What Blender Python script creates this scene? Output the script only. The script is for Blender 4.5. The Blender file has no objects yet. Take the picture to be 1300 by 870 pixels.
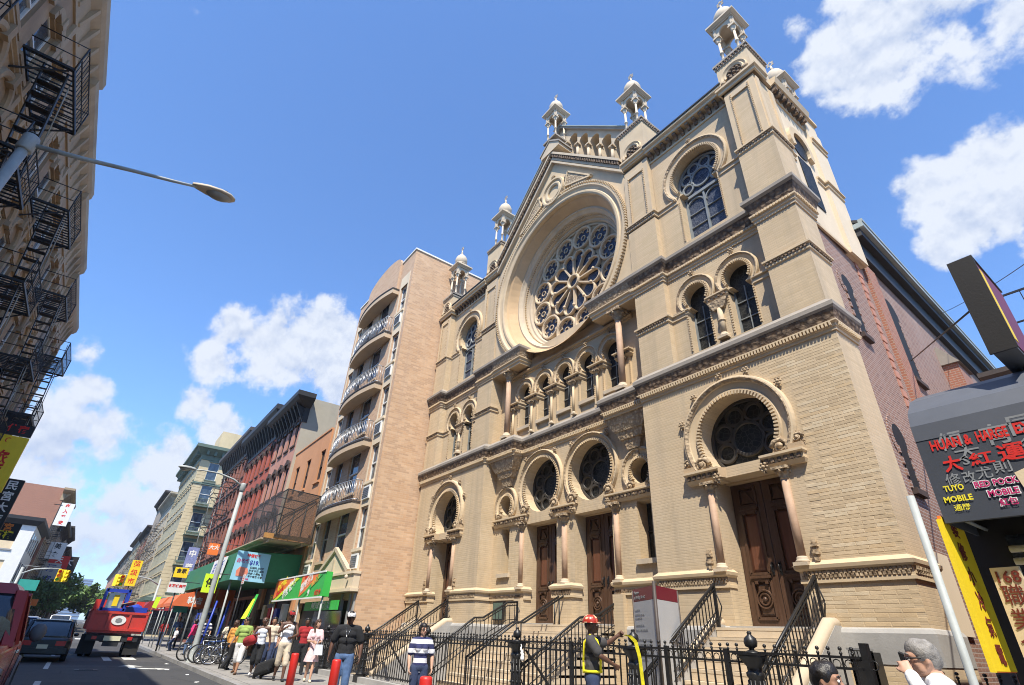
import bpy, bmesh, math, random
from math import sin, cos, pi, sqrt, radians, atan2
from mathutils import Vector, Matrix, geometry
random.seed(7)
SC = bpy.context.scene
COL = SC.collection

# ---------------------------------------------------------------- camera, sky, sun, exposure
CAM = Vector((12.46, -10.5, 1.38))
RV = Vector((0.59939793, 0.79940145, 0.04098095))
UV = Vector((0.37862307, -0.32825832, 0.86538491))
FV = Vector((-0.70524230, 0.50319359, 0.49942919))
FPX = 653.79
cam_data = bpy.data.cameras.new('camera')
cam_data.sensor_width = 36.0
cam_data.lens = FPX / 1300 * 36
cam_data.clip_start = 0.05
cam_data.clip_end = 6000
cam = bpy.data.objects.new('camera', cam_data)
M = Matrix((RV, UV, -FV)).transposed().to_4x4()
M.translation = CAM
cam.matrix_world = M
COL.objects.link(cam)
SC.camera = cam

SC.view_settings.view_transform = 'Standard'
SC.view_settings.look = 'None'
SC.view_settings.exposure = 0.72
SC.view_settings.gamma = 1.0
SC.cycles.filter_width = 1.0
SC.view_settings.use_curve_mapping = False

SUN = Vector((1.08, -1.0, 2.30)).normalized()          # towards the sun
sun_data = bpy.data.lights.new('sun', 'SUN')
sun_data.energy = 5.0
sun_data.angle = radians(0.5)
sun_data.color = (1.0, 0.925, 0.79)
sun = bpy.data.objects.new('sun', sun_data)
sun.rotation_euler = (-SUN).to_track_quat('-Z', 'Y').to_euler()
sun.location = (0, 0, 60)
COL.objects.link(sun)


def px_dir(x, y):
    return (FV + RV * ((x - 650) / FPX) - UV * ((y - 435) / FPX)).normalized()


def build_world():
    w = bpy.data.worlds.new('World')
    SC.world = w
    w.use_nodes = True
    nt = w.node_tree
    nt.nodes.clear()
    N, L = nt.nodes, nt.links

    def math_node(op, a, b=None, clamp=False):
        n = N.new('ShaderNodeMath'); n.operation = op; n.use_clamp = clamp
        for i, v in enumerate((a, b)):
            if v is None: continue
            if hasattr(v, 'links'): L.new(v, n.inputs[i])
            else: n.inputs[i].default_value = v
        return n.outputs[0]
    out = N.new('ShaderNodeOutputWorld')
    sky = N.new('ShaderNodeTexSky')
    sky.sky_type = 'NISHITA'
    sky.sun_disc = False
    sky.sun_elevation = math.asin(SUN.z)
    sky.sun_rotation = atan2(SUN.x, SUN.y)
    sky.altitude = 0
    sky.air_density = 1.0
    sky.dust_density = 0.3
    sky.ozone_density = 1.4
    bg = N.new('ShaderNodeBackground'); bg.inputs[1].default_value = 0.138
    wb = N.new('ShaderNodeMix'); wb.data_type = 'RGBA'; wb.blend_type = 'MULTIPLY'; wb.inputs[0].default_value = 1; wb.inputs[7].default_value = (.66, .94, 1.27, 1)
    L.new(sky.outputs[0], wb.inputs[6]); L.new(wb.outputs[2], bg.inputs[0])
    tc = N.new('ShaderNodeTexCoord')
    d = tc.outputs['Generated']
    # wispy edges: the direction is displaced a little by noise
    nz = N.new('ShaderNodeTexNoise'); nz.inputs['Scale'].default_value = 8.0; nz.inputs['Detail'].default_value = 10; nz.inputs['Roughness'].default_value = .6
    L.new(d, nz.inputs['Vector'])
    fine = N.new('ShaderNodeTexNoise'); fine.inputs['Scale'].default_value = 24; fine.inputs['Detail'].default_value = 9; fine.inputs['Roughness'].default_value = .58
    L.new(d, fine.inputs['Vector'])
    big = N.new('ShaderNodeTexNoise'); big.inputs['Scale'].default_value = 1.7; big.inputs['Detail'].default_value = 4
    L.new(d, big.inputs['Vector'])
    # (x, y, radius in pixels, weight) of the cumulus clouds
    blobs = [(130, 550, 62, 1), (60, 570, 70, 1), (195, 585, 48, .8), (110, 500, 40, .9), (20, 640, 80, .8), (150, 650, 60, .7), (90, 690, 60, .65), (235, 612, 34, .5),
             (345, 440, 62, 1), (400, 445, 68, 1.05), (445, 470, 75, 1), (300, 420, 42, .95), (275, 455, 40, .95), (500, 480, 100, .9),
             (245, 512, 26, .6), (280, 540, 30, .65), (105, 455, 30, .42),
             (1075, 75, 62, .95), (1130, 55, 78, 1.05), (1200, 28, 74, .95), (1275, 28, 70, .8), (1050, 90, 35, .8),
             (1190, 240, 50, 1), (1250, 218, 62, 1.0), (1310, 200, 75, 1.0), (1225, 290, 48, .85), (1290, 260, 60, 1), (1210, 315, 30, .6),
             (1010, 38, 20, .5), (1058, 2, 22, .5), (1390, 250, 100, .8)]
    acc = None
    for x, y, r, wgt in blobs:
        c = px_dir(x, y)
        # angular radius of r pixels at that place
        c2 = px_dir(x + r * .7, y + r * .7)
        cr = c.dot(c2)
        dp = N.new('ShaderNodeVectorMath'); dp.operation = 'DOT_PRODUCT'
        L.new(d, dp.inputs[0]); dp.inputs[1].default_value = c
        # (dot - cos r) / (1 - cos r) : 1 in the middle, 0 at the rim
        v = math_node('MULTIPLY_ADD', dp.outputs['Value'], 1 / (1 - cr)); v.node.inputs[2].default_value = -cr / (1 - cr)
        v = math_node('MULTIPLY', v, wgt)
        acc = v if acc is None else math_node('SMOOTH_MAX', acc, v)
        if acc.node.operation == 'SMOOTH_MAX': acc.node.inputs[2].default_value = .25
    acc = math_node('MAXIMUM', acc, -1.0)
    n1 = math_node('MULTIPLY_ADD', nz.outputs[0], 3.6); n1.node.inputs[2].default_value = -1.85
    n2 = math_node('MULTIPLY_ADD', fine.outputs[0], 1.7); n2.node.inputs[2].default_value = -.85
    dens = math_node('ADD', math_node('ADD', acc, n1), n2)
    # scattered clouds all over the rest of the sky
    bb = math_node('MULTIPLY_ADD', big.outputs[0], 3.0); bb.node.inputs[2].default_value = -2.75
    dens2 = math_node('ADD', math_node('ADD', bb, n1), n2)
    dens = math_node('MAXIMUM', dens, dens2)
    mr = N.new('ShaderNodeMapRange'); mr.interpolation_type = 'SMOOTHSTEP'
    L.new(dens, mr.inputs[0]); mr.inputs[1].default_value = -.05; mr.inputs[2].default_value = .60; mr.inputs[4].default_value = .97
    # cloud body: white tops, blue-grey hollows
    # relief: the same billows looked up a little towards the sun; hollows turned away are blue-grey
    def shifted(src, k):
        q = N.new('ShaderNodeTexNoise')
        for key in ('Scale', 'Detail', 'Roughness'): q.inputs[key].default_value = src.inputs[key].default_value
        o_ = N.new('ShaderNodeVectorMath'); o_.operation = 'ADD'; L.new(d, o_.inputs[0]); o_.inputs[1].default_value = SUN * k
        L.new(o_.outputs[0], q.inputs['Vector'])
        return math_node('SUBTRACT', src.outputs[0], q.outputs[0])
    rel = math_node('ADD', math_node('MULTIPLY', shifted(nz, .035), 2.2), math_node('MULTIPLY', shifted(fine, .012), 1.3))
    sh = N.new('ShaderNodeMapRange'); L.new(rel, sh.inputs[0])
    sh.inputs[1].default_value = -.55; sh.inputs[2].default_value = .12
    cm = N.new('ShaderNodeMix'); cm.data_type = 'RGBA'
    L.new(sh.outputs[0], cm.inputs[0]); cm.inputs[6].default_value = (.50, .60, .82, 1); cm.inputs[7].default_value = (.86, .91, 1, 1)
    bgc = N.new('ShaderNodeBackground'); L.new(cm.outputs[2], bgc.inputs[0]); bgc.inputs[1].default_value = .61
    ms = N.new('ShaderNodeMixShader')
    L.new(mr.outputs[0], ms.inputs[0]); L.new(bg.outputs[0], ms.inputs[1]); L.new(bgc.outputs[0], ms.inputs[2])
    L.new(ms.outputs[0], out.inputs[0])


build_world()

# ---------------------------------------------------------------- materials
MATS = {}


class NT:
    def __init__(s, name):
        s.m = bpy.data.materials.new(name); s.m.use_nodes = True
        s.t = s.m.node_tree; s.N = s.t.nodes; s.L = s.t.links
        s.b = s.N['Principled BSDF']

    def node(s, kind, **kw):
        n = s.N.new(kind)
        for k, v in kw.items():
            if k.startswith('i_'):
                key = k[2:]
                key = int(key) if key.isdigit() else key.replace('_', ' ')
                if hasattr(v, 'links'): s.L.new(v, n.inputs[key])
                else: n.inputs[key].default_value = v
            else: setattr(n, k, v)
        return n

    def pos(s):
        return s.node('ShaderNodeNewGeometry').outputs['Position']

    def noise(s, scale, detail=4, rough=.55, vec=None):
        return s.node('ShaderNodeTexNoise', i_Scale=scale, i_Detail=detail, i_Roughness=rough, i_Vector=vec or s.pos()).outputs[0]

    def mix(s, f, a, b, mode='MIX'):
        n = s.node('ShaderNodeMix', data_type='RGBA', blend_type=mode)
        for i, v in ((0, f), (6, a), (7, b)):
            if hasattr(v, 'links'): s.L.new(v, n.inputs[i])
            else: n.inputs[i].default_value = (*v, 1) if isinstance(v, tuple) and len(v) == 3 else v
        return n.outputs[2]

    def rng(s, v, a, b, c=0., d=1.):
        return s.node('ShaderNodeMapRange', i_0=v, i_1=a, i_2=b, i_3=c, i_4=d).outputs[0]

    def fin(s, col, rough=.7, metal=0., bump=None, strength=.3, dist=.01, spec=None):
        if hasattr(col, 'links'): s.L.new(col, s.b.inputs['Base Color'])
        else: s.b.inputs['Base Color'].default_value = (*col, 1)
        if hasattr(rough, 'links'): s.L.new(rough, s.b.inputs['Roughness'])
        else: s.b.inputs['Roughness'].default_value = rough
        s.b.inputs['Metallic'].default_value = metal
        if spec is not None: s.b.inputs['Specular IOR Level'].default_value = spec
        if bump is not None:
            bp = s.node('ShaderNodeBump', i_Strength=strength, i_Distance=dist, i_Height=bump)
            s.L.new(bp.outputs[0], s.b.inputs['Normal'])
        MATS[s.m.name] = s.m
        return s.m


def vary(c, k):
    return tuple(max(0, min(1, x * k)) for x in c)


def mat(name, col, rough=.7, var=.15, scale=3., metal=0., bump=.15, bscale=30., spec=None, dirt=None, dscale=.6):
    """plain material with two scales of colour variation and fine relief"""
    t = NT(name)
    c = t.mix(t.rng(t.noise(scale, 5), .3, .7), vary(col, 1 - var), vary(col, 1 + var))
    c = t.mix(t.rng(t.noise(scale * 9, 3), .35, .75, 0, .5), c, vary(col, 1 - var * .8))
    if dirt:
        m = t.node('ShaderNodeMapping', i_Vector=t.pos(), i_Scale=(1, 1, .22))
        c = t.mix(t.rng(t.noise(dscale, 6, .62, m.outputs[0]), .48, .75, 0, .75), c, dirt)
    return t.fin(c, rough, metal, t.noise(bscale, 3) if bump else None, bump, .01, spec)


def brick(name, c1, c2, mortar, w=.22, h=.07, joint=.008, rough=.85, dark=None, dirt=None, bump=.5, mott=.5, dirtscale=.45, warm=None, cut=.72, streak=None):
    """courses of brick on walls of any facing: u runs along the wall, v is height"""
    t = NT(name)
    g = t.node('ShaderNodeNewGeometry')
    p = t.node('ShaderNodeSeparateXYZ', i_0=g.outputs['Position'])
    n = t.node('ShaderNodeSeparateXYZ', i_0=g.outputs['True Normal'])
    an = t.node('ShaderNodeMath', operation='ABSOLUTE', i_0=n.outputs[1])
    st = t.node('ShaderNodeMath', operation='GREATER_THAN', i_0=an.outputs[0], i_1=.5)
    u = t.node('ShaderNodeMix', data_type='FLOAT', i_0=st.outputs[0], i_2=p.outputs[1], i_3=p.outputs[0])
    vec = t.node('ShaderNodeCombineXYZ', i_0=u.outputs[0], i_1=p.outputs[2])
    bt = t.node('ShaderNodeTexBrick', i_Vector=vec.outputs[0], i_Scale=1., i_Mortar_Size=joint, i_Mortar_Smooth=.15, i_Bias=0., i_Brick_Width=w, i_Row_Height=h)
    bt.inputs['Color1'].default_value = (0, 0, 0, 1); bt.inputs['Color2'].default_value = (1, 1, 1, 1); bt.inputs['Mortar'].default_value = (.5, .5, .5, 1)
    f = bt.outputs['Color']
    c = t.mix(f, c1, c2)
    if dark:
        c = t.mix(t.rng(f, cut, cut + .16, 0, mott), c, dark)
    big = t.noise(.9, 5)
    c = t.mix(t.rng(big, .35, .7, 0, .45), c, vary(c1, .82))
    c = t.mix(t.rng(t.noise(22, 3), .4, .75, 0, .3), c, vary(c2, .75))
    if dirt:
        m = t.node('ShaderNodeMapping', i_Vector=g.outputs['Position'], i_Scale=(1, 1, .3))
        c = t.mix(t.rng(t.noise(dirtscale, 6, .65, m.outputs[0]), .5, .78, 0, .7), c, dirt)
    if warm:
        c = t.mix(t.rng(t.noise(.55, 3), .5, .72, 0, .55), c, warm)
    if streak:
        m = t.node('ShaderNodeMapping', i_Vector=g.outputs['Position'], i_Scale=(2.6, 2.6, .16))
        c = t.mix(t.rng(t.noise(1.0, 5, .6, m.outputs[0]), .50, .74, 0, .7), c, streak)
    fac = bt.outputs['Fac']
    c = t.mix(fac, c, mortar)
    inv = t.node('ShaderNodeMath', operation='SUBTRACT', i_0=1., i_1=fac)
    hgt = t.node('ShaderNodeMath', operation='MULTIPLY_ADD', i_0=t.noise(40, 3), i_1=.35, i_2=inv.outputs[0])
    return t.fin(c, rough, 0, hgt.outputs[0], bump, .012)


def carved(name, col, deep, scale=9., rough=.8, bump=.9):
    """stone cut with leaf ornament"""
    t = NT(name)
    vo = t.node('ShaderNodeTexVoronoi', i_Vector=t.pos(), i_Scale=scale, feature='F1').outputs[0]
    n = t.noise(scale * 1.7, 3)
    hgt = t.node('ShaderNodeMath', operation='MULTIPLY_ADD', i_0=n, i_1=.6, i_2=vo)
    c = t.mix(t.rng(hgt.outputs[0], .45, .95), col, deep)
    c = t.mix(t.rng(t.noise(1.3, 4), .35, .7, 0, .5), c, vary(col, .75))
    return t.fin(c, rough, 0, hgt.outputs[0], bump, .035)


def glass(name, col, rough=.08, var=.4, scale=2.2, bumpy=.05):
    t = NT(name)
    c = t.mix(t.rng(t.noise(scale, 3), .35, .65), vary(col, 1 - var), vary(col, 1 + var))
    return t.fin(c, rough, 0, t.noise(3.1, 2), bumpy, .02, .8)


def leaded(name, c1, c2, lead, scale=7.):
    """figured stained glass seen from outside: dark quarries with pale leading"""
    t = NT(name)
    vo = t.node('ShaderNodeTexVoronoi', i_Vector=t.pos(), i_Scale=scale, feature='DISTANCE_TO_EDGE').outputs[0]
    v2 = t.node('ShaderNodeTexVoronoi', i_Vector=t.pos(), i_Scale=scale * .55, feature='F1').outputs['Color']
    c = t.mix(t.node('ShaderNodeSeparateXYZ', i_0=v2).outputs[0], c1, c2)
    c = t.mix(t.rng(vo, .035, .07, .55, 0), c, lead)
    return t.fin(c, .5, 0, t.noise(14, 3), .25, .01, .25)


BR = (.50, .372, .222)
brick('tan_roman_brick', (.53, .405, .255), (.62, .485, .315), (.48, .375, .25), .42, .066, .006, dark=(.49, .37, .22), dirt=(.47, .39, .29), bump=.4, mott=.75, warm=(.58, .43, .275), streak=(.355, .285, .20))
mat('tan_terracotta', (.57, .44, .28), .75, .10, 1.6, bump=.12, dirt=(.43, .355, .265), dscale=.9)
mat('bounce_tinted_soffit', (.50, .345, .195), .8, .12, 1.2, bump=.12)  # ochre tone, partly warm bounce light under the arch put into the colour
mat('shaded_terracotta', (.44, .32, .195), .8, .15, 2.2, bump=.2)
mat('buff_limestone', (.54, .44, .315), .8, .14, 1.5, bump=.2, dirt=(.36, .31, .25), dscale=1.1)
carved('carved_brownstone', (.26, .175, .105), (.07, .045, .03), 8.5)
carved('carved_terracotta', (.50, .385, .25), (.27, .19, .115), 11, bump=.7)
mat('grey_ledge_stone', (.30, .265, .225), .85, .18, 1.4, bump=.3, dirt=(.20, .18, .155), dscale=1.2)
mat('granite_plinth', (.36, .35, .335), .8, .14, 2.5, bump=.25, dirt=(.27, .255, .235))
mat('pink_granite', (.44, .295, .20), .75, .16, 5., bump=.1)
mat('white_stone', (.56, .47, .355), .75, .1, 2.5, bump=.2, dirt=(.46, .40, .33), dscale=2.)
mat('tracery_stone', (.56, .44, .30), .8, .14, 2.5, bump=.15)
mat('wood_tracery', (.040, .035, .030), .6, .2, 4, bump=.1)
mat('grey_lead_tracery', (.22, .24, .245), .5, .2, 3, bump=.1)
t = NT('door_walnut')
mm = t.node('ShaderNodeMapping', i_Vector=t.pos(), i_Scale=(22, 22, 1.1))
c = t.mix(t.rng(t.noise(1.6, 6, .6, mm.outputs[0]), .3, .7), (.055, .028, .016), (.105, .056, .034))
t.fin(c, .42, 0, t.noise(3, 4, .6, mm.outputs[0]), .15, .01)
t = NT('door_panel_mahogany')
mm = t.node('ShaderNodeMapping', i_Vector=t.pos(), i_Scale=(22, 22, 1.1))
c = t.mix(t.rng(t.noise(1.6, 6, .6, mm.outputs[0]), .3, .7), (.095, .036, .02), (.15, .06, .034))
t.fin(c, .4, 0, t.noise(3, 4, .6, mm.outputs[0]), .15, .01)
leaded('stained_glass_blue', (.008, .014, .034), (.030, .046, .09), (.11, .12, .145), 9)
leaded('stained_glass_figured', (.02, .028, .05), (.045, .06, .10), (.20, .21, .235), 16)
leaded('stained_glass_dark', (.008, .009, .009), (.02, .021, .02), (.06, .06, .055), 8)
glass('window_glass', (.05, .07, .095), .06)
glass('window_glass_dark', (.018, .022, .028), .12)
glass('window_glass_pale', (.25, .30, .35), .15, .3)
mat('black_iron', (.013, .013, .014), .42, .3, 8, bump=.15, bscale=60)
mat('grey_iron', (.016, .017, .019), .5, .3, 5, bump=.12)
brick('side_brick', (.235, .12, .082), (.31, .175, .13), (.34, .28, .25), .21, .072, .010, dark=(.15, .075, .06), dirt=(.36, .27, .24), mott=.8, bump=.6)
brick('red_brick', (.33, .125, .075), (.40, .165, .10), (.34, .25, .20), .21, .075, .009, dark=(.24, .085, .055), mott=.7)
brick('mottled_brick', (.53, .325, .185), (.71, .51, .34), (.54, .40, .28), .30, .088, .006, dark=(.37, .22, .13), mott=.7, bump=.25, cut=.62, streak=(.46, .31, .21))
brick('apartment_brick', (.50, .325, .205), (.60, .42, .28), (.52, .39, .28), .30, .08, .006, dark=(.42, .25, .155), mott=.8, bump=.25)
mat('cream_stucco', (.66, .55, .40), .85, .06, .9, bump=.12, dirt=(.55, .44, .31), dscale=.8)
mat('orange_stucco', (.52, .255, .125), .9, .08, .8, bump=.15, dirt=(.43, .20, .095))
mat('grey_render', (.40, .365, .29), .9, .12, .5, bump=.2, dirt=(.27, .25, .21), dscale=.5)
mat('balcony_concrete', (.50, .38, .26), .85, .08, 1.2, bump=.15, dirt=(.40, .30, .2))
mat('salmon_brick', (.44, .215, .155), .85, .1, 1.5, bump=.2, dirt=(.34, .165, .125))
mat('crimson_brick', (.36, .08, .045), .85, .12, 1.5, bump=.2, dirt=(.26, .06, .035))
mat('rust_brick', (.26, .095, .06), .85, .16, 1.2, bump=.2, dirt=(.17, .065, .045))
mat('cream_brick', (.56, .46, .285), .85, .1, 1.2, bump=.2, dirt=(.43, .35, .22))
mat('drab_brick', (.30, .25, .20), .85, .16, .8, bump=.2, dirt=(.22, .18, .14))
mat('olive_brick', (.33, .32, .24), .85, .16, .8, bump=.2, dirt=(.24, .23, .18))
mat('tenement_buff', (.37, .26, .16), .85, .14, 1.0, bump=.25, dirt=(.17, .11, .07), dscale=.7)
mat('tenement_trim', (.40, .30, .19), .8, .14, 1.4, bump=.2, dirt=(.20, .145, .095))
mat('black_cornice', (.018, .019, .022), .6, .25, 2, bump=.1)
mat('brown_cornice', (.055, .042, .036), .6, .25, 2, bump=.1)
mat('green_cornice', (.10, .145, .115), .6, .2, 2, bump=.1)
mat('dark_lintel', (.055, .035, .03), .8, .2, 3, bump=.15)
mat('roof_tar', (.05, .05, .052), .9, .2, 1)
mat('copper_gutter', (.28, .33, .335), .55, .15, 1.5, bump=.1)
mat('window_void', (.006, .006, .007), .75, .2, 5)
mat('white_paint', (.72, .72, .69), .5, .06, 3, bump=.05)
mat('grey_paint', (.30, .31, .31), .5, .08, 3, bump=.05)
mat('rail_steel', (.42, .43, .44), .35, .1, 4, metal=.6)
mat('galvanised_steel', (.36, .385, .38), .6, .14, 5, bump=.06, dirt=(.24, .255, .25), dscale=3)
mat('lamp_lens', (.32, .31, .28), .3, .15, 8)
mat('red_paint', (.58, .025, .018), .45, .1, 5, bump=.06, dirt=(.40, .02, .015), dscale=4.)
mat('truck_red', (.55, .045, .03), .4, .1, 4, bump=.05, dirt=(.38, .06, .045), dscale=2.)
mat('machine_blue', (.018, .05, .40), .4, .12, 4, bump=.05)
mat('rubber', (.018, .018, .019), .85, .2, 8)
mat('chrome', (.55, .55, .56), .18, .05, 4, metal=.95)
mat('plastic_grey', (.11, .112, .115), .6, .1, 3)
mat('awning_charcoal', (.055, .062, .078), .55, .12, 1.2, bump=.15, bscale=8)
mat('awning_hood', (.085, .094, .115), .5, .1, 1.1, bump=.2, bscale=5)
mat('awning_green', (.02, .155, .065), .65, .12, 1, bump=.1)
mat('awning_maroon', (.24, .018, .03), .7, .1, 1.5, bump=.1)
mat('awning_orange', (.66, .15, .05), .7, .1, 2, bump=.1)
mat('sign_orange', (.80, .19, .035), .5, .05, 3)
mat('sign_green', (.035, .42, .06), .5, .06, 3)
mat('sign_skyblue', (.30, .60, .78), .5, .06, 2)
mat('sign_yellow', (.84, .62, .02), .5, .05, 3, dirt=(.70, .48, .02), dscale=2)
mat('sign_lime', (.62, .85, .03), .5, .05, 3)
mat('sign_cream', (.68, .55, .36), .6, .06, 2)
mat('sign_black', (.016, .014, .013), .5, .1, 2)
mat('sign_maroon', (.16, .012, .025), .45, .08, 2)
mat('sign_white', (.74, .74, .73), .55, .05, 2)
mat('sign_grey', (.44, .45, .46), .5, .05, 2)
mat('sign_teal', (.03, .30, .25), .5, .08, 2)
mat('ink_red', (.62, .018, .012), .6, .1, 3)
mat('ink_brown', (.16, .022, .012), .6, .1, 3)
mat('ink_yellow', (.85, .72, .03), .6, .05, 3)
mat('ink_magenta', (.52, .015, .13), .6, .08, 3)
mat('ink_white', (.80, .80, .78), .6, .05, 3)
mat('ink_grey', (.23, .24, .25), .7, .15, 6)
mat('ink_blue', (.02, .04, .32), .6, .1, 3)
mat('ink_black', (.012, .012, .012), .6, .1, 3)
mat('ink_orange', (.82, .24, .04), .6, .1, 3)
mat('pink_food', (.78, .26, .17), .6, .2, 12)
mat('timber', (.42, .21, .06), .8, .15, 4, bump=.2)
mat('plywood', (.42, .34, .24), .85, .12, 2, bump=.15)
t = NT('dark_netting')
vo = t.node('ShaderNodeTexVoronoi', i_Vector=t.pos(), i_Scale=26., feature='DISTANCE_TO_EDGE').outputs[0]
t.fin((.030, .027, .026), .9)
t.L.new(t.rng(vo, .05, .30, .84, .42), t.b.inputs['Alpha'])
t = NT('asphalt')
c = t.mix(t.rng(t.noise(.35, 6), .3, .7), (.036, .036, .038), (.060, .059, .058))
c = t.mix(t.rng(t.noise(90, 2), .45, .7, 0, .6), c, (.13, .125, .12))
m2 = t.node('ShaderNodeMapping', i_Vector=t.pos(), i_Scale=(.08, 1, 1))
c = t.mix(t.rng(t.noise(1.4, 4, .55, m2.outputs[0]), .5, .75, 0, .6), c, (.045, .045, .047))
vc = t.node('ShaderNodeTexVoronoi', i_Vector=t.pos(), i_Scale=.42, feature='DISTANCE_TO_EDGE').outputs[0]
wob = t.node('ShaderNodeMath', operation='MULTIPLY_ADD', i_0=t.noise(7, 4), i_1=.06, i_2=vc)
c = t.mix(t.rng(wob.outputs[0], .03, .042, .8, 0), c, (.022, .022, .023))
pt = t.node('ShaderNodeTexVoronoi', i_Vector=t.pos(), i_Scale=.22, feature='F1', distance='CHEBYCHEV').outputs['Color']
c = t.mix(t.rng(t.node('ShaderNodeSeparateXYZ', i_0=pt).outputs[0], .70, .72, 0, .55), c, (.034, .034, .036))
c = t.mix(t.rng(t.noise(3.2, 3), .68, .76, 0, .6), c, (.020, .020, .021))
t.fin(c, .85, 0, t.noise(60, 3), .3, .01)
t = NT('pavement_concrete')
sx = t.node('ShaderNodeTexBrick', i_Vector=t.pos(), i_Scale=1., i_Mortar_Size=.012, i_Brick_Width=1.5, i_Row_Height=1.5, offset=0.)
c = t.mix(t.rng(t.noise(.8, 6), .3, .7), (.21, .20, .185), (.30, .285, .265))
c = t.mix(t.rng(t.noise(14, 3), .55, .75, 0, .5), c, (.14, .13, .12))
c = t.mix(t.rng(t.node('ShaderNodeTexVoronoi', i_Vector=t.pos(), i_Scale=3.1, feature='F1').outputs[0], .035, .05, .75, 0), c, (.05, .048, .046))
c = t.mix(t.rng(t.noise(.5, 5), .55, .7, 0, .5), c, (.13, .125, .115))
c = t.mix(sx.outputs['Fac'], c, (.07, .066, .062))
t.fin(c, .9, 0, t.noise(40, 3), .2, .008)
mat('kerb_granite', (.26, .255, .25), .85, .15, 3, bump=.2, dirt=(.12, .12, .115))
mat('earth', (.10, .09, .07), .95, .2, .3)
mat('road_paint', (.55, .55, .52), .8, .12, 6, dirt=(.16, .16, .155), dscale=6.)
mat('bark', (.10, .075, .055), .9, .2, 5, bump=.4)
t = NT('leaf_green')
oi = t.noise(.9, 4)
c = t.mix(t.rng(oi, .3, .7), (.035, .085, .014), (.10, .18, .03))
t.fin(c, .6)
t.b.inputs['Subsurface Weight'].default_value = 0
mat('hazed_tower_glass', (.22, .33, .50), .25, .1, .01)  # pale blue of the far glass includes distance haze put into the colour
mat('skin_light', (.50, .29, .20), .55, .06, 6, bump=.05)
mat('skin_tan', (.36, .19, .12), .55, .06, 6, bump=.05)
mat('skin_brown', (.11, .052, .033), .5, .08, 6, bump=.05)
mat('hair_black', (.014, .011, .010), .45, .2, 14, bump=.4, bscale=90)
mat('hair_brown', (.06, .028, .016), .5, .2, 14, bump=.4, bscale=90)
mat('hair_grey', (.24, .225, .21), .6, .35, 30, bump=.5, bscale=110)
CLOTH = dict(white=(.74, .74, .75), black=(.014, .015, .018), charcoal=(.055, .053, .055), denim=(.085, .15, .29), darkdenim=(.03, .045, .10), lime=(.27, .38, .10), orange=(.66, .30, .065),
             red=(.32, .02, .025), pinkprint=(.70, .50, .52), khaki=(.56, .48, .37), navy=(.022, .028, .085), magenta=(.75, .035, .17), purple=(.22, .25, .48), hi_vis=(.80, .72, .02),
             paleblue=(.62, .66, .74), cream=(.66, .58, .45), brownleather=(.10, .055, .03))
for k, v in CLOTH.items():
    mat('cloth_' + k, v, .95, .22, 7, bump=1.0, bscale=11)
t = NT('cloth_stripes')
z = t.node('ShaderNodeSeparateXYZ', i_0=t.pos()).outputs[2]
wv = t.node('ShaderNodeMath', operation='FRACT', i_0=t.node('ShaderNodeMath', operation='MULTIPLY_ADD', i_0=z, i_1=6.0, i_2=.12).outputs[0]).outputs[0]
s_ = t.node('ShaderNodeMath', operation='GREATER_THAN', i_0=wv, i_1=.52).outputs[0]
t.fin(t.mix(s_, (.025, .03, .10), (.74, .74, .76)), .9, 0, t.noise(14, 3), .35, .01)
t = NT('hard_hat_red')
c = t.mix(t.rng(t.noise(9, 1), .55, .58), (.36, .035, .02), (.75, .52, .33))
t.fin(c, .3)

# ---------------------------------------------------------------- building helpers
def link(o, parent=None):
    COL.objects.link(o)
    if parent is not None: o.parent = parent
    return o


def tag(o, label=None, cat=None, group=None, kind=None):
    if label: o['label'] = label
    if cat: o['category'] = cat
    if group: o['group'] = group
    if kind: o['kind'] = kind
    return o


def empty(name, loc=(0, 0, 0), rz=0., label=None, cat=None, group=None):
    o = bpy.data.objects.new(name, None)
    o.empty_display_size = .3
    o.location = loc; o.rotation_euler = (0, 0, rz)
    link(o)
    return tag(o, label, cat, group)


def copy_tree(o, parent=None, loc=None, rz=None, label=None, mats=None):
    c = o.copy(); COL.objects.link(c)
    if parent is not None: c.parent = parent
    if loc is not None: c.location = loc
    if rz is not None: c.rotation_euler = (0, 0, rz)
    if label: c['label'] = label
    for ch in list(o.children): copy_tree(ch, c)
    return c


def circ(cx, cz, r, n=24, a0=0., a1=2 * pi, ends=False):
    k = n + 1 if ends else n
    return [(cx + r * cos(a0 + (a1 - a0) * i / n), cz + r * sin(a0 + (a1 - a0) * i / n)) for i in range(k)]


def horseshoe(cx, cz, r, zcut, n=28):
    """circle cut off flat at height zcut, as a closed outline"""
    a = math.asin(max(-1, min(1, (zcut - cz) / r)))
    return circ(cx, cz, r, n, a, pi - a, True)


def keyhole(cx, cz, r, zimp, hw, sill, n=28):
    a = math.asin(max(-1, min(1, (zimp - cz) / r)))
    return [(cx + hw, sill), (cx + hw, zimp)] + circ(cx, cz, r, n, a, pi - a, True) + [(cx - hw, zimp), (cx - hw, sill)]


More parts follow.
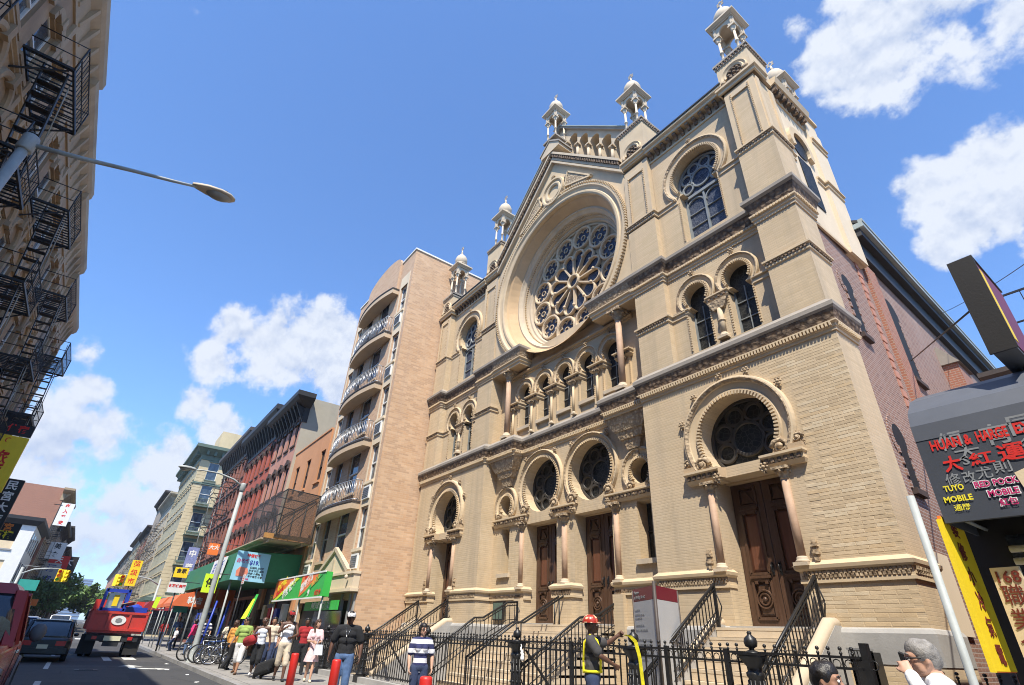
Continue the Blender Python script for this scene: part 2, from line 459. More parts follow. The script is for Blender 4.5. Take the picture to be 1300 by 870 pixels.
class MB:
    def __init__(s, sx=1.):
        s.v = []; s.f = []; s.sm = []; s.mi = []; s.sx = sx; s.smooth = False; s.cur = 0; s.T = None

    def add(s, vs, fs):
        o = len(s.v)
        if s.T is not None: vs = [s.T @ Vector(p) for p in vs]
        s.v += [(p[0] * s.sx, p[1], p[2]) for p in vs]
        s.f += [tuple(i + o for i in f) for f in fs]
        s.sm += [s.smooth] * len(fs); s.mi += [s.cur] * len(fs)
        return s

    def box(s, x0, x1, y0, y1, z0, z1):
        return s.add([(x0, y0, z0), (x1, y0, z0), (x1, y1, z0), (x0, y1, z0), (x0, y0, z1), (x1, y0, z1), (x1, y1, z1), (x0, y1, z1)],
                     [(0, 1, 5, 4), (1, 2, 6, 5), (2, 3, 7, 6), (3, 0, 4, 7), (4, 5, 6, 7), (3, 2, 1, 0)])

    def hexa(s, b, t):
        """solid between a bottom and a top quad"""
        n = len(b)
        return s.add(list(b) + list(t), [tuple(range(n))[::-1], tuple(range(n, 2 * n))] + [(i, (i + 1) % n, n + (i + 1) % n, n + i) for i in range(n)])

    def quad(s, *p):
        return s.add(list(p), [tuple(range(len(p)))])

    def bar(s, p0, p1, w, h=None, up=(0, 0, 1)):
        h = h or w
        p0, p1 = Vector(p0), Vector(p1); d = (p1 - p0).normalized(); u = Vector(up)
        if abs(d.dot(u)) > .98: u = Vector((0, 1, 0))
        a = d.cross(u).normalized() * (w / 2); b = a.cross(d).normalized() * (h / 2)
        q = lambda p: [p - a - b, p + a - b, p + a + b, p - a + b]
        return s.hexa(q(p0), q(p1))

    def tube(s, pts, r, n=6, closed=False, caps=True):
        pts = [Vector(p) for p in pts]; m = len(pts)
        rs = r if isinstance(r, (list, tuple)) else [r] * m
        vs = []; prev = None
        for i, p in enumerate(pts):
            if closed: d = pts[(i + 1) % m] - pts[i - 1]
            else: d = pts[min(i + 1, m - 1)] - pts[max(i - 1, 0)]
            d.normalize()
            if prev is None:
                u = Vector((0, 0, 1)) if abs(d.z) < .9 else Vector((1, 0, 0))
                a = d.cross(u).normalized()
            else:
                a = (prev - d * prev.dot(d)).normalized()
            prev = a; b = d.cross(a)
            for k in range(n):
                t = 2 * pi * k / n
                vs.append(p + (a * cos(t) + b * sin(t)) * rs[i])
        fs = []
        for i in range(m if closed else m - 1):
            j = (i + 1) % m
            fs += [(i * n + k, i * n + (k + 1) % n, j * n + (k + 1) % n, j * n + k) for k in range(n)]
        sm = s.smooth; s.smooth = True
        s.add(vs, fs)
        s.smooth = sm
        if caps and not closed:
            o = len(s.v) - len(vs)
            for ring in (range(n), range((m - 1) * n, m * n)):
                s.f.append(tuple(o + i for i in ring)); s.sm.append(False); s.mi.append(s.cur)
        return s

    def lathe(s, cx, cy, cz, prof, n=12, rot=0., smooth=True):
        vs = []; m = len(prof)
        for r, z in prof:
            for k in range(n):
                t = 2 * pi * k / n + rot
                vs.append((cx + r * cos(t), cy + r * sin(t), cz + z))
        fs = [(i * n + k, i * n + (k + 1) % n, (i + 1) * n + (k + 1) % n, (i + 1) * n + k) for i in range(m - 1) for k in range(n)]
        fs += [tuple(range(n))[::-1], tuple(range((m - 1) * n, m * n))]
        sm = s.smooth; s.smooth = smooth
        s.add(vs, fs); s.smooth = sm
        return s

    def prism(s, poly, a0, a1, axis='y'):
        """solid of an outline: axis y takes (x, z); x takes (y, z); z takes (x, y)"""
        P = {'y': lambda p, a: (p[0], a, p[1]), 'x': lambda p, a: (a, p[0], p[1]), 'z': lambda p, a: (p[0], p[1], a)}[axis]
        n = len(poly)
        tri = geometry.tessellate_polygon([[Vector((p[0], p[1], 0)) for p in poly]])
        s.add([P(p, a0) for p in poly] + [P(p, a1) for p in poly],
              [t for t in tri] + [tuple(n + i for i in t[::-1]) for t in tri] + [(i, (i + 1) % n, n + (i + 1) % n, n + i) for i in range(n)])
        return s

    def sheet(s, outer, holes, y):
        """wall face in the plane y with openings; holes is a list of (outline, depth of the reveal)"""
        loops = [[Vector((p[0], p[1], 0)) for p in outer]] + [[Vector((p[0], p[1], 0)) for p in h] for h, d in holes]
        tri = geometry.tessellate_polygon(loops)
        flat = [p for l in loops for p in l]
        s.add([(p.x, y, p.y) for p in flat], [tuple(t) for t in tri])
        for h, d in holes:
            n = len(h)
            s.add([(p[0], y, p[1]) for p in h] + [(p[0], y + d, p[1]) for p in h], [(i, (i + 1) % n, n + (i + 1) % n, n + i) for i in range(n)])
        return s

    def arc(s, cx, cz, prof, a0=0., a1=2 * pi, n=32):
        """sweep of a profile [(radius, y)] about (cx, cz)"""
        m = len(prof); full = abs(a1 - a0 - 2 * pi) < 1e-6; k = n if full else n + 1
        vs = []
        for i in range(k):
            t = a0 + (a1 - a0) * i / n
            vs += [(cx + r * cos(t), y, cz + r * sin(t)) for r, y in prof]
        fs = [(i * m + j, i * m + j + 1, ((i + 1) % k) * m + j + 1, ((i + 1) % k) * m + j) for i in range(n) for j in range(m - 1)]
        s.add(vs, fs)
        if not full:
            s.add([(cx + r * cos(a) , y, cz + r * sin(a)) for a in (a0,) for r, y in prof], [tuple(range(m))])
            s.add([(cx + r * cos(a), y, cz + r * sin(a)) for a in (a1,) for r, y in prof], [tuple(range(m))])
        return s

    def run(s, path, prof, caps=True):
        """moulding: profile [(out, z)] swept along a plan path, outward = right hand of travel"""
        P = [Vector(p) for p in path]; n = len(P); m = len(prof); vs = []
        nr = []
        for i in range(n - 1):
            d = (P[i + 1] - P[i]).normalized(); nr.append(Vector((d.y, -d.x)))
        for i, p in enumerate(P):
            if i == 0: o = nr[0]
            elif i == n - 1: o = nr[-1]
            else:
                o = (nr[i - 1] + nr[i]) / max(.25, 1 + nr[i - 1].dot(nr[i]))
            vs += [(p.x + o.x * q, p.y + o.y * q, z) for q, z in prof]
        s.add(vs, [(i * m + j, (i + 1) * m + j, (i + 1) * m + j + 1, i * m + j + 1) for i in range(n - 1) for j in range(m - 1)])
        if caps:
            s.add(vs[:m], [tuple(range(m))]); s.add(vs[-m:], [tuple(range(m))[::-1]])
        return s

    def beads(s, path, out, z0, z1, step, fill=.55, proj=.05):
        """row of dentil blocks along a plan path"""
        P = [Vector(p) for p in path]
        for a, b in zip(P[:-1], P[1:]):
            L = (b - a).length
            if L < step: continue
            d = (b - a) / L; nrm = Vector((d.y, -d.x)); k = max(1, int(L / step))
            for i in range(k):
                c = a + d * (L * (i + .5) / k); h = d * (L / k * fill / 2)
                q = [c - h + nrm * out, c + h + nrm * out, c + h + nrm * (out + proj), c - h + nrm * (out + proj)]
                s.hexa([(p.x, p.y, z0) for p in q], [(p.x, p.y, z1) for p in q])
        return s

    def teeth(s, cx, cz, r0, r1, y0, y1, a0, a1, step, fill=.5):
        k = max(1, int((a1 - a0) * r1 / step))
        for i in range(k):
            t = a0 + (a1 - a0) * (i + .5) / k; h = (a1 - a0) / k * fill / 2
            c = [(cx + r * cos(t + e), cz + r * sin(t + e)) for r, e in ((r0, -h), (r1, -h), (r1, h), (r0, h))]
            s.hexa([(p[0], y0, p[1]) for p in c], [(p[0], y1, p[1]) for p in c])
        return s

    def ball(s, c, r, n=10, m=6, sc=(1, 1, 1)):
        vs = [(c[0], c[1], c[2] - r * sc[2])]
        for i in range(1, m):
            a = -pi / 2 + pi * i / m
            vs += [(c[0] + r * sc[0] * cos(a) * cos(2 * pi * k / n), c[1] + r * sc[1] * cos(a) * sin(2 * pi * k / n), c[2] + r * sc[2] * sin(a)) for k in range(n)]
        vs.append((c[0], c[1], c[2] + r * sc[2]))
        fs = [(0, 1 + (k + 1) % n, 1 + k) for k in range(n)]
        for i in range(m - 2):
            fs += [(1 + i * n + k, 1 + i * n + (k + 1) % n, 1 + (i + 1) * n + (k + 1) % n, 1 + (i + 1) * n + k) for k in range(n)]
        o = 1 + (m - 2) * n
        fs += [(o + k, o + (k + 1) % n, len(vs) - 1) for k in range(n)]
        sm = s.smooth; s.smooth = True
        s.add(vs, fs); s.smooth = sm
        return s

    def mesh(s, name, mats, recalc=True):
        me = bpy.data.meshes.new(name)
        me.from_pydata([tuple(p) for p in s.v], [], s.f)
        if recalc:
            bm = bmesh.new(); bm.from_mesh(me)
            bmesh.ops.recalc_face_normals(bm, faces=bm.faces)
            bm.to_mesh(me); bm.free()
        me.polygons.foreach_set('use_smooth', s.sm)
        me.polygons.foreach_set('material_index', s.mi)
        for m in (mats if isinstance(mats, (list, tuple)) else [mats]): me.materials.append(MATS[m])
        me.update()
        return me

    def build(s, name, mats, parent=None, loc=None):
        o = bpy.data.objects.new(name, s.mesh(name, mats))
        link(o, parent)
        if loc: o.location = loc
        return o


def part(name, mesh, parent, loc=(0, 0, 0), rot=(0, 0, 0)):
    """another object on a mesh already made"""
    o = bpy.data.objects.new(name, mesh); link(o, parent)
    o.location = loc; o.rotation_euler = rot
    return o


_fonts = {}


# bodies that need evaluating are put in a small scene of their own, which is quick
BENCH = bpy.data.scenes.new('bench')


def evaluated_mesh(o):
    BENCH.collection.objects.link(o)
    vl = BENCH.view_layers[0]
    vl.update()
    dg = vl.depsgraph
    me = bpy.data.meshes.new_from_object(o.evaluated_get(dg), depsgraph=dg)
    BENCH.collection.objects.unlink(o)
    return me


def text_mesh(txt, size, ext=.004, bold=0., align='CENTER', shear=0., spacing=1.):
    cu = bpy.data.curves.new('lettering', 'FONT')
    cu.body = txt; cu.size = size; cu.extrude = ext; cu.offset = bold; cu.align_x = align; cu.align_y = 'CENTER'; cu.shear = shear
    cu.space_line = spacing; cu.resolution_u = 2
    o = bpy.data.objects.new('lettering', cu)
    me = evaluated_mesh(o)
    bpy.data.objects.remove(o); bpy.data.curves.remove(cu)
    me.materials.clear()
    return me


def lettering(txt, size, m, parent, loc, rx=pi / 2, rz=0., bold=0., name='lettering', ext=.004, align='CENTER', shear=0., sx=1., spacing=1., rot=None):
    """raised letters standing on a face; by default they face -y"""
    me = text_mesh(txt, size, ext, bold, align, shear, spacing)
    me.materials.append(MATS[m])
    o = bpy.data.objects.new(name, me); link(o, parent)
    o.location = loc
    o.rotation_euler = rot if rot else (rx, 0, rz)
    o.scale = (sx, 1, 1)
    return o


# ---------------------------------------------------------------- setting: ground, road, pavements
g = MB(); g.quad((-3000, -3000, -.20), (3000, -3000, -.20), (3000, 3000, -.20), (-3000, 3000, -.20))
tag(g.build('ground', 'earth'), kind='structure')
g = MB(); g.box(-420, 60, -14.2, -6.35, -.19, -.13)
tag(g.build('road', 'asphalt'), kind='structure')
g = MB(); g.box(-66.5, -56.5, -60, -14.21, -.19, -.131); g.box(-66.5, -56.5, -6.34, 60, -.19, -.131)
tag(g.build('cross_street', 'asphalt'), kind='structure')
for nm, (y0, y1) in (('pavement', (-6.2, 3.)), ('pavement', (-17.5, -14.35))):
    for x0, x1 in ((-56.5, 60), (-420, -66.5)):
        g = MB(); g.box(x0, x1, y0, y1, -.19, 0)
        tag(g.build(nm, 'pavement_concrete'), kind='structure')
# kerb stones: separate blocks along the near kerb, a plain run elsewhere
kroot = {}
km = MB(); km.box(-.895, .895, -.075, .075, -.19, .004)
kmesh = km.mesh('kerb_stone', 'kerb_granite')
kerb = MB(); kerb.box(-56.5, 60, -6.335, -6.205, -.19, -.02)
kb = tag(kerb.build('kerb', 'kerb_granite'), kind='structure')
for i in range(30):
    part('kerb_stone', kmesh, kb, (-40 + i * 1.8, -6.275 + random.uniform(-.006, .006), random.uniform(-.004, .004)))
kerb = MB(); kerb.box(-56.5, 60, -14.345, -14.205, -.19, .004)
tag(kerb.build('kerb', 'kerb_granite'), kind='structure')
# painted markings
mk = MB()
for i in range(12):
    x = -4.5 - i * 9
    mk.quad((x, -10.80, -.126), (x - 4.2, -10.80, -.126), (x - 4.2, -10.66, -.126), (x, -10.66, -.126))
tag(mk.build('lane_marking', 'road_paint'), kind='structure')
mk = MB()
for (x, y) in ((-13.8, -8.15),):
    P = [(0, -.12), (-1.5, -.12), (-1.5, -.42), (-2.5, 0), (-1.5, .42), (-1.5, .12), (-.75, .12), (-.45, .75), (-.75, .75), (-.2, 1.25), (.25, .75), (0, .75), (-.1, .12)]
    tri = geometry.tessellate_polygon([[Vector((a, b, 0)) for a, b in P]])
    mk.add([(x + a, y + b, -.126) for a, b in P], [tuple(q) for q in tri])
tag(mk.build('road_arrow', 'road_paint'), kind='structure')
mk = MB()
mk.quad((-19, -8.9, -.126), (-22.5, -8.9, -.126), (-22.5, -8.6, -.126), (-19, -8.6, -.126)); mk.quad((-20, -8.1, -.126), (-23.5, -8.1, -.126), (-23.5, -7.6, -.126), (-20, -7.6, -.126))
for i in range(8):
    mk.quad((-51, -13.7 + i * .95, -.126), (-54.5, -13.7 + i * .95, -.126), (-54.5, -13.25 + i * .95, -.126), (-51, -13.25 + i * .95, -.126))
tag(mk.build('crossing_marking', 'road_paint'), kind='structure')

# ---------------------------------------------------------------- the synagogue (facade in the plane y = 0.15, centre x = 0)
SYN = empty('synagogue', (0, 0, 0), 0, 'tan brick synagogue with twin towers, a rose window and horseshoe arches', 'synagogue')
TC = 6.48                                     # tower centre


def rosette_mesh(r=.07):
    m = MB(); m.ball((0, -.03, 0), r * .55, 8, 5)
    for k in range(6):
        a = 2 * pi * k / 6
        m.ball((r * cos(a), -.02, r * sin(a)), r * .42, 6, 4)
    m.box(-r * .2, r * .2, -.02, .05, -r * 1.7, -r * .8)
    return m.mesh('rosette', 'carved_terracotta')


ROS = rosette_mesh()


def scroll_mesh(s=1.):
    """carved corner leaf that closes the foot of a horseshoe moulding"""
    m = MB()
    pts = [(.20 * s * (1 - k / 14) * cos(.9 * k), -.05 - .002 * k, .16 * s * (1 - k / 14) * sin(.9 * k)) for k in range(12)]
    m.tube(pts, [.055 * s * (1 - k / 16) for k in range(12)], 6)
    m.ball((0, -.07, 0), .07 * s, 8, 5)
    m.prism([(-.22 * s, -.16 * s), (.22 * s, -.16 * s), (.10 * s, .2 * s), (-.02 * s, .24 * s)], -.04, .03)
    return m.mesh('leaf_scroll', 'carved_terracotta')


SCR = scroll_mesh()


def column(parent, x, y, z0, z1, r, shaft='pink_granite', name='column', cap=True, capw=None, base=True, ring=False, capmat='carved_terracotta'):
    """round shaft with a moulded base and a leaf capital, origin at its foot"""
    h = z1 - z0; cw = capw or r * 1.9; ch = cw * 1.5 if cap else 0; bh = r * 2.2 if base else 0
    m = MB(); m.lathe(0, 0, 0, [(r, bh), (r * .98, bh + (h - bh - ch) * .5), (r * .93, h - ch)], 14)
    if ring: m.lathe(0, 0, bh + (h - bh - ch) * .5, [(r, -.03), (r * 1.3, -.015), (r * 1.3, .015), (r, .03)], 12)
    o = m.build(name, shaft, parent, (x, y, z0))
    if base:
        b = MB(); b.box(-r * 1.75, r * 1.75, -r * 1.75, r * 1.75, 0, bh * .35)
        b.lathe(0, 0, 0, [(r * 1.65, bh * .35), (r * 1.7, bh * .5), (r * 1.45, bh * .62), (r * 1.3, bh * .7), (r * 1.35, bh * .85), (r * 1.02, bh)], 14)
        b.build('base', 'buff_limestone', o)
    if cap:
        c = MB(); zb = h - ch
        c.lathe(0, 0, zb, [(r * .95, 0), (r * 1.15, .02), (r * 1.0, .04), (cw * .72, ch * .45), (cw * .95, ch * .72)], 14)
        for k in range(8):
            a = 2 * pi * k / 8
            c.ball((cw * .85 * cos(a), cw * .85 * sin(a), zb + ch * .62), cw * .2, 6, 4)
        c.box(-cw, cw, -cw, cw, zb + ch * .75, zb + ch)
        c.build('capital', capmat, o)
    return o


def moulding_ring(parent, cx, cz, ri, ro, y, a0, a1, sx=1., d=.10, mat_='tan_terracotta', teeth=True, n=44, dark=True, step=.085):
    """stepped archivolt standing proud of the wall plane y, with a toothed inner edge"""
    w = ro - ri; m = MB(sx)
    m.arc(cx, cz, [(ri, y + .14), (ri, y - .03), (ri + w * .14, y - .05), (ri + w * .22, y - .05), (ri + w * .27, y - .01), (ri + w * .62, y - .045), (ri + w * .68, y - d * .75),
                   (ri + w * .80, y - d), (ri + w * .95, y - d * .85), (ro, y - d * .3), (ro, y + .01)], a0, a1, n)
    o = m.build('archivolt', mat_, parent)
    if teeth:
        t_ = MB(sx); t_.teeth(cx, cz, ri - .035, ri + w * .13, y - .085, y + .02, a0, a1, step)
        tag(t_.build('tooth_course', 'tan_terracotta', o), kind='stuff')
    if dark:
        t_ = MB(sx); t_.arc(cx, cz, [(ri + w * .64, y - d * .62), (ri + w * .68, y - d * .80), (ri + w * .80, y - d * 1.06), (ri + w * .86, y - d * .98)], a0, a1, n)
        t_.build('carved_roll', 'carved_terracotta', o)
    return o


def impost(parent, x0, x1, z0, z1, y, proj, sx=1., name='impost', depth=.3, bead=True):
    m = MB(sx); h = z1 - z0
    m.hexa([(x0 + .05, y - proj * .4, z0), (x1 - .05, y - proj * .4, z0), (x1 - .05, y + depth, z0), (x0 + .05, y + depth, z0)],
           [(x0 + .02, y - proj * .7, z0 + h * .3), (x1 - .02, y - proj * .7, z0 + h * .3), (x1 - .02, y + depth, z0 + h * .3), (x0 + .02, y + depth, z0 + h * .3)])
    m.box(x0 + .035, x1 - .035, y - proj * .62, y + depth - .01, z0 + h * .3, z0 + h * .72)
    m.hexa([(x0 + .02, y - proj * .75, z0 + h * .72), (x1 - .02, y - proj * .75, z0 + h * .72), (x1 - .02, y + depth, z0 + h * .72), (x0 + .02, y + depth, z0 + h * .72)],
           [(x0, y - proj, z0 + h * .82), (x1, y - proj, z0 + h * .82), (x1, y + depth, z0 + h * .82), (x0, y + depth, z0 + h * .82)])
    m.box(x0, x1, y - proj, y + depth, z0 + h * .82, z1)
    o = m.build(name, 'tan_terracotta', parent)
    if bead:
        b = MB(sx); b.beads([(x0 + .05, y - proj * .62), (x1 - .05, y - proj * .62)], 0, z0 + h * .36, z0 + h * .66, .13, .5, .035)
        tag(b.build('bead_course', 'carved_brownstone', o), kind='stuff')
    return o


def leaf_door(parent, x0, x1, z0, z1, y):
    """pair of panelled walnut leaves; each leaf carries panels, a roundel and a handle"""
    W = (x1 - x0) / 2; H = z1 - z0
    d = empty('door', (0, 0, 0)); d.parent = parent
    for k in (0, 1):
        a = x0 + k * W + .008; b = a + W - .016
        m = MB(); m.box(a, b, y + .04, y + .09, z0, z1)                     # backing board
        st = .16
        for p, q in ((a, a + st), (b - st, b)): m.box(p, q, y, y + .045, z0, z1)
        zr = [0, .055, .30, .345, .78, .83, .97, 1.0]
        for i in (0, 2, 4, 6): m.box(a + st - .002, b - st + .002, y + .003, y + .045, z0 + H * zr[i], z0 + H * zr[i + 1])
        leaf = m.build('door_leaf', 'door_walnut', d)
        cx = (a + b) / 2; hw = (b - a) / 2 - st
        for lo, hi in ((.055, .30), (.345, .78), (.83, .97)):
            f = MB(); l, h = z0 + H * lo, z0 + H * hi
            # bevelled frame moulding round the panel
            for (p0, p1) in (((cx - hw, l), (cx - hw, h)), ((cx + hw, l), (cx + hw, h)), ((cx - hw, l), (cx + hw, l)), ((cx - hw, h), (cx + hw, h))):
                f.bar((p0[0], y + .005, p0[1]), (p1[0], y + .005, p1[1]), .055, .055)
            f.build('panel_moulding', 'door_walnut', leaf)
            f = MB(); f.hexa([(cx - hw + .03, y + .04, l + .03), (cx + hw - .03, y + .04, l + .03), (cx + hw - .03, y + .04, h - .03), (cx - hw + .03, y + .04, h - .03)],
                             [(cx - hw + .09, y + .012, l + .09), (cx + hw - .09, y + .012, l + .09), (cx + hw - .09, y + .012, h - .09), (cx - hw + .09, y + .012, h - .09)])
            f.build('door_panel', 'door_panel_mahogany' if lo == .345 else 'door_walnut', leaf)
        f = MB(); zc = z0 + H * .178
        for r in (.17, .11): f.arc(cx, zc, [(r - .025, y + .01), (r - .02, y - .02), (r + .005, y - .025), (r + .02, y + .01)], n=24)
        f.ball((cx, y + .005, zc), .05, 8, 6)
        f.build('door_roundel', 'door_walnut', leaf)
        f = MB()                                                            # little cornices above the panels
        for zz in (.315, .80):
            l = z0 + H * zz
            f.box(cx - hw - .02, cx + hw + .02, y - .05, y, l, l + .05); f.box(cx - hw + .02, cx + hw - .02, y - .03, y, l - .05, l)
            f.box(cx - hw + .06, cx - hw + .12, y - .04, y, l - .11, l - .05); f.box(cx + hw - .12, cx + hw - .06, y - .04, y, l - .11, l - .05)
        l = z0 + H * .83
        f.prism([(cx - hw * .8, l + .05), (cx + hw * .8, l + .05), (cx, l + .30)], y - .02, y + .03)
        tag(f.build('panel_cornice', 'door_walnut', leaf), kind='stuff')
        f = MB(); hx = b - .075 if k == 0 else a + .075
        f.box(hx - .025, hx + .025, y - .012, y, z0 + .95, z0 + 1.2); f.tube([(hx, y - .01, z0 + 1.0), (hx, y - .06, z0 + 1.02), (hx, y - .06, z0 + 1.14), (hx, y - .01, z0 + 1.16)], .012, 6)
        f.build('handle', 'black_iron', leaf)
    return d


def round_tracery(parent, cx, cz, r, y, mat_, zcut=None, petals=8):
    """central ring with ringed petals, timber or stone"""
    m = MB(); w = r * .055
    ring = lambda x, z, q: m.arc(x, z, [(q - w, y), (q - w * .6, y - .035), (q + w * .6, y - .035), (q + w, y)], n=24)
    ring(cx, cz, r * .42)
    for k in range(petals):
        a = 2 * pi * (k + .5) / petals
        x, z = cx + r * .68 * cos(a), cz + r * .68 * sin(a)
        if zcut is not None and z < zcut + r * .12: continue
        ring(x, z, r * .23)
    m.arc(cx, cz, [(r * .94, y), (r * .95, y - .05), (r * 1.03, y - .05), (r * 1.03, y)], 0, 2 * pi, 32) if zcut is None else \
        m.arc(cx, cz, [(r * .94, y), (r * .95, y - .05), (r * 1.03, y - .05), (r * 1.03, y)], math.asin((zcut - cz) / r), pi - math.asin((zcut - cz) / r), 32)
    return m.build('tracery', mat_, parent)


def pane(parent, outline, y, mat_, name='glass_pane'):
    m = MB(); m.prism(outline, y, y + .03)
    return m.build(name, mat_, parent)


# ---- pinnacle of four columns under an onion dome; origin = centre of the pier cap
def make_pinnacle():
    root = empty('pinnacle', (0, 0, 0)); root.parent = SYN
    m = MB(); m.box(-.50, .50, -.50, .50, 0, .10); m.box(-.44, .44, -.44, .44, .10, .16)
    m.build('pinnacle_base', 'grey_ledge_stone', root)
    sh = MB(); sh.lathe(0, 0, .16, [(.075, 0), (.075, .05), (.055, .08), (.05, .5), (.075, .515), (.075, .565), (.05, .58), (.045, 1.1)], 10)
    sh.lathe(0, 0, 1.26, [(.05, 0), (.075, .03), (.06, .05), (.12, .2)], 10)
    sh.box(-.135, .135, -.135, .135, 1.46, 1.52); sh.box(-.10, .10, -.10, .10, 1.52, 1.62)
    shm = sh.mesh('pinnacle_column', 'white_stone')
    for a in (-.31, .31):
        for b in (-.31, .31): part('pinnacle_column', shm, root, (a, b, 0))
    m = MB()
    # four pierced gable arches between the capitals
    arch = [(-.42, 1.62), (-.20, 1.62)] + [(.20 * cos(t), 1.62 + .22 * sin(t)) for t in [pi - pi * i / 8 for i in range(9)]] + [(.42, 1.62), (.42, 1.98), (-.42, 1.98)]
    for sgn in (-1, 1):
        m.prism(arch, sgn * .34 - .04, sgn * .34 + .04, 'y'); m.prism(arch, sgn * .34 - .04, sgn * .34 + .04, 'x')
    m.box(-.44, .44, -.44, .44, 1.98, 2.03)
    m.hexa([(-.46, -.46, 2.03), (.46, -.46, 2.03), (.46, .46, 2.03), (-.46, .46, 2.03)], [(-.56, -.56, 2.10), (.56, -.56, 2.10), (.56, .56, 2.10), (-.56, .56, 2.10)])
    m.box(-.57, .57, -.57, .57, 2.10, 2.17)
    m.hexa([(-.54, -.54, 2.17), (.54, -.54, 2.17), (.54, .54, 2.17), (-.54, .54, 2.17)], [(-.30, -.30, 2.40), (.30, -.30, 2.40), (.30, .30, 2.40), (-.30, .30, 2.40)])
    m.build('pinnacle_canopy', 'white_stone', root)
    m = MB(); m.lathe(0, 0, 2.36, [(.30, 0), (.31, .08), (.37, .16), (.40, .30), (.385, .44), (.31, .60), (.17, .74), (.075, .84), (.05, .92), (.075, .95), (.05, .99), (.03, 1.12)], 16)
    m.lathe(0, 0, 2.36, [(.31, .04), (.345, .06), (.345, .10), (.31, .13)], 16)
    m.build('onion_dome', 'white_stone', root)
    m = MB()
    for a0 in (pi / 2, -pi / 2):
        P = [(.15 * cos(a0 + 2 * pi * k / 3), 3.62 + .15 * sin(a0 + 2 * pi * k / 3)) for k in range(3)]
        for i in range(3):
            p, q = P[i], P[(i + 1) % 3]
            m.bar((p[0], 0, p[1]), (q[0], 0, q[1]), .028, .028)
    m.bar((0, 0, 3.40), (0, 0, 3.56), .03)
    m.build('star_of_david', 'white_stone', root)
    return root


PINN = make_pinnacle()
PINN.location = (8.55, .62, 17.52)
PINN.scale = (.88, .88, 1)
for loc in ((4.42, .70, 18.42), (0, .42, 21.85), (-4.42, .70, 18.42), (-8.55, .62, 17.52), (8.55, 3.66, 17.0)):
    copy_tree(PINN, SYN, loc)

# ---- tower front, built once for each side (s mirrors x)
LEDGE = [(0, 7.20), (.03, 7.20)]


def grd(x0, x1, proj=0.): return [(x0, .15), (x1, .15)]


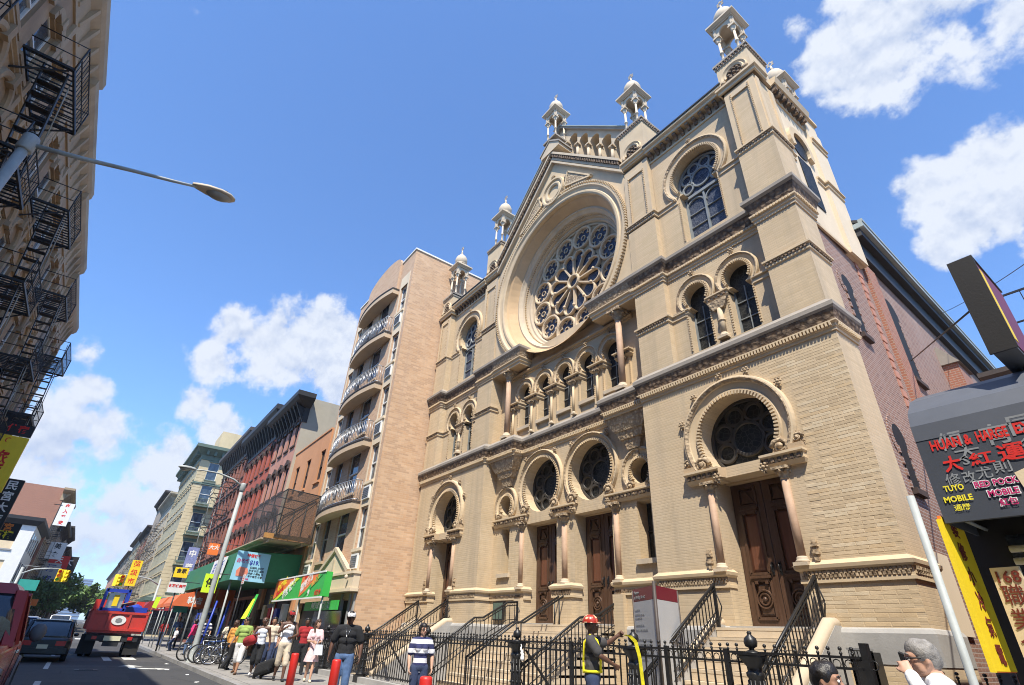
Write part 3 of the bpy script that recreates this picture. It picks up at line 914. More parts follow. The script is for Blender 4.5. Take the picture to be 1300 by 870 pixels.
for s in (1, -1):
    T = lambda x: s * x
    w = MB(s)
    # ground storey: flat front with a round window and a door
    door_hole = [(5.72, 1.77), (7.24, 1.77), (7.24, 4.72), (5.72, 4.72)]
    w.sheet([(3.9, 0), (9.05, 0), (9.05, 7.32), (3.9, 7.32)], [(horseshoe(TC, 5.66, .95, 4.96), .55), (door_hole, .66)], .15)
    w.quad((3.9, .15, 0), (3.9, .80, 0), (3.9, .80, 7.32), (3.9, .15, 7.32)); w.quad((9.05, .15, 0), (9.05, 1.15, 0), (9.05, 1.15, 7.32), (9.05, .15, 7.32)); w.quad((9.05, 1.15, 0), (8.95, 1.15, 0), (8.95, 1.15, 7.32), (9.05, 1.15, 7.32))
    # second storey
    w.sheet([(4.98, 7.30), (8.07, 7.30), (8.07, 11.1), (4.98, 11.1)],
            [(keyhole(5.87, 9.96, .385, 9.62, .325, 8.22), .34), (keyhole(7.13, 9.96, .385, 9.62, .325, 8.22), .34)], .45)
    # third storey
    w.sheet([(4.98, 11.08), (8.07, 11.08), (8.07, 16.2), (4.98, 16.2)], [(keyhole(6.53, 14.42, .84, 13.75, .665, 11.88), .42)], .45)
    w.build('tower_wall', 'tan_roman_brick', SYN)
    # piers
    p = MB(s)
    p.box(8.05, 9.05, .15, 1.15, 7.30, 13.42); p.box(8.08, 9.02, .18, 1.12, 13.42, 16.12)
    p.box(3.9, 5.0, .25, 1.2, 7.30, 13.42); p.box(3.93, 4.97, .28, 1.2, 13.42, 16.30)
    p.build('tower_pier', 'tan_roman_brick', SYN)
    p = MB(s)
    for xa, xb, yy, zt in ((8.08, 9.02, .18, 15.95), (3.93, 4.97, .28, 16.05)):      # panels framed by beaded strips
        for q0, q1 in ((xa, xa + .17), (xb - .17, xb)): p.box(q0, q1, yy - .05, yy, 13.62, zt)
        p.box(xa + .17, xb - .17, yy - .05, yy, zt - .22, zt)
    p.box(8.97, 9.07, .18, .36, 13.62, 15.95); p.box(8.97, 9.07, .95, 1.12, 13.62, 15.95)
    o = p.build('pier_strips', 'tan_terracotta', SYN)
    p = MB(s)
    for x, yy in ((8.27, .13), (8.83, .13), (4.12, .23), (4.78, .23)):
        for i in range(26): p.box(x - .018, x + .018, yy - .03, yy, 13.70 + i * .085, 13.745 + i * .085)
    tag(p.build('bead_course', 'tan_terracotta', o), kind='stuff')
    # pier heads
    p = MB(s)
    p.box(8.05, 9.08, .12, 1.18, 16.28, 17.40); p.box(3.88, 5.0, .22, 1.24, 16.45, 18.30)
    o = p.build('pier_head', 'tan_terracotta', SYN)
    for xa, xb, ya, yb, zz in ((8.05, 9.08, .12, 1.18, 17.40), (3.88, 5.0, .22, 1.24, 18.30)):
        c = MB(s); c.box(xa - .03, xb + .03, ya - .03, yb + .03, zz - .10, zz); c.box(xa - .06, xb + .06, ya - .06, yb + .06, zz + .035, zz + .12)
        c.build('pier_cap', 'grey_ledge_stone', o)
        c = MB(s); c.beads([(xa, ya), (xb, ya)], .03, zz - .06, zz + .035, .10, .5, .03); c.beads([(xb, ya), (xb, yb)], .03, zz - .06, zz + .035, .10, .5, .03)
        tag(c.build('bead_course', 'carved_brownstone', o), kind='stuff')
    for cx, yy, cz in ((8.565, .12, 16.62), (4.44, .22, 17.02)):
        c = MB(s); c.arc(cx, cz, [(.25, yy + .02), (.25, yy - .05), (.30, yy - .07), (.34, yy - .03), (.40, yy - .07), (.43, yy + .01)], -.25, pi + .25, 28)
        rd = c.build('roundel_moulding', 'tan_terracotta', o)
        c = MB(s); c.lathe(0, 0, 0, [(0.02, 0), (.26, .0), (.26, -.02)], 20)
        c = MB(s); c.arc(cx, cz, [(.02, yy - .012), (.26, yy - .012)], n=20)
        for k in range(8): c.ball((cx + .17 * cos(k * pi / 4), yy - .02, cz + .17 * sin(k * pi / 4)), .065, 6, 4)
        c.ball((cx, yy - .02, cz), .07, 6, 4)
        c.build('roundel', 'carved_brownstone', rd)
        for (xx, z0_) in ((cx, cz),):
            c = MB(s); b_ = .52
            c.run([(cx - b_ - .03, yy + .6), (cx - b_ - .03, yy), (cx + b_ + .02, yy), (cx + b_ + .02, yy + .6)] if cx > 6 else [(cx - b_ - .03, yy), (cx + b_ + .06, yy), (cx + b_ + .06, yy + .5)],
                  [(0, cz - .52), (.05, cz - .50), (.05, cz - .40), (.11, cz - .36), (.11, cz - .28), (0, cz - .25)])
            c.build('pier_band', 'tan_terracotta', o)
            c = MB(s)
            for e in (-.37, .37): c.ball((cx + e, yy - .06, cz - .16), .085, 8, 5, (1, .7, 1.1))
            c.build('leaf_crockets', 'carved_terracotta', o)
    # string bands on the piers, at the imposts of the windows
    b = MB(s)
    SB = lambda z: [(0, z - .02), (.035, z), (.035, z + .05), (.03, z + .055), (.03, z + .12), (.08, z + .14), (.08, z + .19), (0, z + .215)]
    b.run([(8.05, .45), (8.05, .15), (9.05, .15), (9.05, 1.15), (8.95, 1.15)], SB(9.42)); b.run([(8.08, .45), (8.08, .15), (9.05, .15), (9.05, 1.15), (8.95, 1.15)], SB(13.40))
    b.run([(3.9, .6), (3.9, .25), (5.0, .25), (5.0, .45), (5.5, .45)], SB(9.42)); b.run([(7.50, .45), (8.05, .45)], SB(9.42)); b.run([(3.9, .8), (3.9, .25), (5.0, .25), (5.0, .45), (5.78, .45)], SB(13.50)); b.run([(7.28, .45), (8.08, .45)], SB(13.50))
    o = b.build('string_band', 'tan_terracotta', SYN)
    b = MB(s)
    for z in (9.48, 13.46): b.beads([(8.05, .15), (9.05, .15), (9.05, 1.15)], .03, z, z + .06, .085, .5, .035)
    for z in (9.48, 13.56): b.beads([(3.9, .25), (5.0, .25)], .03, z, z + .06, .085, .5, .035)
    tag(b.build('bead_course', 'carved_brownstone', o), kind='stuff')
    # door frame lintel, imposts and the big horseshoe over the door
    a = math.asin((4.96 - 5.66) / .95)
    moulding_ring(SYN, TC, 5.66, .95, 1.36, .15, a + .16, pi - a - .16, s, .14)
    impost(SYN, 5.06, 5.98, 4.68, 4.96, .15, .20, s); impost(SYN, 6.98, 7.90, 4.68, 4.96, .15, .20, s)
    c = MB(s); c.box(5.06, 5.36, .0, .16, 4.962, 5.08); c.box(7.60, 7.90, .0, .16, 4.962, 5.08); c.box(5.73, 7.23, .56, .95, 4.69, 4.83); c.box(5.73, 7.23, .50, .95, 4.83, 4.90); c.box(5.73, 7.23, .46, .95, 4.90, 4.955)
    for xa, xb in ((5.97, 6.22), (6.99, 6.74)): c.hexa([(xa, -.0, 4.73), (xb, .52, 4.73), (xb, .60, 4.73), (xa, .60, 4.73)], [(xa, -.03, 4.95), (xb, .47, 4.95), (xb, .60, 4.95), (xa, .60, 4.95)])
    c.build('lintel', 'shaded_terracotta', SYN)
    for x in (5.53, 7.43):
        part('leaf_scroll', SCR, SYN, (T(x), .12, 5.10)).scale = (s * (1 if x < 6 else -1), 1, 1)
    for x in (5.16, 7.80):
        part('leaf_scroll', SCR, SYN, (T(x), .10, 5.20)).scale = (s * .62, .62, .62)
    for ang in (.62, 1.20, 1.68, 2.25, 2.76):
        part('rosette', ROS, SYN, (T(TC + 1.47 * cos(ang)), .10, 5.66 + 1.47 * sin(ang)))
    for x in (5.30, 5.55, 5.80, 7.15, 7.40, 7.65):
        part('stud', ROS, SYN, (T(x), .03, 4.80)).scale = (.45, .45, .45)
    for x in (5.93, 7.03):
        part('stud', ROS, SYN, (T(x), .0, 4.72)).scale = (1.1, 1, 1.1)
    column(SYN, T(5.62), .13, 2.80, 4.68, .078, capw=.165); column(SYN, T(7.34), .13, 2.80, 4.68, .078, capw=.165)
    c = MB(s)
    for x in (5.36, 7.62): c.box(x - .04, x + .04, .09, .15, 2.86, 3.25); c.box(x - .06, x + .06, .07, .15, 3.12, 3.18); c.box(x - .06, x + .06, .07, .15, 2.98, 3.03)
    c.build('jamb_ornament', 'carved_terracotta', SYN)
    win = empty('window', (0, 0, 0)); win.parent = SYN
    pane(win, [(T(x), z) for x, z in horseshoe(TC, 5.66, .95, 4.94)], .66, 'stained_glass_dark')
    round_tracery(win, T(TC), 5.66, .93, .64, 'wood_tracery', 4.97)
    leaf_door(SYN, *sorted((T(5.74), T(7.22))), 1.80, 4.68, .74)
    # paired horseshoe windows
    for cx in (5.87, 7.13):
        a = math.asin((9.62 - 9.96) / .385)
        moulding_ring(SYN, cx, 9.96, .385, .625, .45, a * .62, pi - a * .62, s, .09, n=30, step=.07)
        part('rosette', ROS, SYN, (T(cx), .40, 10.70))
        win = empty('window', (0, 0, 0)); win.parent = SYN
        pane(win, [(T(x), z) for x, z in keyhole(cx, 9.96, .385, 9.62, .325, 8.20)], .74, 'stained_glass_dark')
        m = MB(s)
        for z in (8.75, 9.25): m.box(cx - .32, cx + .32, .705, .74, z - .012, z + .012)
        m.box(cx - .012, cx + .012, .70, .74, 8.22, 9.7); m.box(cx - .325, cx - .28, .69, .74, 8.22, 9.62); m.box(cx + .28, cx + .325, .69, .74, 8.22, 9.62)
        m.build('glazing_bars', 'grey_lead_tracery', win)
        m = MB(s)
        for e in (-.355, .355):
            for i in range(15): m.box(cx + e - .022, cx + e + .022, .42, .45, 8.30 + i * .078, 8.34 + i * .078)
        tag(m.build('bead_course', 'tan_terracotta', win), kind='stuff')
    impost(SYN, 6.16, 6.84, 9.42, 9.63, .45, .12, s); impost(SYN, 5.12, 5.60, 9.425, 9.63, .47, .10, s, bead=False)
    c = MB(s); c.hexa([(6.34, .36, 9.14), (6.66, .36, 9.14), (6.66, .46, 9.14), (6.34, .46, 9.14)], [(6.20, .34, 9.42), (6.80, .34, 9.42), (6.80, .46, 9.42), (6.20, .46, 9.42)])
    c.build('bracket', 'carved_terracotta', SYN)
    column(SYN, T(6.5), .42, 8.24, 9.16, .078, 'tan_terracotta', cap=False, ring=True)
    # keyhole window of the third storey
    a = math.asin((13.75 - 14.42) / .84)
    moulding_ring(SYN, 6.53, 14.42, .84, 1.17, .45, a * .8, pi - a * .8, s, .11, step=.08)
    part('rosette', ROS, SYN, (T(6.53), .40, 15.70))
    win = empty('window', (0, 0, 0)); win.parent = SYN
    pane(win, [(T(x), z) for x, z in horseshoe(6.53, 14.42, .84, 13.77)], .80, 'stained_glass_blue')
    for e in (-1, 1): pane(win, [(T(6.53 + e * .02), 11.86), (T(6.53 + e * .665), 11.86), (T(6.53 + e * .665), 13.70), (T(6.53 + e * .02), 13.70)], .795, 'stained_glass_figured')
    round_tracery(win, T(6.53), 14.35, .80, .78, 'grey_lead_tracery', 13.78, 8)
    m = MB(s); m.box(5.86, 7.20, .70, .80, 13.68, 13.78); m.box(6.50, 6.56, .72, .80, 11.88, 13.68)
    for e in (6.20, 6.86): m.arc(e, 13.32, [(.27, .79), (.28, .74), (.32, .74), (.33, .79)], 0, pi, 16)
    for z in (12.55, 13.05): m.box(5.86, 7.20, .755, .80, z - .012, z + .012)
    for x in (5.87, 7.13): m.box(x - .005, x + .065, .73, .80, 11.88, 13.68)
    m.build('mullion', 'grey_lead_tracery', win)
    m = MB(s)
    for e in (-.70, .70):
        for i in range(20): m.box(6.53 + e - .022, 6.53 + e + .022, .42, .45, 11.95 + i * .08, 11.99 + i * .08)
    tag(m.build('bead_course', 'tan_terracotta', win), kind='stuff')
    # sills of grey stone under the windows are the ledges of the cornices
    # top cornice with corbels
    c = MB(s); c.run([(4.97, .45), (8.08, .45)], [(0, 16.02), (.04, 16.02), (.04, 16.10), (.02, 16.11), (.02, 16.36), (.26, 16.38), (.26, 16.48), (.34, 16.54), (.34, 16.62), (0, 16.66)])
    o = c.build('top_cornice', 'tan_terracotta', SYN)
    cb = MB(); cb.prism([(0, 16.36), (-.20, 16.36), (-.20, 16.28), (-.10, 16.20), (-.05, 16.12), (0, 16.12)], -.055, .055, 'x')
    cbm = cb.mesh('corbel', 'carved_brownstone')
    for i in range(12): part('corbel', cbm, o, (T(5.12 + i * .257), .43, 0))
    c = MB(s); c.run([(4.97, .45), (8.08, .45)], [(.02, 16.655), (.37, 16.63), (.37, 16.69), (0, 16.74)])
    c.build('gutter', 'black_cornice', o)
    r = MB(s); r.box(3.95, 9.0, .5, 4.15, 16.25, 16.60); r.build('tower_roof', 'roof_tar', SYN)
    # second cornice
    path = [(3.9, .80), (3.9, .25), (5.0, .25), (5.0, .45), (8.05, .45), (8.05, .15), (9.05, .15), (9.05, 1.15), (8.9, 1.15)]
    c = MB(s); c.run(path, [(0, 10.84), (.03, 10.84), (.03, 10.92), (.06, 10.94), (.06, 11.02), (.10, 11.05), (.10, 11.10), (.05, 11.10), (.05, 11.12), (0, 11.12)]); o = c.build('cornice_moulding', 'tan_terracotta', SYN)
    d = MB(s); d.beads(path, .06, 11.02, 11.095, .075, .5, .06); tag(d.build('dentil_course', 'tan_terracotta', o), kind='stuff')
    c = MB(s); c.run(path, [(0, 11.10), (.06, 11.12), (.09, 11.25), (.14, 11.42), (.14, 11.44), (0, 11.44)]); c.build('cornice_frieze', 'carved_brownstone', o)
    c = MB(s); c.run(path, [(0, 11.43), (.15, 11.442), (.20, 11.50), (.20, 11.60), (0, 11.76)]); c.build('cornice_ledge', 'grey_ledge_stone', o)
    # belt and plinth of the ground storey
    b = MB(s)
    BP = [(0, 2.50), (.04, 2.50), (.04, 2.56), (.03, 2.565), (.03, 2.70), (.06, 2.71), (.09, 2.74), (.10, 2.80), (0, 2.88)]
    b.run([(7.26, .40), (7.26, .15), (9.05, .15), (9.05, 1.3)], BP); b.run([(3.9, .70), (3.9, .15), (5.70, .15), (5.70, .40)], BP)
    o = b.build('belt_course', 'tan_terracotta', SYN)
    b = MB(s); b.beads([(7.26, .15), (9.05, .15), (9.05, 1.15)], .03, 2.58, 2.635, .07, .6, .025); b.beads([(3.9, .15), (5.70, .15)], .03, 2.58, 2.635, .07, .6, .025)
    b.beads([(7.295, .15), (9.08, .15), (9.05, 1.15)], .03, 2.64, 2.695, .07, .6, .025); b.beads([(3.935, .15), (5.73, .15)], .03, 2.64, 2.695, .07, .6, .025)
    tag(b.build('bead_course', 'carved_terracotta', o), kind='stuff')
    b = MB(s); PL = [(0, -.1), (.06, -.1), (.06, 1.28), (.0, 1.28)]; PG = [(0, 1.27), (.07, 1.283), (.075, 1.72), (.04, 1.78), (0, 1.80)]
    b.run([(7.26, .6), (7.26, .15), (9.05, .15), (9.05, 1.4)], PL); b.run([(3.9, .70), (3.9, .15), (5.70, .15), (5.70, .6)], PL); b.build('footing', 'tan_roman_brick', SYN)
    b = MB(s); b.run([(7.26, .6), (7.26, .15), (9.05, .15), (9.05, 1.4)], PG); b.run([(3.9, .70), (3.9, .15), (5.70, .15), (5.70, .6)], PG); b.build('plinth', 'granite_plinth', SYN)
    sl = MB(s); sl.box(5.6, 7.36, .12, 1.0, 1.60, 1.80); sl.build('door_sill', 'granite_plinth', SYN)

# ---- lower cornice, unbroken across the whole front
path = [(-9.05, 1.3), (-9.05, .15), (-3.9, .15), (-3.9, .34), (-2.3, .34), (-2.3, .75), (2.3, .75), (2.3, .34), (3.9, .34), (3.9, .15), (9.05, .15), (9.05, 1.15), (8.9, 1.15)]
c = MB(); c.run(path, [(0, 7.22), (.03, 7.22), (.03, 7.29), (.05, 7.30), (.05, 7.37), (.10, 7.40), (.10, 7.43), (0, 7.44)]); o = c.build('cornice_moulding', 'tan_terracotta', SYN)
d = MB(); d.beads(path, .05, 7.315, 7.40, .075, .5, .055); tag(d.build('dentil_course', 'tan_terracotta', o), kind='stuff')
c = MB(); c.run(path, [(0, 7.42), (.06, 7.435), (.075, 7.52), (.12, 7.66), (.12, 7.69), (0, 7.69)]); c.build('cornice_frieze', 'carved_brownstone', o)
c = MB(); c.run(path, [(0, 7.68), (.13, 7.692), (.16, 7.74), (.16, 7.84), (0, 8.0)]); c.build('cornice_ledge', 'grey_ledge_stone', o)

# ---- central bay, ground storey
CW = MB()
circ_l = horseshoe(-1.2, 6.05, .93, 5.10); circ_r = horseshoe(1.2, 6.05, .93, 5.10)
holes = [(circ_l, .5), (circ_r, .5), ([(-1.98, 1.77), (-.40, 1.77), (-.40, 4.80), (-1.98, 4.80)], .5), ([(.40, 1.77), (1.98, 1.77), (1.98, 4.80), (.40, 4.80)], .5)]
for x in (-3.15, 3.15):
    holes += [(horseshoe(x, 5.62, .36, 5.12), .45), ([(x - .24, 3.32), (x + .24, 3.32), (x + .24, 4.80), (x - .24, 4.80)], .45)]
CW.sheet([(-3.9, 0), (3.9, 0), (3.9, 8.0), (-3.9, 8.0)], holes, .75)
# arcade storey
ax = [-2.30, -1.15, 0, 1.15, 2.30]
CW.sheet([(-3.9, 7.9), (3.9, 7.9), (3.9, 11.2), (-3.9, 11.2)], [(keyhole(x, 9.86, .36, 9.60, .275, 8.42), .26) for x in ax], .80)
CW.build('central_wall', 'tan_roman_brick', SYN)
for i, x in enumerate((-1.2, 1.2)):
    a = math.asin((5.10 - 6.05) / .93 if abs(5.10 - 6.05) < .93 else -.999)
    moulding_ring(SYN, x, 6.05, .93, 1.17, .75, -.86, pi + .86, 1, .12, step=.085)
    win = empty('window', (0, 0, 0)); win.parent = SYN
    pane(win, horseshoe(x, 6.05, .93, 5.08), 1.20, 'stained_glass_dark'); round_tracery(win, x, 6.05, .91, 1.18, 'wood_tracery', 5.20)
    leaf_door(SYN, x - .76, x + .76, 1.85, 4.80, 1.22)
    for ang in (.9, 1.57, 2.25): part('rosette', ROS, SYN, (x + 1.27 * cos(ang), .69, 6.05 + 1.27 * sin(ang)))
    for e in (-.80, .80): part('leaf_scroll', SCR, SYN, (x + e, .70, 5.26)).scale = (1 if e < 0 else -1, 1, 1)
c = MB(); c.box(-2.0, 2.0, 1.08, 1.25, 4.78, 4.92); c.box(-2.02, 2.02, 1.0, 1.25, 4.92, 5.09); c.build('lintel', 'shaded_terracotta', SYN)
for x in (-3.15, 3.15):
    moulding_ring(SYN, x, 5.62, .36, .66, .75, -.72, pi + .72, 1, .10, n=30, step=.065)
    win = empty('window', (0, 0, 0)); win.parent = SYN
    pane(win, horseshoe(x, 5.62, .36, 5.10), 1.16, 'stained_glass_dark'); pane(win, [(x - .24, 3.30), (x + .24, 3.30), (x + .24, 4.82), (x - .24, 4.82)], 1.16, 'stained_glass_dark')
    m = MB(); m.box(x - .34, x + .34, .66, .80, 3.20, 3.32); m.build('sill', 'buff_limestone', win)
    m = MB(); m.box(x - .012, x + .012, 1.12, 1.16, 3.32, 4.8); m.box(x - .24, x + .24, 1.12, 1.16, 4.04, 4.07); m.build('glazing_bars', 'wood_tracery', win)
    part('rosette', ROS, SYN, (x, .69, 6.38))
    for e in (-.36, .36): part('leaf_scroll', SCR, SYN, (x + e, .71, 5.22)).scale = (.7 if e < 0 else -.7, .8, .7)
impost(SYN, -3.82, -1.86, 4.86, 5.12, .75, .16); impost(SYN, 1.86, 3.82, 4.86, 5.12, .75, .16); impost(SYN, -.55, .55, 4.86, 5.12, .75, .18)
for x in (-3.55, -3.25, -2.95, -2.65, -2.35, 2.35, 2.65, 2.95, 3.25, 3.55): part('stud', ROS, SYN, (x, .62, 4.98)).scale = (.42, .42, .42)
for x in (-2.0, -.48, .48, 2.0): part('stud', ROS, SYN, (x, .58, 4.92)).scale = (1, 1, 1)
for x, w in ((-2.16, .13), (0, .15), (2.16, .13)):
    column(SYN, x, .72, 2.80, 4.86, w * .62, capw=w * 1.4)
    c = MB(); c.box(x - (.395 if x == 0 else .175), x + (.395 if x == 0 else .175), .60, .748, 0, 2.52); c.build('pedestal', 'tan_roman_brick', SYN)
b = MB()
for x0, x1 in ((-3.9, -1.98), (-.40, .40), (1.98, 3.9)): b.run([(x0, 1.0), (x0, .60 if abs(x0) < 3 else .75), (x1, .60 if abs(x0) < 3 else .75), (x1, 1.0)] if abs(x0) < 1 else [(x0, .75), (x1, .75), (x1, 1.0)] if x0 < 0 else [(x0, 1.0), (x0, .75), (x1, .75)], BP)
o = b.build('belt_course', 'tan_terracotta', SYN)
b = MB(); b.beads([(-3.9, .75), (-1.98, .75)], .03, 2.58, 2.635, .07, .6, .025); b.beads([(1.98, .75), (3.9, .75)], .03, 2.58, 2.635, .07, .6, .025); b.beads([(-.4, .6), (.4, .6)], .03, 2.58, 2.69, .07, .6, .025)
tag(b.build('bead_course', 'carved_brownstone', o), kind='stuff')
b = MB(); b.run([(-3.9, .75), (-2.0, .75), (-2.0, 1.2)], PG); b.run([(2.0, 1.2), (2.0, .75), (3.9, .75)], PG); b.run([(-.40, 1.2), (-.40, .60), (.40, .60), (.40, 1.2)], PG); b.build('plinth', 'granite_plinth', SYN)
b = MB(); b.box(-2.0, -.40, .70, 1.36, 1.6, 1.84); b.box(.40, 2.0, .70, 1.36, 1.6, 1.84); b.build('door_sill', 'granite_plinth', SYN)
b = MB(); b.box(-3.56, -2.98, .66, .755, 1.92, 2.46); o = b.build('plaque', 'sign_black', SYN)
b = MB(); b.box(-3.53, -3.01, .652, .662, 1.95, 2.43); b.build('plaque_face', 'green_cornice', o)

# ---- arcade of five horseshoe windows
for x in ax:
    moulding_ring(SYN, x, 9.86, .36, .575, .80, -.50, pi + .50, 1, .10, n=28, step=.07)
    part('rosette', ROS, SYN, (x, .74, 10.53))
    win = empty('window', (0, 0, 0)); win.parent = SYN
    pane(win, keyhole(x, 9.86, .37, 9.60, .285, 8.40), 1.03, 'window_void')
    m = MB(); m.box(x - .012, x + .012, .99, 1.03, 8.42, 9.9)
    for z in (8.9, 9.35): m.box(x - .27, x + .27, 1.0, 1.03, z - .012, z + .012)
    m.build('glazing_bars', 'grey_lead_tracery', win)
    m = MB(); m.box(x - .36, x + .36, .70, .84, 8.30, 8.42); m.build('sill', 'buff_limestone', win)
for i, x in enumerate([-2.875, -1.725, -.575, .575, 1.725, 2.875]):
    impost(SYN, x - .36, x + .36, 9.26, 9.48, .80, .24)
    column(SYN, x, .67, 8.02, 9.26, .046, 'tan_terracotta', capw=.12)
    m = MB(); m.box(x - .225, x + .225, .745, .82, 8.0, 9.26); m.build('arcade_pier', 'tan_terracotta', SYN)
    m = MB()
    for e in (-.20, .20):
        for k in range(13): m.box(x + e - .02, x + e + .02, .72, .745, 8.36 + k * .07, 8.40 + k * .07)
    tag(m.build('bead_course', 'tan_terracotta', SYN), kind='stuff')
b = MB(); b.run([(-3.3, .80), (3.3, .80)], [(0, 10.60), (.05, 10.62), (.05, 10.66), (.12, 10.70), (.12, 10.76), (0, 10.80)]); b.build('string_band', 'shaded_terracotta', SYN)

# ---- big columns that carry the rose arch, with consoles under them
for s in (-1, 1):
    column(SYN, s * 2.98, .46, 8.02, 10.88, .105, 'pink_granite', capw=.26)
    path = [(2.05, .82), (2.05, .28), (3.92, .28)]
    c = MB(s); c.run(path, [(0, 10.86), (.03, 10.86), (.03, 10.95), (.08, 10.98), (.08, 11.06), (.13, 11.10), (.13, 11.14), (0, 11.14)]); o = c.build('cornice_moulding', 'tan_terracotta', SYN)
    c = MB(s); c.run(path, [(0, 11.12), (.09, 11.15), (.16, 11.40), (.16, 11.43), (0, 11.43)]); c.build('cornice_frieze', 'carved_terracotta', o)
    c = MB(s); c.run(path, [(0, 11.42), (.17, 11.432), (.22, 11.50), (.22, 11.60), (0, 11.70)]); c.build('cornice_ledge', 'grey_ledge_stone', o)
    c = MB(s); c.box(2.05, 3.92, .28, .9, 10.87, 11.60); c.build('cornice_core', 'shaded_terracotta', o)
    c = MB(s)
    for k, (hw, yy, z0, z1) in enumerate(((.80, .34, 6.98, 7.24), (.66, .40, 6.78, 6.98), (.50, .48, 6.55, 6.78), (.30, .57, 6.25, 6.55), (.14, .66, 5.98, 6.25))):
        c.hexa([(3.05 - hw * .8, yy + .06, z0), (3.05 + hw * .8, yy + .06, z0), (3.05 + hw * .8, .8, z0), (3.05 - hw * .8, .8, z0)], [(3.05 - hw, yy, z1), (3.05 + hw, yy, z1), (3.05 + hw, .8, z1), (3.05 - hw, .8, z1)])
    c.build('console', 'carved_terracotta', SYN)
    c = MB(s); c.box(2.32, 3.9, .36, .80, 7.25, 7.99); c.build('cornice_core', 'shaded_terracotta', SYN)

# ---- the great arch and rose
RZ = 14.22
top = [(-3.9, 11.62)]
a0 = math.asin((11.62 - RZ) / 3.38)
outer = [(-3.88, 11.62), (-3.38 * cos(a0), 11.62)] + circ(0, RZ, 3.38, 48, pi - a0, a0, True)[1:-1] + [(3.38 * cos(a0), 11.62), (3.88, 11.62), (3.88, 16.75), (0, 20.75), (-3.88, 16.75)]
g = MB(); g.prism(outer, .30, .80); g.build('gable_wall', 'tan_terracotta', SYN)
g = MB(); g.arc(0, RZ, [(3.38, .45), (3.38, .28), (3.44, .25), (3.52, .25), (3.56, .29), (3.66, .26), (3.72, .20), (3.80, .20), (3.86, .30)], a0 + .06, pi - a0 - .06, 64); o = g.build('archivolt', 'tan_terracotta', SYN)
g = MB(); g.teeth(0, RZ, 3.83, 3.90, .17, .32, a0 + .1, pi - a0 - .1, .12, .5); tag(g.build('tooth_course', 'tan_terracotta', o), kind='stuff')
g = MB(); g.arc(0, RZ, [(3.38, .44), (3.30, .50), (3.06, .90), (3.06, .95)], 0, 2 * pi, 64); g.build('arch_soffit', 'bounce_tinted_soffit', o)
g = MB(); g.arc(0, RZ, [(3.08, .90), (3.10, .84), (3.02, .82), (2.98, .90), (2.90, .98), (2.88, 1.12), (2.82, 1.14), (2.80, 1.26), (2.72, 1.26), (2.68, 1.34), (2.66, 1.56)], n=64); o2 = g.build('rose_moulding', 'buff_limestone', SYN)
g = MB(); g.teeth(0, RZ, 2.84, 2.90, 1.06, 1.14, 0, 2 * pi, .10, .5); tag(g.build('tooth_course', 'tan_terracotta', o2), kind='stuff')
g = MB(); g.arc(0, RZ, [(3.07, .92), (3.40, .92)], n=48); g.arc(0, RZ, [(3.42, .83), (3.42, .92)], n=48); g.sheet([(-2.2, 10.75), (2.2, 10.75), (2.2, 11.7), (-2.2, 11.7)], [], 0.93); g.build('rose_backing', 'tan_terracotta', SYN)
rose = empty('rose_window', (0, 0, 0)); rose.parent = SYN
yr = 1.50
rp = lambda r, w=.05, d=.16: [(r - w, yr), (r - w, yr - d * .75), (r - w * .45, yr - d), (r + w * .45, yr - d), (r + w, yr - d * .75), (r + w, yr)]
g = MB()
g.arc(0, RZ, rp(.30, .06, .22), n=24)
g.arc(0, RZ, rp(2.63, .05, .10), n=64)
for k in range(12):
    a = 2 * pi * (k + .5) / 12
    g.arc(2.10 * cos(a), RZ + 2.10 * sin(a), rp(.50, .058), n=28)
g.build('rose_tracery', 'tracery_stone', rose)
g = MB()
for k in range(12):
    a = 2 * pi * k / 12
    # petal: two straight sides from the hub and a round head
    u = Vector((cos(a), 0, sin(a)))
    p0, p1 = u * .36, u * 1.16
    g.bar(p0 + Vector((0, yr - .08, RZ)), p1 + Vector((0, yr - .08, RZ)), .065, .17, up=(0, 1, 0))
    g.ball((1.14 * cos(a), yr - .16, RZ + 1.14 * sin(a)), .075, 6, 4)
    b_ = a + pi / 12
    g.arc(1.18 * cos(b_), RZ + 1.18 * sin(b_), rp(.30, .045, .16), b_ - 1.75, b_ + 1.75, 18)
g.build('rose_spokes', 'tracery_stone', rose)
pm = MB(); pm.prism(circ(0, 0, .46, 20), 0, .03); pm = pm.mesh('rose_pane', 'stained_glass_blue')
pq = MB(); pq.prism(circ(0, 0, .40, 18), 0, .03); pq = pq.mesh('rose_pane', 'stained_glass_blue')
g = MB()
for k in range(6):
    a = 2 * pi * k / 6
    g.arc(.29 * cos(a), .29 * sin(a), [(.125, .03), (.13, -.04), (.165, -.04), (.17, .03)], a - 2.0, a + 2.0, 10)
g.arc(0, 0, [(.10, .02), (.10, -.03), (.13, -.03), (.13, .02)], n=14)
rg = g.mesh('rose_foil', 'tracery_stone')
for k in range(12):
    a = 2 * pi * (k + .5) / 12
    o = part('rose_pane', pm, rose, (2.10 * cos(a), yr - .03, RZ + 2.10 * sin(a)))
    part('rose_foil', rg, rose, (2.10 * cos(a), yr - .035, RZ + 2.10 * sin(a)))
    part('rose_pane', pq, rose, (1.13 * cos(a), yr - .02, RZ + 1.13 * sin(a)))
g = MB(); g.prism(circ(0, RZ, .30, 20), yr - .06, yr - .03); g.build('rose_pane', 'stained_glass_figured', rose)
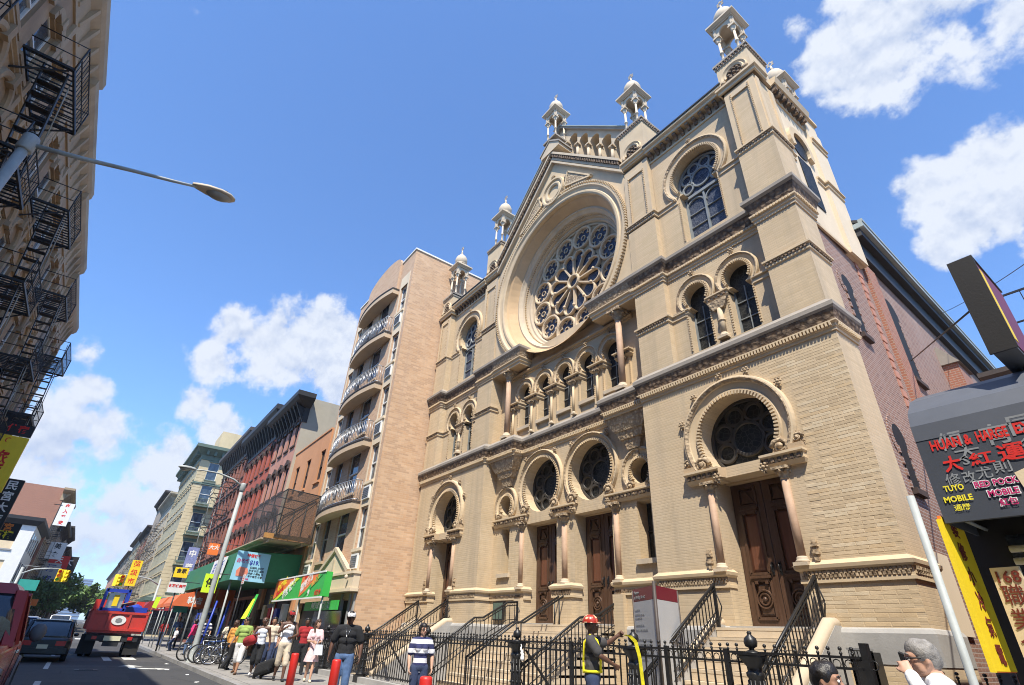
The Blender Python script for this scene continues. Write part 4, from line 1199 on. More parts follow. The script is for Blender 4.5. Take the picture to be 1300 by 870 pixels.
# stone web between the roundels
g = MB()
hl = [(circ(2.10 * cos(2 * pi * (k + .5) / 12), RZ + 2.10 * sin(2 * pi * (k + .5) / 12), .47, 20), .02) for k in range(12)]
g.sheet(circ(0, RZ, 2.66, 64), hl + [(circ(0, RZ, 1.46, 40), .02)], yr - .02)
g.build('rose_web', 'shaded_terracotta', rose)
g = MB(); g.box(-3.95, 3.95, 1.42, 1.6, 0, 8.2); g.build('rear_wall', 'dark_lintel', SYN)
g = MB(); g.box(-3.4, 3.4, 1.54, 1.8, 10.9, 17.4); g.build('rear_wall', 'shaded_terracotta', SYN)

# ---- gable: raking cornice, oculus with carved spandrels, stepped arcade, coping
sl = 1.035
rake = lambda z, x: z - sl * abs(x)
for s in (-1, 1):
    g = MB(s)
    for (y0, y1, za, zb) in ((.18, .82, 20.62, 20.78), (.06, .82, 20.98, 21.12)):
        g.hexa([(0, y0, za), (3.92, y0, rake(za, 3.92)), (3.92, y1, rake(za, 3.92)), (0, y1, za)], [(0, y0, zb), (3.92, y0, rake(zb, 3.92)), (3.92, y1, rake(zb, 3.92)), (0, y1, zb)])
    g.hexa([(0, .14, 20.44), (3.92, .14, rake(20.44, 3.92)), (3.92, .32, rake(20.44, 3.92)), (0, .32, 20.44)], [(0, .14, 20.56), (3.92, .14, rake(20.56, 3.92)), (3.92, .32, rake(20.56, 3.92)), (0, .32, 20.56)])
    o = g.build('raking_cornice', 'buff_limestone', SYN)
    g = MB(s)
    for i in range(30):
        x = .08 + i * .128
        z = rake(20.78, x)
        g.hexa([(x, .08, z), (x + .075, .08, z - sl * .075), (x + .075, .80, z - sl * .075), (x, .80, z)], [(x, .08, z + .2), (x + .075, .08, z + .2 - sl * .075), (x + .075, .80, z + .2 - sl * .075), (x, .80, z + .2)])
    tag(g.build('dentil_course', 'carved_brownstone', o), kind='stuff')
    g = MB(s)
    g.hexa([(0, .24, 20.78), (3.92, .24, rake(20.78, 3.92)), (3.92, .80, rake(20.78, 3.92)), (0, .80, 20.78)], [(0, .24, 20.98), (3.92, .24, rake(20.98, 3.92)), (3.92, .80, rake(20.98, 3.92)), (0, .80, 20.98)])
    g.build('cornice_core', 'shaded_terracotta', o)
    # arcade wall behind, with stepped arched recesses
    hs = []
    for i in range(5):
        xc = .78 + i * .66; zt = rake(23.16, xc); zb = rake(21.10, xc)
        hs.append(([(xc + .27, zb - .27), (xc + .27, zt - .5)] + circ(xc, zt - .5, .27, 12, 0, pi, True)[1:-1] + [(xc - .27, zt - .5), (xc - .27, zb + .27)], .42))
    g = MB(s); g.sheet([(0, 20.9), (3.92, rake(20.9, 3.92)), (3.92, rake(23.25, 3.92)), (0, 23.25)], hs, .80); g.build('gable_arcade', 'buff_limestone', SYN)
    g = MB(s); g.hexa([(0, 1.22, 20.9), (3.92, 1.22, rake(20.9, 3.92)), (3.92, 1.5, rake(20.9, 3.92)), (0, 1.5, 20.9)], [(0, 1.22, 23.25), (3.92, 1.22, rake(23.25, 3.92)), (3.92, 1.5, rake(23.25, 3.92)), (0, 1.5, 23.25)]); g.build('arcade_back', 'shaded_terracotta', SYN)
    for i in range(6):
        x = .45 + i * .66; zc = rake(22.05, x)
        column(SYN, s * x, .74, zc - .85, zc + .12, .07, 'buff_limestone', capw=.12, name='arcade_column')
        m = MB(s); m.box(x - .10, x + .10, .64, .82, zc + .12, zc + .20); m.build('arcade_corbel', 'buff_limestone', SYN)
    g = MB(s)
    for (y0, y1, za, zb, mt) in ((.66, 1.5, 23.25, 23.40, 0), (.62, 1.5, 23.38, 23.44, 1)):
        g.cur = mt
        g.hexa([(0, y0, za), (4.0, y0, rake(za, 4.0)), (4.0, y1, rake(za, 4.0)), (0, y1, za)], [(0, y0, zb), (4.0, y0, rake(zb, 4.0)), (4.0, y1, rake(zb, 4.0)), (0, y1, zb)])
    g.build('gable_coping', ['grey_ledge_stone', 'copper_gutter'], SYN)
    # carved triangle beside the oculus
    g = MB(s); P = [(.74, 18.72), (1.05, 18.95), (2.05, 17.95), (1.75, 17.72), (.95, 18.20)]
    g.prism([(.78, 18.30), (.98, 19.02), (2.35, 17.62), (1.75, 17.66)], .22, .31); o = g.build('spandrel_carving', 'carved_terracotta', SYN)
    g = MB(s)
    for p, q in (((.78, 18.30), (.98, 19.02)), ((.98, 19.02), (2.35, 17.62)), ((2.35, 17.62), (.78, 18.30))): g.bar((p[0], .25, p[1]), (q[0], .25, q[1]), .07, .12, up=(0, 1, 0))
    g.build('spandrel_frame', 'tan_terracotta', o)
g = MB(); g.arc(0, 18.62, [(.34, .40), (.34, .22), (.40, .19), (.47, .19), (.52, .24), (.58, .24), (.62, .16), (.70, .16), (.74, .31)], n=40); o = g.build('oculus_moulding', 'tan_terracotta', SYN)
g = MB(); g.prism(circ(0, 18.62, .35, 24), .285, .30); g.build('oculus_panel', 'tan_terracotta', o)
for a in (0.2, pi - .2, pi / 2): part('leaf_scroll', SCR, SYN, (.86 * cos(a), .27, 18.62 + .86 * sin(a))).scale = (.6, .8, .6)
g = MB(); g.prism([(-.62, 21.0), (.62, 21.0), (.62, 21.22), (0, 21.75), (-.62, 21.22)], .02, .86); g.build('pinnacle_pedestal', 'buff_limestone', SYN)
g = MB()
for s in (-1, 1): g.hexa([(0, -.02, 21.75), (s * .68, -.02, 21.17), (s * .68, .88, 21.17), (0, .88, 21.75)], [(0, -.02, 21.85), (s * .68, -.02, 21.27), (s * .68, .88, 21.27), (0, .88, 21.85)])
g.build('pedestal_coping', 'grey_ledge_stone', SYN)

# ---- side of the right-hand tower and the brick nave behind it
w = MB()
w.quad((8.95, 1.15, 10.95), (8.95, 4.2, 10.95), (8.95, 4.2, 16.3), (8.95, 1.15, 16.3)); w.box(8.60, 9.05, 3.2, 4.2, 10.95, 16.3); w.quad((4, 4.2, 11), (8.95, 4.2, 11), (8.95, 4.2, 16.3), (4, 4.2, 16.3))
w.box(8.62, 9.02, 3.22, 4.16, 16.3, 16.9)
w.build('tower_side_wall', 'cream_stucco', SYN)
w = MB(); w.box(8.55, 9.10, 3.15, 4.22, 16.9, 17.02); w.run([(8.95, 1.15), (8.95, 3.2)], [(0, 16.02), (.04, 16.02), (.04, 16.3), (.26, 16.38), (.32, 16.6), (0, 16.66)])
w.run([(8.95, 1.15), (8.95, 1.55)], SB(13.40)); w.run([(8.95, 2.75), (8.95, 3.2), (9.05, 3.2), (9.05, 4.2)], SB(13.40)); w.run([(8.95, 1.15), (8.95, 4.2)], [(0, 10.93), (.05, 10.93), (.05, 11.02), (0, 11.04)])
w.run([(9.05, 3.2), (9.05, 4.2)], SB(15.4))
o = w.build('side_cornice', 'tan_terracotta', SYN)
m = MB()
for i in range(16):
    t0 = -.5 + (pi + 1.0) * i / 16; t1 = -.5 + (pi + 1.0) * (i + 1) / 16
    q = lambda r, t: (2.15 + r * cos(t), 14.4 + r * sin(t))
    c_ = [q(.45, t0), q(.68, t0), q(.68, t1), q(.45, t1)]
    m.hexa([(8.94, a_, b_) for a_, b_ in c_], [(9.06, a_, b_) for a_, b_ in c_])
m.build('archivolt', 'tan_terracotta', SYN)
m = MB(); m.prism(circ(2.15, 14.4, .45, 20), 8.955, 8.975, 'x'); m.prism([(1.8, 12.0), (2.5, 12.0), (2.5, 13.8), (1.8, 13.8)], 8.955, 8.975, 'x'); m.build('window', 'stained_glass_dark', SYN)
cb = MB(); cb.box(0, .22, -.05, .05, 16.12, 16.36); cbm = cb.mesh('corbel', 'carved_brownstone')
for i in range(8): part('corbel', cbm, SYN, (8.95, 1.25 + i * .25, 0))
# nave side wall: leans three degrees off square, as the lot does
NV0, NV1 = Vector((8.95, 1.14)), Vector((8.18, 24.0))
nd = (NV1 - NV0).normalized(); nn = Vector((nd.y, -nd.x))
NP = lambda t, o=0.: NV0 + nd * t + nn * o
w = MB()


def side_box(m, t0, t1, o0, o1, z0, z1):
    q = [NP(t0, o0), NP(t1, o0), NP(t1, o1), NP(t0, o1)]
    m.hexa([(p.x, p.y, z0) for p in q], [(p.x, p.y, z1) for p in q])


side_box(w, .01, 22.8, -.5, 0, 0, 11.2)
nave = w.build('side_wall', 'side_brick', SYN)
w = MB(); side_box(w, 3.0, 22.8, -.4, .002, 11.2, 11.9); w.build('side_wall_top', 'side_brick', nave)
w = MB()
for t0 in (3.2, 8.6, 12.9, 17.2): side_box(w, t0, t0 + .75 if t0 < 4 else t0 + 1.3, 0, .10 if t0 < 4 else .42, 0, 11.2 if t0 < 4 else 9.8)
w.build('buttress', 'red_brick', nave)
w = MB()
for t0 in (8.6, 12.9, 17.2):
    q0 = [NP(t0 - .08, 0), NP(t0 + 1.38, 0), NP(t0 + 1.38, .50), NP(t0 - .08, .50)]; q1 = [NP(t0 - .08, 0), NP(t0 + 1.38, 0), NP(t0 + 1.38, .06), NP(t0 - .08, .06)]
    w.hexa([(p.x, p.y, 9.8) for p in q0], [(p.x, p.y, 10.4 if p in q0[:2] else 10.5) for p in q1])
w.build('buttress_cap', 'grey_ledge_stone', nave)
w = MB(); side_box(w, 3.0, 22.8, -.2, .16, 11.45, 12.0); side_box(w, 3.0, 22.8, -.2, .34, 12.0, 12.25); w.build('eaves_box', 'black_cornice', nave)
w = MB(); side_box(w, 2.95, 22.85, -.2, .46, 12.25, 12.42); side_box(w, 2.95, 22.85, .36, .48, 12.42, 12.52); w.build('gutter', 'copper_gutter', nave)
w = MB()
q0, q1 = NP(3, .36), NP(22.8, .36)
w.hexa([(q0.x, q0.y, 12.45), (q1.x, q1.y, 12.45), (2, q1.y, 17.0), (2, q0.y, 17.0)], [(q0.x, q0.y, 12.55), (q1.x, q1.y, 12.55), (2, q1.y, 17.1), (2, q0.y, 17.1)]); w.build('nave_roof', 'roof_tar', nave)
w = MB(); side_box(w, 7.3, 8.5, -.9, -.1, 12.2, 14.1); ch = w.build('chimney', 'red_brick', nave)
w = MB(); side_box(w, 7.2, 8.6, -1.0, 0, 14.1, 14.25); w.build('chimney_cap', 'black_cornice', ch)
for tc, zc, r, zs in ((1.15, 9.45, .30, 7.95), (4.6, 10.1, .50, 7.9), (1.02, 5.38, .33, 4.3), (5.2, 5.3, .5, 3.0), (10.6, 10.0, .5, 7.9)):
    win = empty('window', (0, 0, 0)); win.parent = nave
    pl = keyhole(tc, zc, r, zc - r * .75, r * .66, zs, 16); m = MB()
    bo = lambda p, o: (NP(p[0], o).x, NP(p[0], o).y, p[1])
    m.hexa([bo(p, .004) for p in pl], [bo(p, .02) for p in pl]); m.build('glass_pane', 'window_void', win)
    m = MB()
    for i in range(14):
        t0_, t1_ = -.75 + (pi + 1.5) * (i + .06) / 14, -.75 + (pi + 1.5) * (i + .94) / 14
        rg_ = [(tc + q_ * cos(t_), zc + q_ * sin(t_)) for q_, t_ in ((r, t0_), (r + .2, t0_), (r + .2, t1_), (r, t1_))]
        m.hexa([bo(p, 0) for p in rg_], [bo(p, .018) for p in rg_])
    m.build('archivolt', 'side_brick', win)
    m = MB(); q = [NP(tc - r * .9, 0), NP(tc + r * .9, 0), NP(tc + r * .9, .1), NP(tc - r * .9, .1)]; m.hexa([(p.x, p.y, zs - .12) for p in q], [(p.x, p.y, zs) for p in q]); m.build('sill', 'dark_lintel', win)
    m = MB()
    for e in (-1, 1):
        for k in range(int((zc - zs) / .24)):
            t_ = tc + e * (r * .66 + .06); q = [NP(t_ - .05, 0), NP(t_ + .05, 0), NP(t_ + .05, .03), NP(t_ - .05, .03)]
            m.hexa([(p.x, p.y, zs + k * .24) for p in q], [(p.x, p.y, zs + k * .24 + .15) for p in q])
    tag(m.build('quoins', 'side_brick', win), kind='stuff')
w = MB()
for k in range(40):
    q = [NP(2.55, 0), NP(2.75 if k % 2 else 2.85, 0), NP(2.75 if k % 2 else 2.85, .03), NP(2.55, .03)]; w.hexa([(p.x, p.y, .6 + k * .26) for p in q], [(p.x, p.y, .6 + k * .26 + .2) for p in q])
tag(w.build('quoins', 'salmon_brick', nave), kind='stuff')
w = MB(); side_box(w, .3, 1.3, .0, .05, 1.75, 3.1); w.build('cement_panel', 'cream_stucco', nave)

# ---- bricks of the tower front nearest the camera, laid one by one
bw, bh = .40, .0605
bmsh = MB(); bmsh.hexa([(-bw / 2, 0, -bh / 2), (bw / 2, 0, -bh / 2), (bw / 2, 0, bh / 2), (-bw / 2, 0, bh / 2)],
                       [(-bw / 2 + .004, -.004, -bh / 2 + .003), (bw / 2 - .004, -.004, -bh / 2 + .003), (bw / 2 - .004, -.004, bh / 2 - .003), (-bw / 2 + .004, -.004, bh / 2 - .003)])
tones = []
for i, (k, base) in enumerate(((1.0, (.58, .45, .29)), (.94, (.57, .44, .28)), (.97, (.575, .43, .26)), (1.04, (.58, .47, .32)), (.88, (.55, .42, .265)))):
    mat('brick_tan_' + 'abcde'[i], vary(base, k), .85, .10, 6, bump=.3, bscale=50, dirt=vary(base, .8), dscale=1.5)
    tones.append('brick_tan_' + 'abcde'[i])
meshes = []
for tn in tones:
    me = bmsh.mesh('brick', tn); meshes.append(me)
rest = [MB() for _ in tones]
cnt = 0
row = 0
z = 1.85
cells = []
while z < 7.18:
    x = 7.30 - (row % 2) * .2
    while x < 9.0:
        a, b = max(x, 7.30), min(x + .40, 9.05)
        if b - a > .12: cells.append((a, b, z))
        x += .408
    row += 1; z += .066
for a, b, z in cells:
    if 2.46 < z < 2.94 or (a < 7.98 and 4.62 < z < 5.02) or (a < 7.62 and 2.8 < z < 4.7): continue
    if (a - TC) ** 2 + (z - 5.66) ** 2 < 1.42 ** 2 or (min(abs(a - TC), abs(b - TC))) ** 2 + (z - 5.66) ** 2 < 1.42 ** 2: continue
    k = random.choices(range(5), (4, 3, 2, 2, 1))[0]
    if cnt < 300 and z > 2.9 and z < 5.5 and b - a > .37:
        o = part('brick', meshes[k], SYN, ((a + b) / 2, .151 - random.uniform(0, .002), z)); cnt += 1
    else:
        r_ = rest[k]; e = .002
        r_.hexa([(a + e, .151, z - bh / 2), (b - e, .151, z - bh / 2), (b - e, .151, z + bh / 2), (a + e, .151, z + bh / 2)], [(a + e + .004, .147, z - bh / 2 + .003), (b - e - .004, .147, z - bh / 2 + .003), (b - e - .004, .147, z + bh / 2 - .003), (a + e + .004, .147, z + bh / 2 - .003)])
for k in range(5): tag(rest[k].build('brickwork', tones[k], SYN), kind='stuff')

# ---------------------------------------------------------------- stairs, railings, fence and sign in front of the synagogue
def staircase(x0, x1, ytop, ztop, n, run, label, cheek=True):
    root = empty('stone_staircase', ((x0 + x1) / 2, ytop - n * run, 0), 0, label, 'staircase', 'stone stairs up to the synagogue doors')
    L = lambda x, y, z: (x - root.location.x, y - root.location.y, z)
    h = ztop / n
    W = (x1 - x0) / 2
    for i in range(n):
        m = MB(); y0 = i * run; z1 = (i + 1) * h
        m.box(-W, W, y0 - .006, y0 + run + (.62 if i == n - 1 else .05), z1 - .055, z1 - .001 * i)
        m.box(-W + .01, W - .01, y0, n * run + .55, z1 - h + .002, z1 - .056)
        m.build('step', 'buff_limestone', root)
    if cheek:
        for e in (-1, 1):
            m = MB(); xa = e * (W + .01); xb = e * (W + .24)
            P = [(-.15, 0), (-.15, .22), (n * run - .1, ztop + .05), (n * run + .45, ztop + .05), (n * run + .45, 0)]
            m.prism(P, min(xa, xb), max(xa, xb), 'x')
            o = m.build('cheek_wall', 'granite_plinth', root)
            m = MB(); m.tube([((xa + xb) / 2, -.15, .24), ((xa + xb) / 2, n * run - .1, ztop + .07), ((xa + xb) / 2, n * run + .3, ztop + .08)], .115, 10)
            m.build('cheek_coping', 'buff_limestone', o)
    return root


staircase(5.5, 7.5, .02, 1.77, 10, .243, 'flight of stone steps up to the door of the nearer tower')
staircase(-7.5, -5.5, .02, 1.77, 10, .243, 'flight of stone steps up to the door of the farther tower')
staircase(-1.95, 1.95, .40, 1.80, 10, .285, 'broad flight of stone steps up to the two middle doors', False)

BAL = MB(); BAL.box(-.008, .008, -.008, .008, 0, 1.0); BALM = BAL.mesh('baluster', 'black_iron')


def railing(pts, label, low=.70, heavy=True, step=.13, foot=None):
    """iron stair rail along a polyline of top points; balusters hang to a lower rail"""
    x, y, z = pts[0]
    root = empty('stair_railing', (x, y, z - low), 0, label, 'railing', 'iron railings of the synagogue stairs')
    o = Vector(root.location)
    P = [Vector(p) - o for p in pts]
    m = MB(); m.tube(P, .028, 8); m.tube([p - Vector((0, 0, .09)) for p in P], .016, 6)
    m.build('top_rail', 'black_iron', root)
    m = MB(); m.tube([p - Vector((0, 0, low - .12)) for p in P], .016, 6); m.tube([p - Vector((0, 0, low - .26)) for p in P], .012, 6)
    m.build('bottom_rail', 'black_iron', root)
    rg = MB()
    for a, b in zip(P[:-1], P[1:]):
        L = (b - a).length; k = max(1, int(L / step))
        for i in range(k):
            p = a + (b - a) * ((i + .5) / k)
            bo = part('baluster', BALM, root, (p.x, p.y, p.z - low + .05)); bo.scale = (1, 1, low - .06)
            q = a + (b - a) * ((i + 1.) / k)
            d = (b - a).normalized() * .035
            rg.tube([q + Vector((0, 0, -.045)) + d, q + Vector((0, 0, -.015)), q + Vector((0, 0, -.045)) - d, q + Vector((0, 0, -.075))], .008, 4, closed=True)
    tag(rg.build('ring_ornament', 'black_iron', root), kind='stuff')
    for p in (P[0], P[-1]):
        m = MB(); m.box(p.x - .022, p.x + .022, p.y - .022, p.y + .022, p.z - low - .12, p.z + .02); m.build('post', 'black_iron', root)
        m = MB(); m.tube([p + Vector((0, 0, -low)), p + Vector((0, .18, -low * .55)), p + Vector((0, .04, -low * .2))], .014, 5); m.build('brace', 'black_iron', root)
    return root


railing([(5.52, -.12, 2.55), (5.52, -2.45, .98)], 'black iron stair railing at the left of the nearer tower steps', .74)
railing([(7.55, -.02, 2.60), (7.55, -2.45, .98)], 'black iron stair railing at the right of the nearer tower steps', .74)
railing([(-5.5, .02, 2.52), (-5.5, -2.45, .92)], 'black iron stair railing at the right of the farther tower steps', .74)
railing([(-7.42, -.15, 2.53), (-7.42, -2.45, .98)], 'black iron stair railing at the left of the farther tower steps', .74)
railing([(-2.0, .50, 2.42), (-2.0, .12, 2.38), (-2.0, -.76, 1.92), (-2.0, -1.07, 1.90), (-2.0, -2.45, 1.0)], 'black iron railing at the left edge of the broad steps', .74)
railing([(2.0, .95, 2.46), (2.0, .05, 2.02), (2.0, -.60, 1.92), (2.0, -2.45, .86)], 'black iron railing at the right edge of the broad steps', .74)
rr = empty('stair_railing', (0, -.8, 0), 0, 'bent double handrail on thin posts down the middle of the broad steps', 'railing', 'iron railings of the synagogue stairs')
for e in (-.10, .10):
    m = MB(); m.tube([(e, 1.62, 2.66), (e, .03, 1.83), (e, -.05, 1.79), (e, -.28, 1.79), (e, -.36, 1.75), (e, -1.7, .95)], .026, 8); m.build('handrail', 'black_iron', rr)
    for y, z0, z1 in ((1.2, 1.55, 2.44), (-.15, .95, 1.78), (-1.65, 0, .96)):
        m = MB(); m.tube([(e, y, z0), (e, y, z1)], .02, 6); m.build('post', 'black_iron', rr)

# ---- iron fence: separate pickets, rails, cast newels on a stone kerb
FY = -2.55
fence = empty('iron_fence', (0, FY, 0), 0, 'black iron picket fence with ball-topped newel posts along the pavement', 'fence')
m = MB(); m.box(-10.4, 9.2, -.16, .16, 0, .16); m.build('fence_kerb', 'granite_plinth', fence)
pk = MB(); pk.box(-.010, .010, -.010, .010, .22, 1.42); pk.ball((0, 0, 1.45), .026, 8, 5); pk.lathe(0, 0, 1.38, [(.012, 0), (.022, .012), (.022, .025), (.012, .035)], 6); pk.lathe(0, 0, .3, [(.012, 0), (.02, .01), (.012, .02)], 6)
pkm = pk.mesh('picket', 'black_iron')
newels = [-9.9, -6.2, -2.05, 2.05, 5.40, 7.62]
x = -10.3; k = 0
rings = MB()
while x < 9.16:
    if min(abs(x - n) for n in newels) > .14:
        part('picket', pkm, fence, (x, random.uniform(-.004, .004), random.uniform(-.004, .004)), (0, random.uniform(-.006, .006), 0)); k += 1
    rings.tube([(x + .0725 + .05 * cos(t), 0, 1.285 + .05 * sin(t)) for t in [2 * pi * i / 8 for i in range(8)]], .007, 4, closed=True)
    x += .145
tag(rings.build('ring_frieze', 'black_iron', fence), kind='stuff')
for z, h in ((1.345, .03), (1.225, .03), (.25, .04)):
    m = MB(); m.box(-10.35, 9.17, -.018, .018, z, z + h); m.build('fence_rail', 'black_iron', fence)
nw = MB(); nw.box(-.17, .17, -.17, .17, 0, .22); nw.lathe(0, 0, .22, [(.16, 0), (.16, .04), (.12, .09), (.135, .13), (.115, .17), (.105, .90), (.125, .93), (.125, .97), (.10, .99), (.105, 1.05), (.19, 1.16), (.20, 1.18), (.20, 1.22)], 14)
for a in range(10): nw.tube([(.108 * cos(a * pi / 5), .108 * sin(a * pi / 5), .40), (.102 * cos(a * pi / 5), .102 * sin(a * pi / 5), 1.10)], .016, 5)
for a in range(8):
    for z in (.46, .66, .86, 1.02): nw.ball((.115 * cos(a * pi / 4 + z * 4), .115 * sin(a * pi / 4 + z * 4), z), .03, 5, 4)
nw.box(-.20, .20, -.20, .20, 1.42, 1.445)
nwm = nw.mesh('newel_post', 'black_iron')
nb = MB(); nb.lathe(0, 0, 1.445, [(.15, 0), (.10, .03), (.045, .05), (.045, .075), (.10, .10), (.115, .16), (.10, .22), (.04, .265), (.035, .285), (.045, .30), (.02, .325)], 14)
nbm = nb.mesh('ball_finial', 'black_iron')
for n in newels:
    o = part('newel_post', nwm, fence, (n, 0, .0)); o.scale = (1, 1, .935)
    part('ball_finial', nbm, o, (0, 0, .11)).scale = (.82, .82, .9 / .935 * .96)
m = MB(); m.box(9.10, 9.18, -.05, .05, 0, 1.52); m.build('end_post', 'black_iron', fence)
for n in (-2.05, 3.5, 5.8, 6.9):
    m = MB(); m.box(n - .035 + .3, n + .035 + .3, -.03, .03, .16, 1.40); m.build('intermediate_post', 'black_iron', fence)
for x0, x1 in ((-4.6, -3.2), (2.3, 3.3)):
    m = MB(); m.bar((x0, .05, 1.2), (x1, .05, .45), .035); m.build('gate_brace', 'black_iron', fence)

# low iron hatch by the corner
hb = empty('cellar_hatch', (8.16, -.35, 0), 0, 'black iron cellar hatch standing open against the tower corner', 'hatch')
m = MB(); m.box(-.17, .17, -.06, .0, 0, 1.46); m.box(-.17, -.13, -.06, .26, 0, 1.44); m.box(.13, .17, -.06, .26, 0, 1.44); m.build('hatch_leaf', 'black_iron', hb)
m = MB()
for i in range(7): m.box(-.15 + i * .045, -.125 + i * .045, -.085, -.062, 1.36, 1.45)
m.box(-.18, .18, -.09, .02, 1.462, 1.49)
m.build('louvre', 'rail_steel', hb)

# museum sign: three-sided pylon
kz = empty('information_pylon', (5.14, -1.55, 0), 0, 'three-sided grey information pylon with a maroon heading behind the fence', 'sign')
A, B, C_ = (-.52, -.05), (.50, -.62), (.28, .33)
for p, q in ((A, B), (B, C_)):
    d = Vector((q[0] - p[0], q[1] - p[1])); L = d.length; d /= L; n_ = Vector((d.y, -d.x)); a = atan2(d.y, d.x)
    for z0, z1, mt, nm in ((.25, 2.13, 'sign_grey', 'panel'), (2.135, 2.36, 'sign_maroon', 'heading')):
        m = MB(); m.hexa([(p[0], p[1], z0), (q[0], q[1], z0), (q[0] - n_.x * .03, q[1] - n_.y * .03, z0), (p[0] - n_.x * .03, p[1] - n_.y * .03, z0)],
                         [(p[0], p[1], z1), (q[0], q[1], z1), (q[0] - n_.x * .03, q[1] - n_.y * .03, z1), (p[0] - n_.x * .03, p[1] - n_.y * .03, z1)])
        m.build(nm, mt, kz)
    c0 = Vector((p[0], p[1])) + n_ * .004
    at = lambda u: (c0.x + d.x * u, c0.y + d.y * u)
    if p is A:
        lettering('Museum\nat Eldridge Street', .085, 'ink_grey', kz, (*at(.07), 2.245), rz=a, align='LEFT', ext=.002)
        m = MB()                                               # lines of small print, too small to read
        for z, L_ in ((1.98, .22), (1.90, .48), (1.84, .30), (1.72, .44), (1.64, .62), (1.48, .78), (1.40, .66), (1.34, .80), (1.28, .58), (1.22, .74), (1.16, .50)):
            x_ = .07
            while x_ < .07 + L_:
                w_ = random.uniform(.03, .10); q_ = [at(x_), at(x_ + w_)]
                m.hexa([(q_[0][0], q_[0][1], z - .012), (q_[1][0], q_[1][1], z - .012), (q_[1][0] - n_.x * .003, q_[1][1] - n_.y * .003, z - .012), (q_[0][0] - n_.x * .003, q_[0][1] - n_.y * .003, z - .012)],
                       [(q_[0][0], q_[0][1], z + .012), (q_[1][0], q_[1][1], z + .012), (q_[1][0] - n_.x * .003, q_[1][1] - n_.y * .003, z + .012), (q_[0][0] - n_.x * .003, q_[0][1] - n_.y * .003, z + .012)])
                x_ += w_ + .018
        tag(m.build('small_print', 'ink_grey', kz), kind='stuff')
m = MB(); m.tube([(.52, -.64, 0), (.52, -.64, 2.42)], .032, 8); m.build('mast', 'brown_cornice', kz)
for p in (A, C_):
    m = MB(); m.tube([(*p, 0), (*p, 2.34)], .02, 8); m.build('mast', 'brown_cornice', kz)

# ---- red steel bollards at the kerb
bb = MB(); bb.lathe(0, 0, -.02, [(.088, 0), (.088, .88), (.082, .905), (.06, .92)], 20)
bbm = bb.mesh('bollard', 'red_paint')
for (x, y), lb in (((-1.94, -6.05), 'red steel bollard beside the man in the white tank top'), ((.73, -6.05), 'red steel bollard in front of the man in the white cap'), ((5.05, -6.38), 'red steel bollard in front of the woman in stripes')):
    o = part('bollard', bbm, None, (x, y, 0), (radians(random.uniform(-1, 1)), radians(random.uniform(-1, 1)), random.uniform(0, 6)))
    tag(o, lb, 'bollard', 'red bollards along the kerb')

# ---------------------------------------------------------------- buildings along the street
def rect(x0, x1, z0, z1): return [(x0, z0), (x1, z0), (x1, z1), (x0, z1)]


def archhead(x0, x1, z0, z1, n=8):
    c, r = (x0 + x1) / 2, (x1 - x0) / 2
    return [(x0, z0), (x1, z0)] + circ(c, z1 - r, r, n, 0, pi, True)


def window_kit(w, h, frame, pane_m, hood=None, sill=None, arch=False, trim='tenement_trim', curtain=None):
    """meshes of one sash window: origin at the middle of the sill, wall face at y = 0"""
    k = {}
    m = MB(); f = .055
    for a, b in ((-w / 2, -w / 2 + f), (w / 2 - f, w / 2)): m.box(a, b, .10, .18, 0, h)
    m.box(-w / 2 + f, w / 2 - f, .10, .18, 0, f); m.box(-w / 2 + f, w / 2 - f, .10, .18, h - f, h); m.box(-w / 2 + f, w / 2 - f, .09, .17, h * .5 - .03, h * .5 + .03)
    k['frame'] = m.mesh('window', frame)
    for nm, z0, z1, yy in (('lo', f, h * .5 - .03, .16), ('up', h * .5 + .03, h - f, .13)):
        m = MB(); m.box(-w / 2 + f, w / 2 - f, yy, yy + .02, z0, z1); k[nm] = m.mesh('pane', pane_m)
    if curtain:
        m = MB(); m.box(-w / 2 + f, w / 2 - f, .19, .20, h * .35, h - f); k['curtain'] = m.mesh('curtain', curtain)
    m = MB()
    if hood == 'flat':
        m.box(-w / 2 - .12, w / 2 + .12, -.10, .02, h + .02, h + .28); m.box(-w / 2 - .17, w / 2 + .17, -.17, .02, h + .28, h + .36)
    elif hood == 'seg':
        P = [(-w / 2 - .14, h - .02)] + [(-(w / 2 + .14) * cos(pi * i / 8), h + .12 + .26 * sin(pi * i / 8)) for i in range(9)] + [(w / 2 + .14, h - .02), (w / 2, h - .02), (w / 2, h + .08), (-w / 2, h + .08), (-w / 2, h - .02)]
        m.prism(P, -.13, .01)
        m.box(-.09, .09, -.17, .0, h + .06, h + .42)
        for e in (-1, 1): m.box(e * (w / 2 + .08) - .07, e * (w / 2 + .08) + .07, -.12, .01, h - .25, h - .02)
    elif hood == 'arch':
        r = w / 2
        m.arc(0, h - .02, [(r + .02, .02), (r + .02, -.07), (r + .10, -.12), (r + .22, -.12), (r + .26, .02)], 0, pi, 14)
        m.prism(circ(0, h - .02, r + .02, 12, 0, pi, True), .04, .08)
        m.box(-.10, .10, -.18, .0, h + r - .06, h + r + .38)
        for e in (-1, 1): m.box(e * (r + .14) - .12, e * (r + .14) + .12, -.14, .01, h - .2, h - .02)
    if hood: k['hood'] = m.mesh('lintel', trim)
    m = MB(); m.box(-w / 2 - .10, w / 2 + .10, -.10, .10, -.12, 0); k['sill'] = m.mesh('sill', sill or trim)
    return k


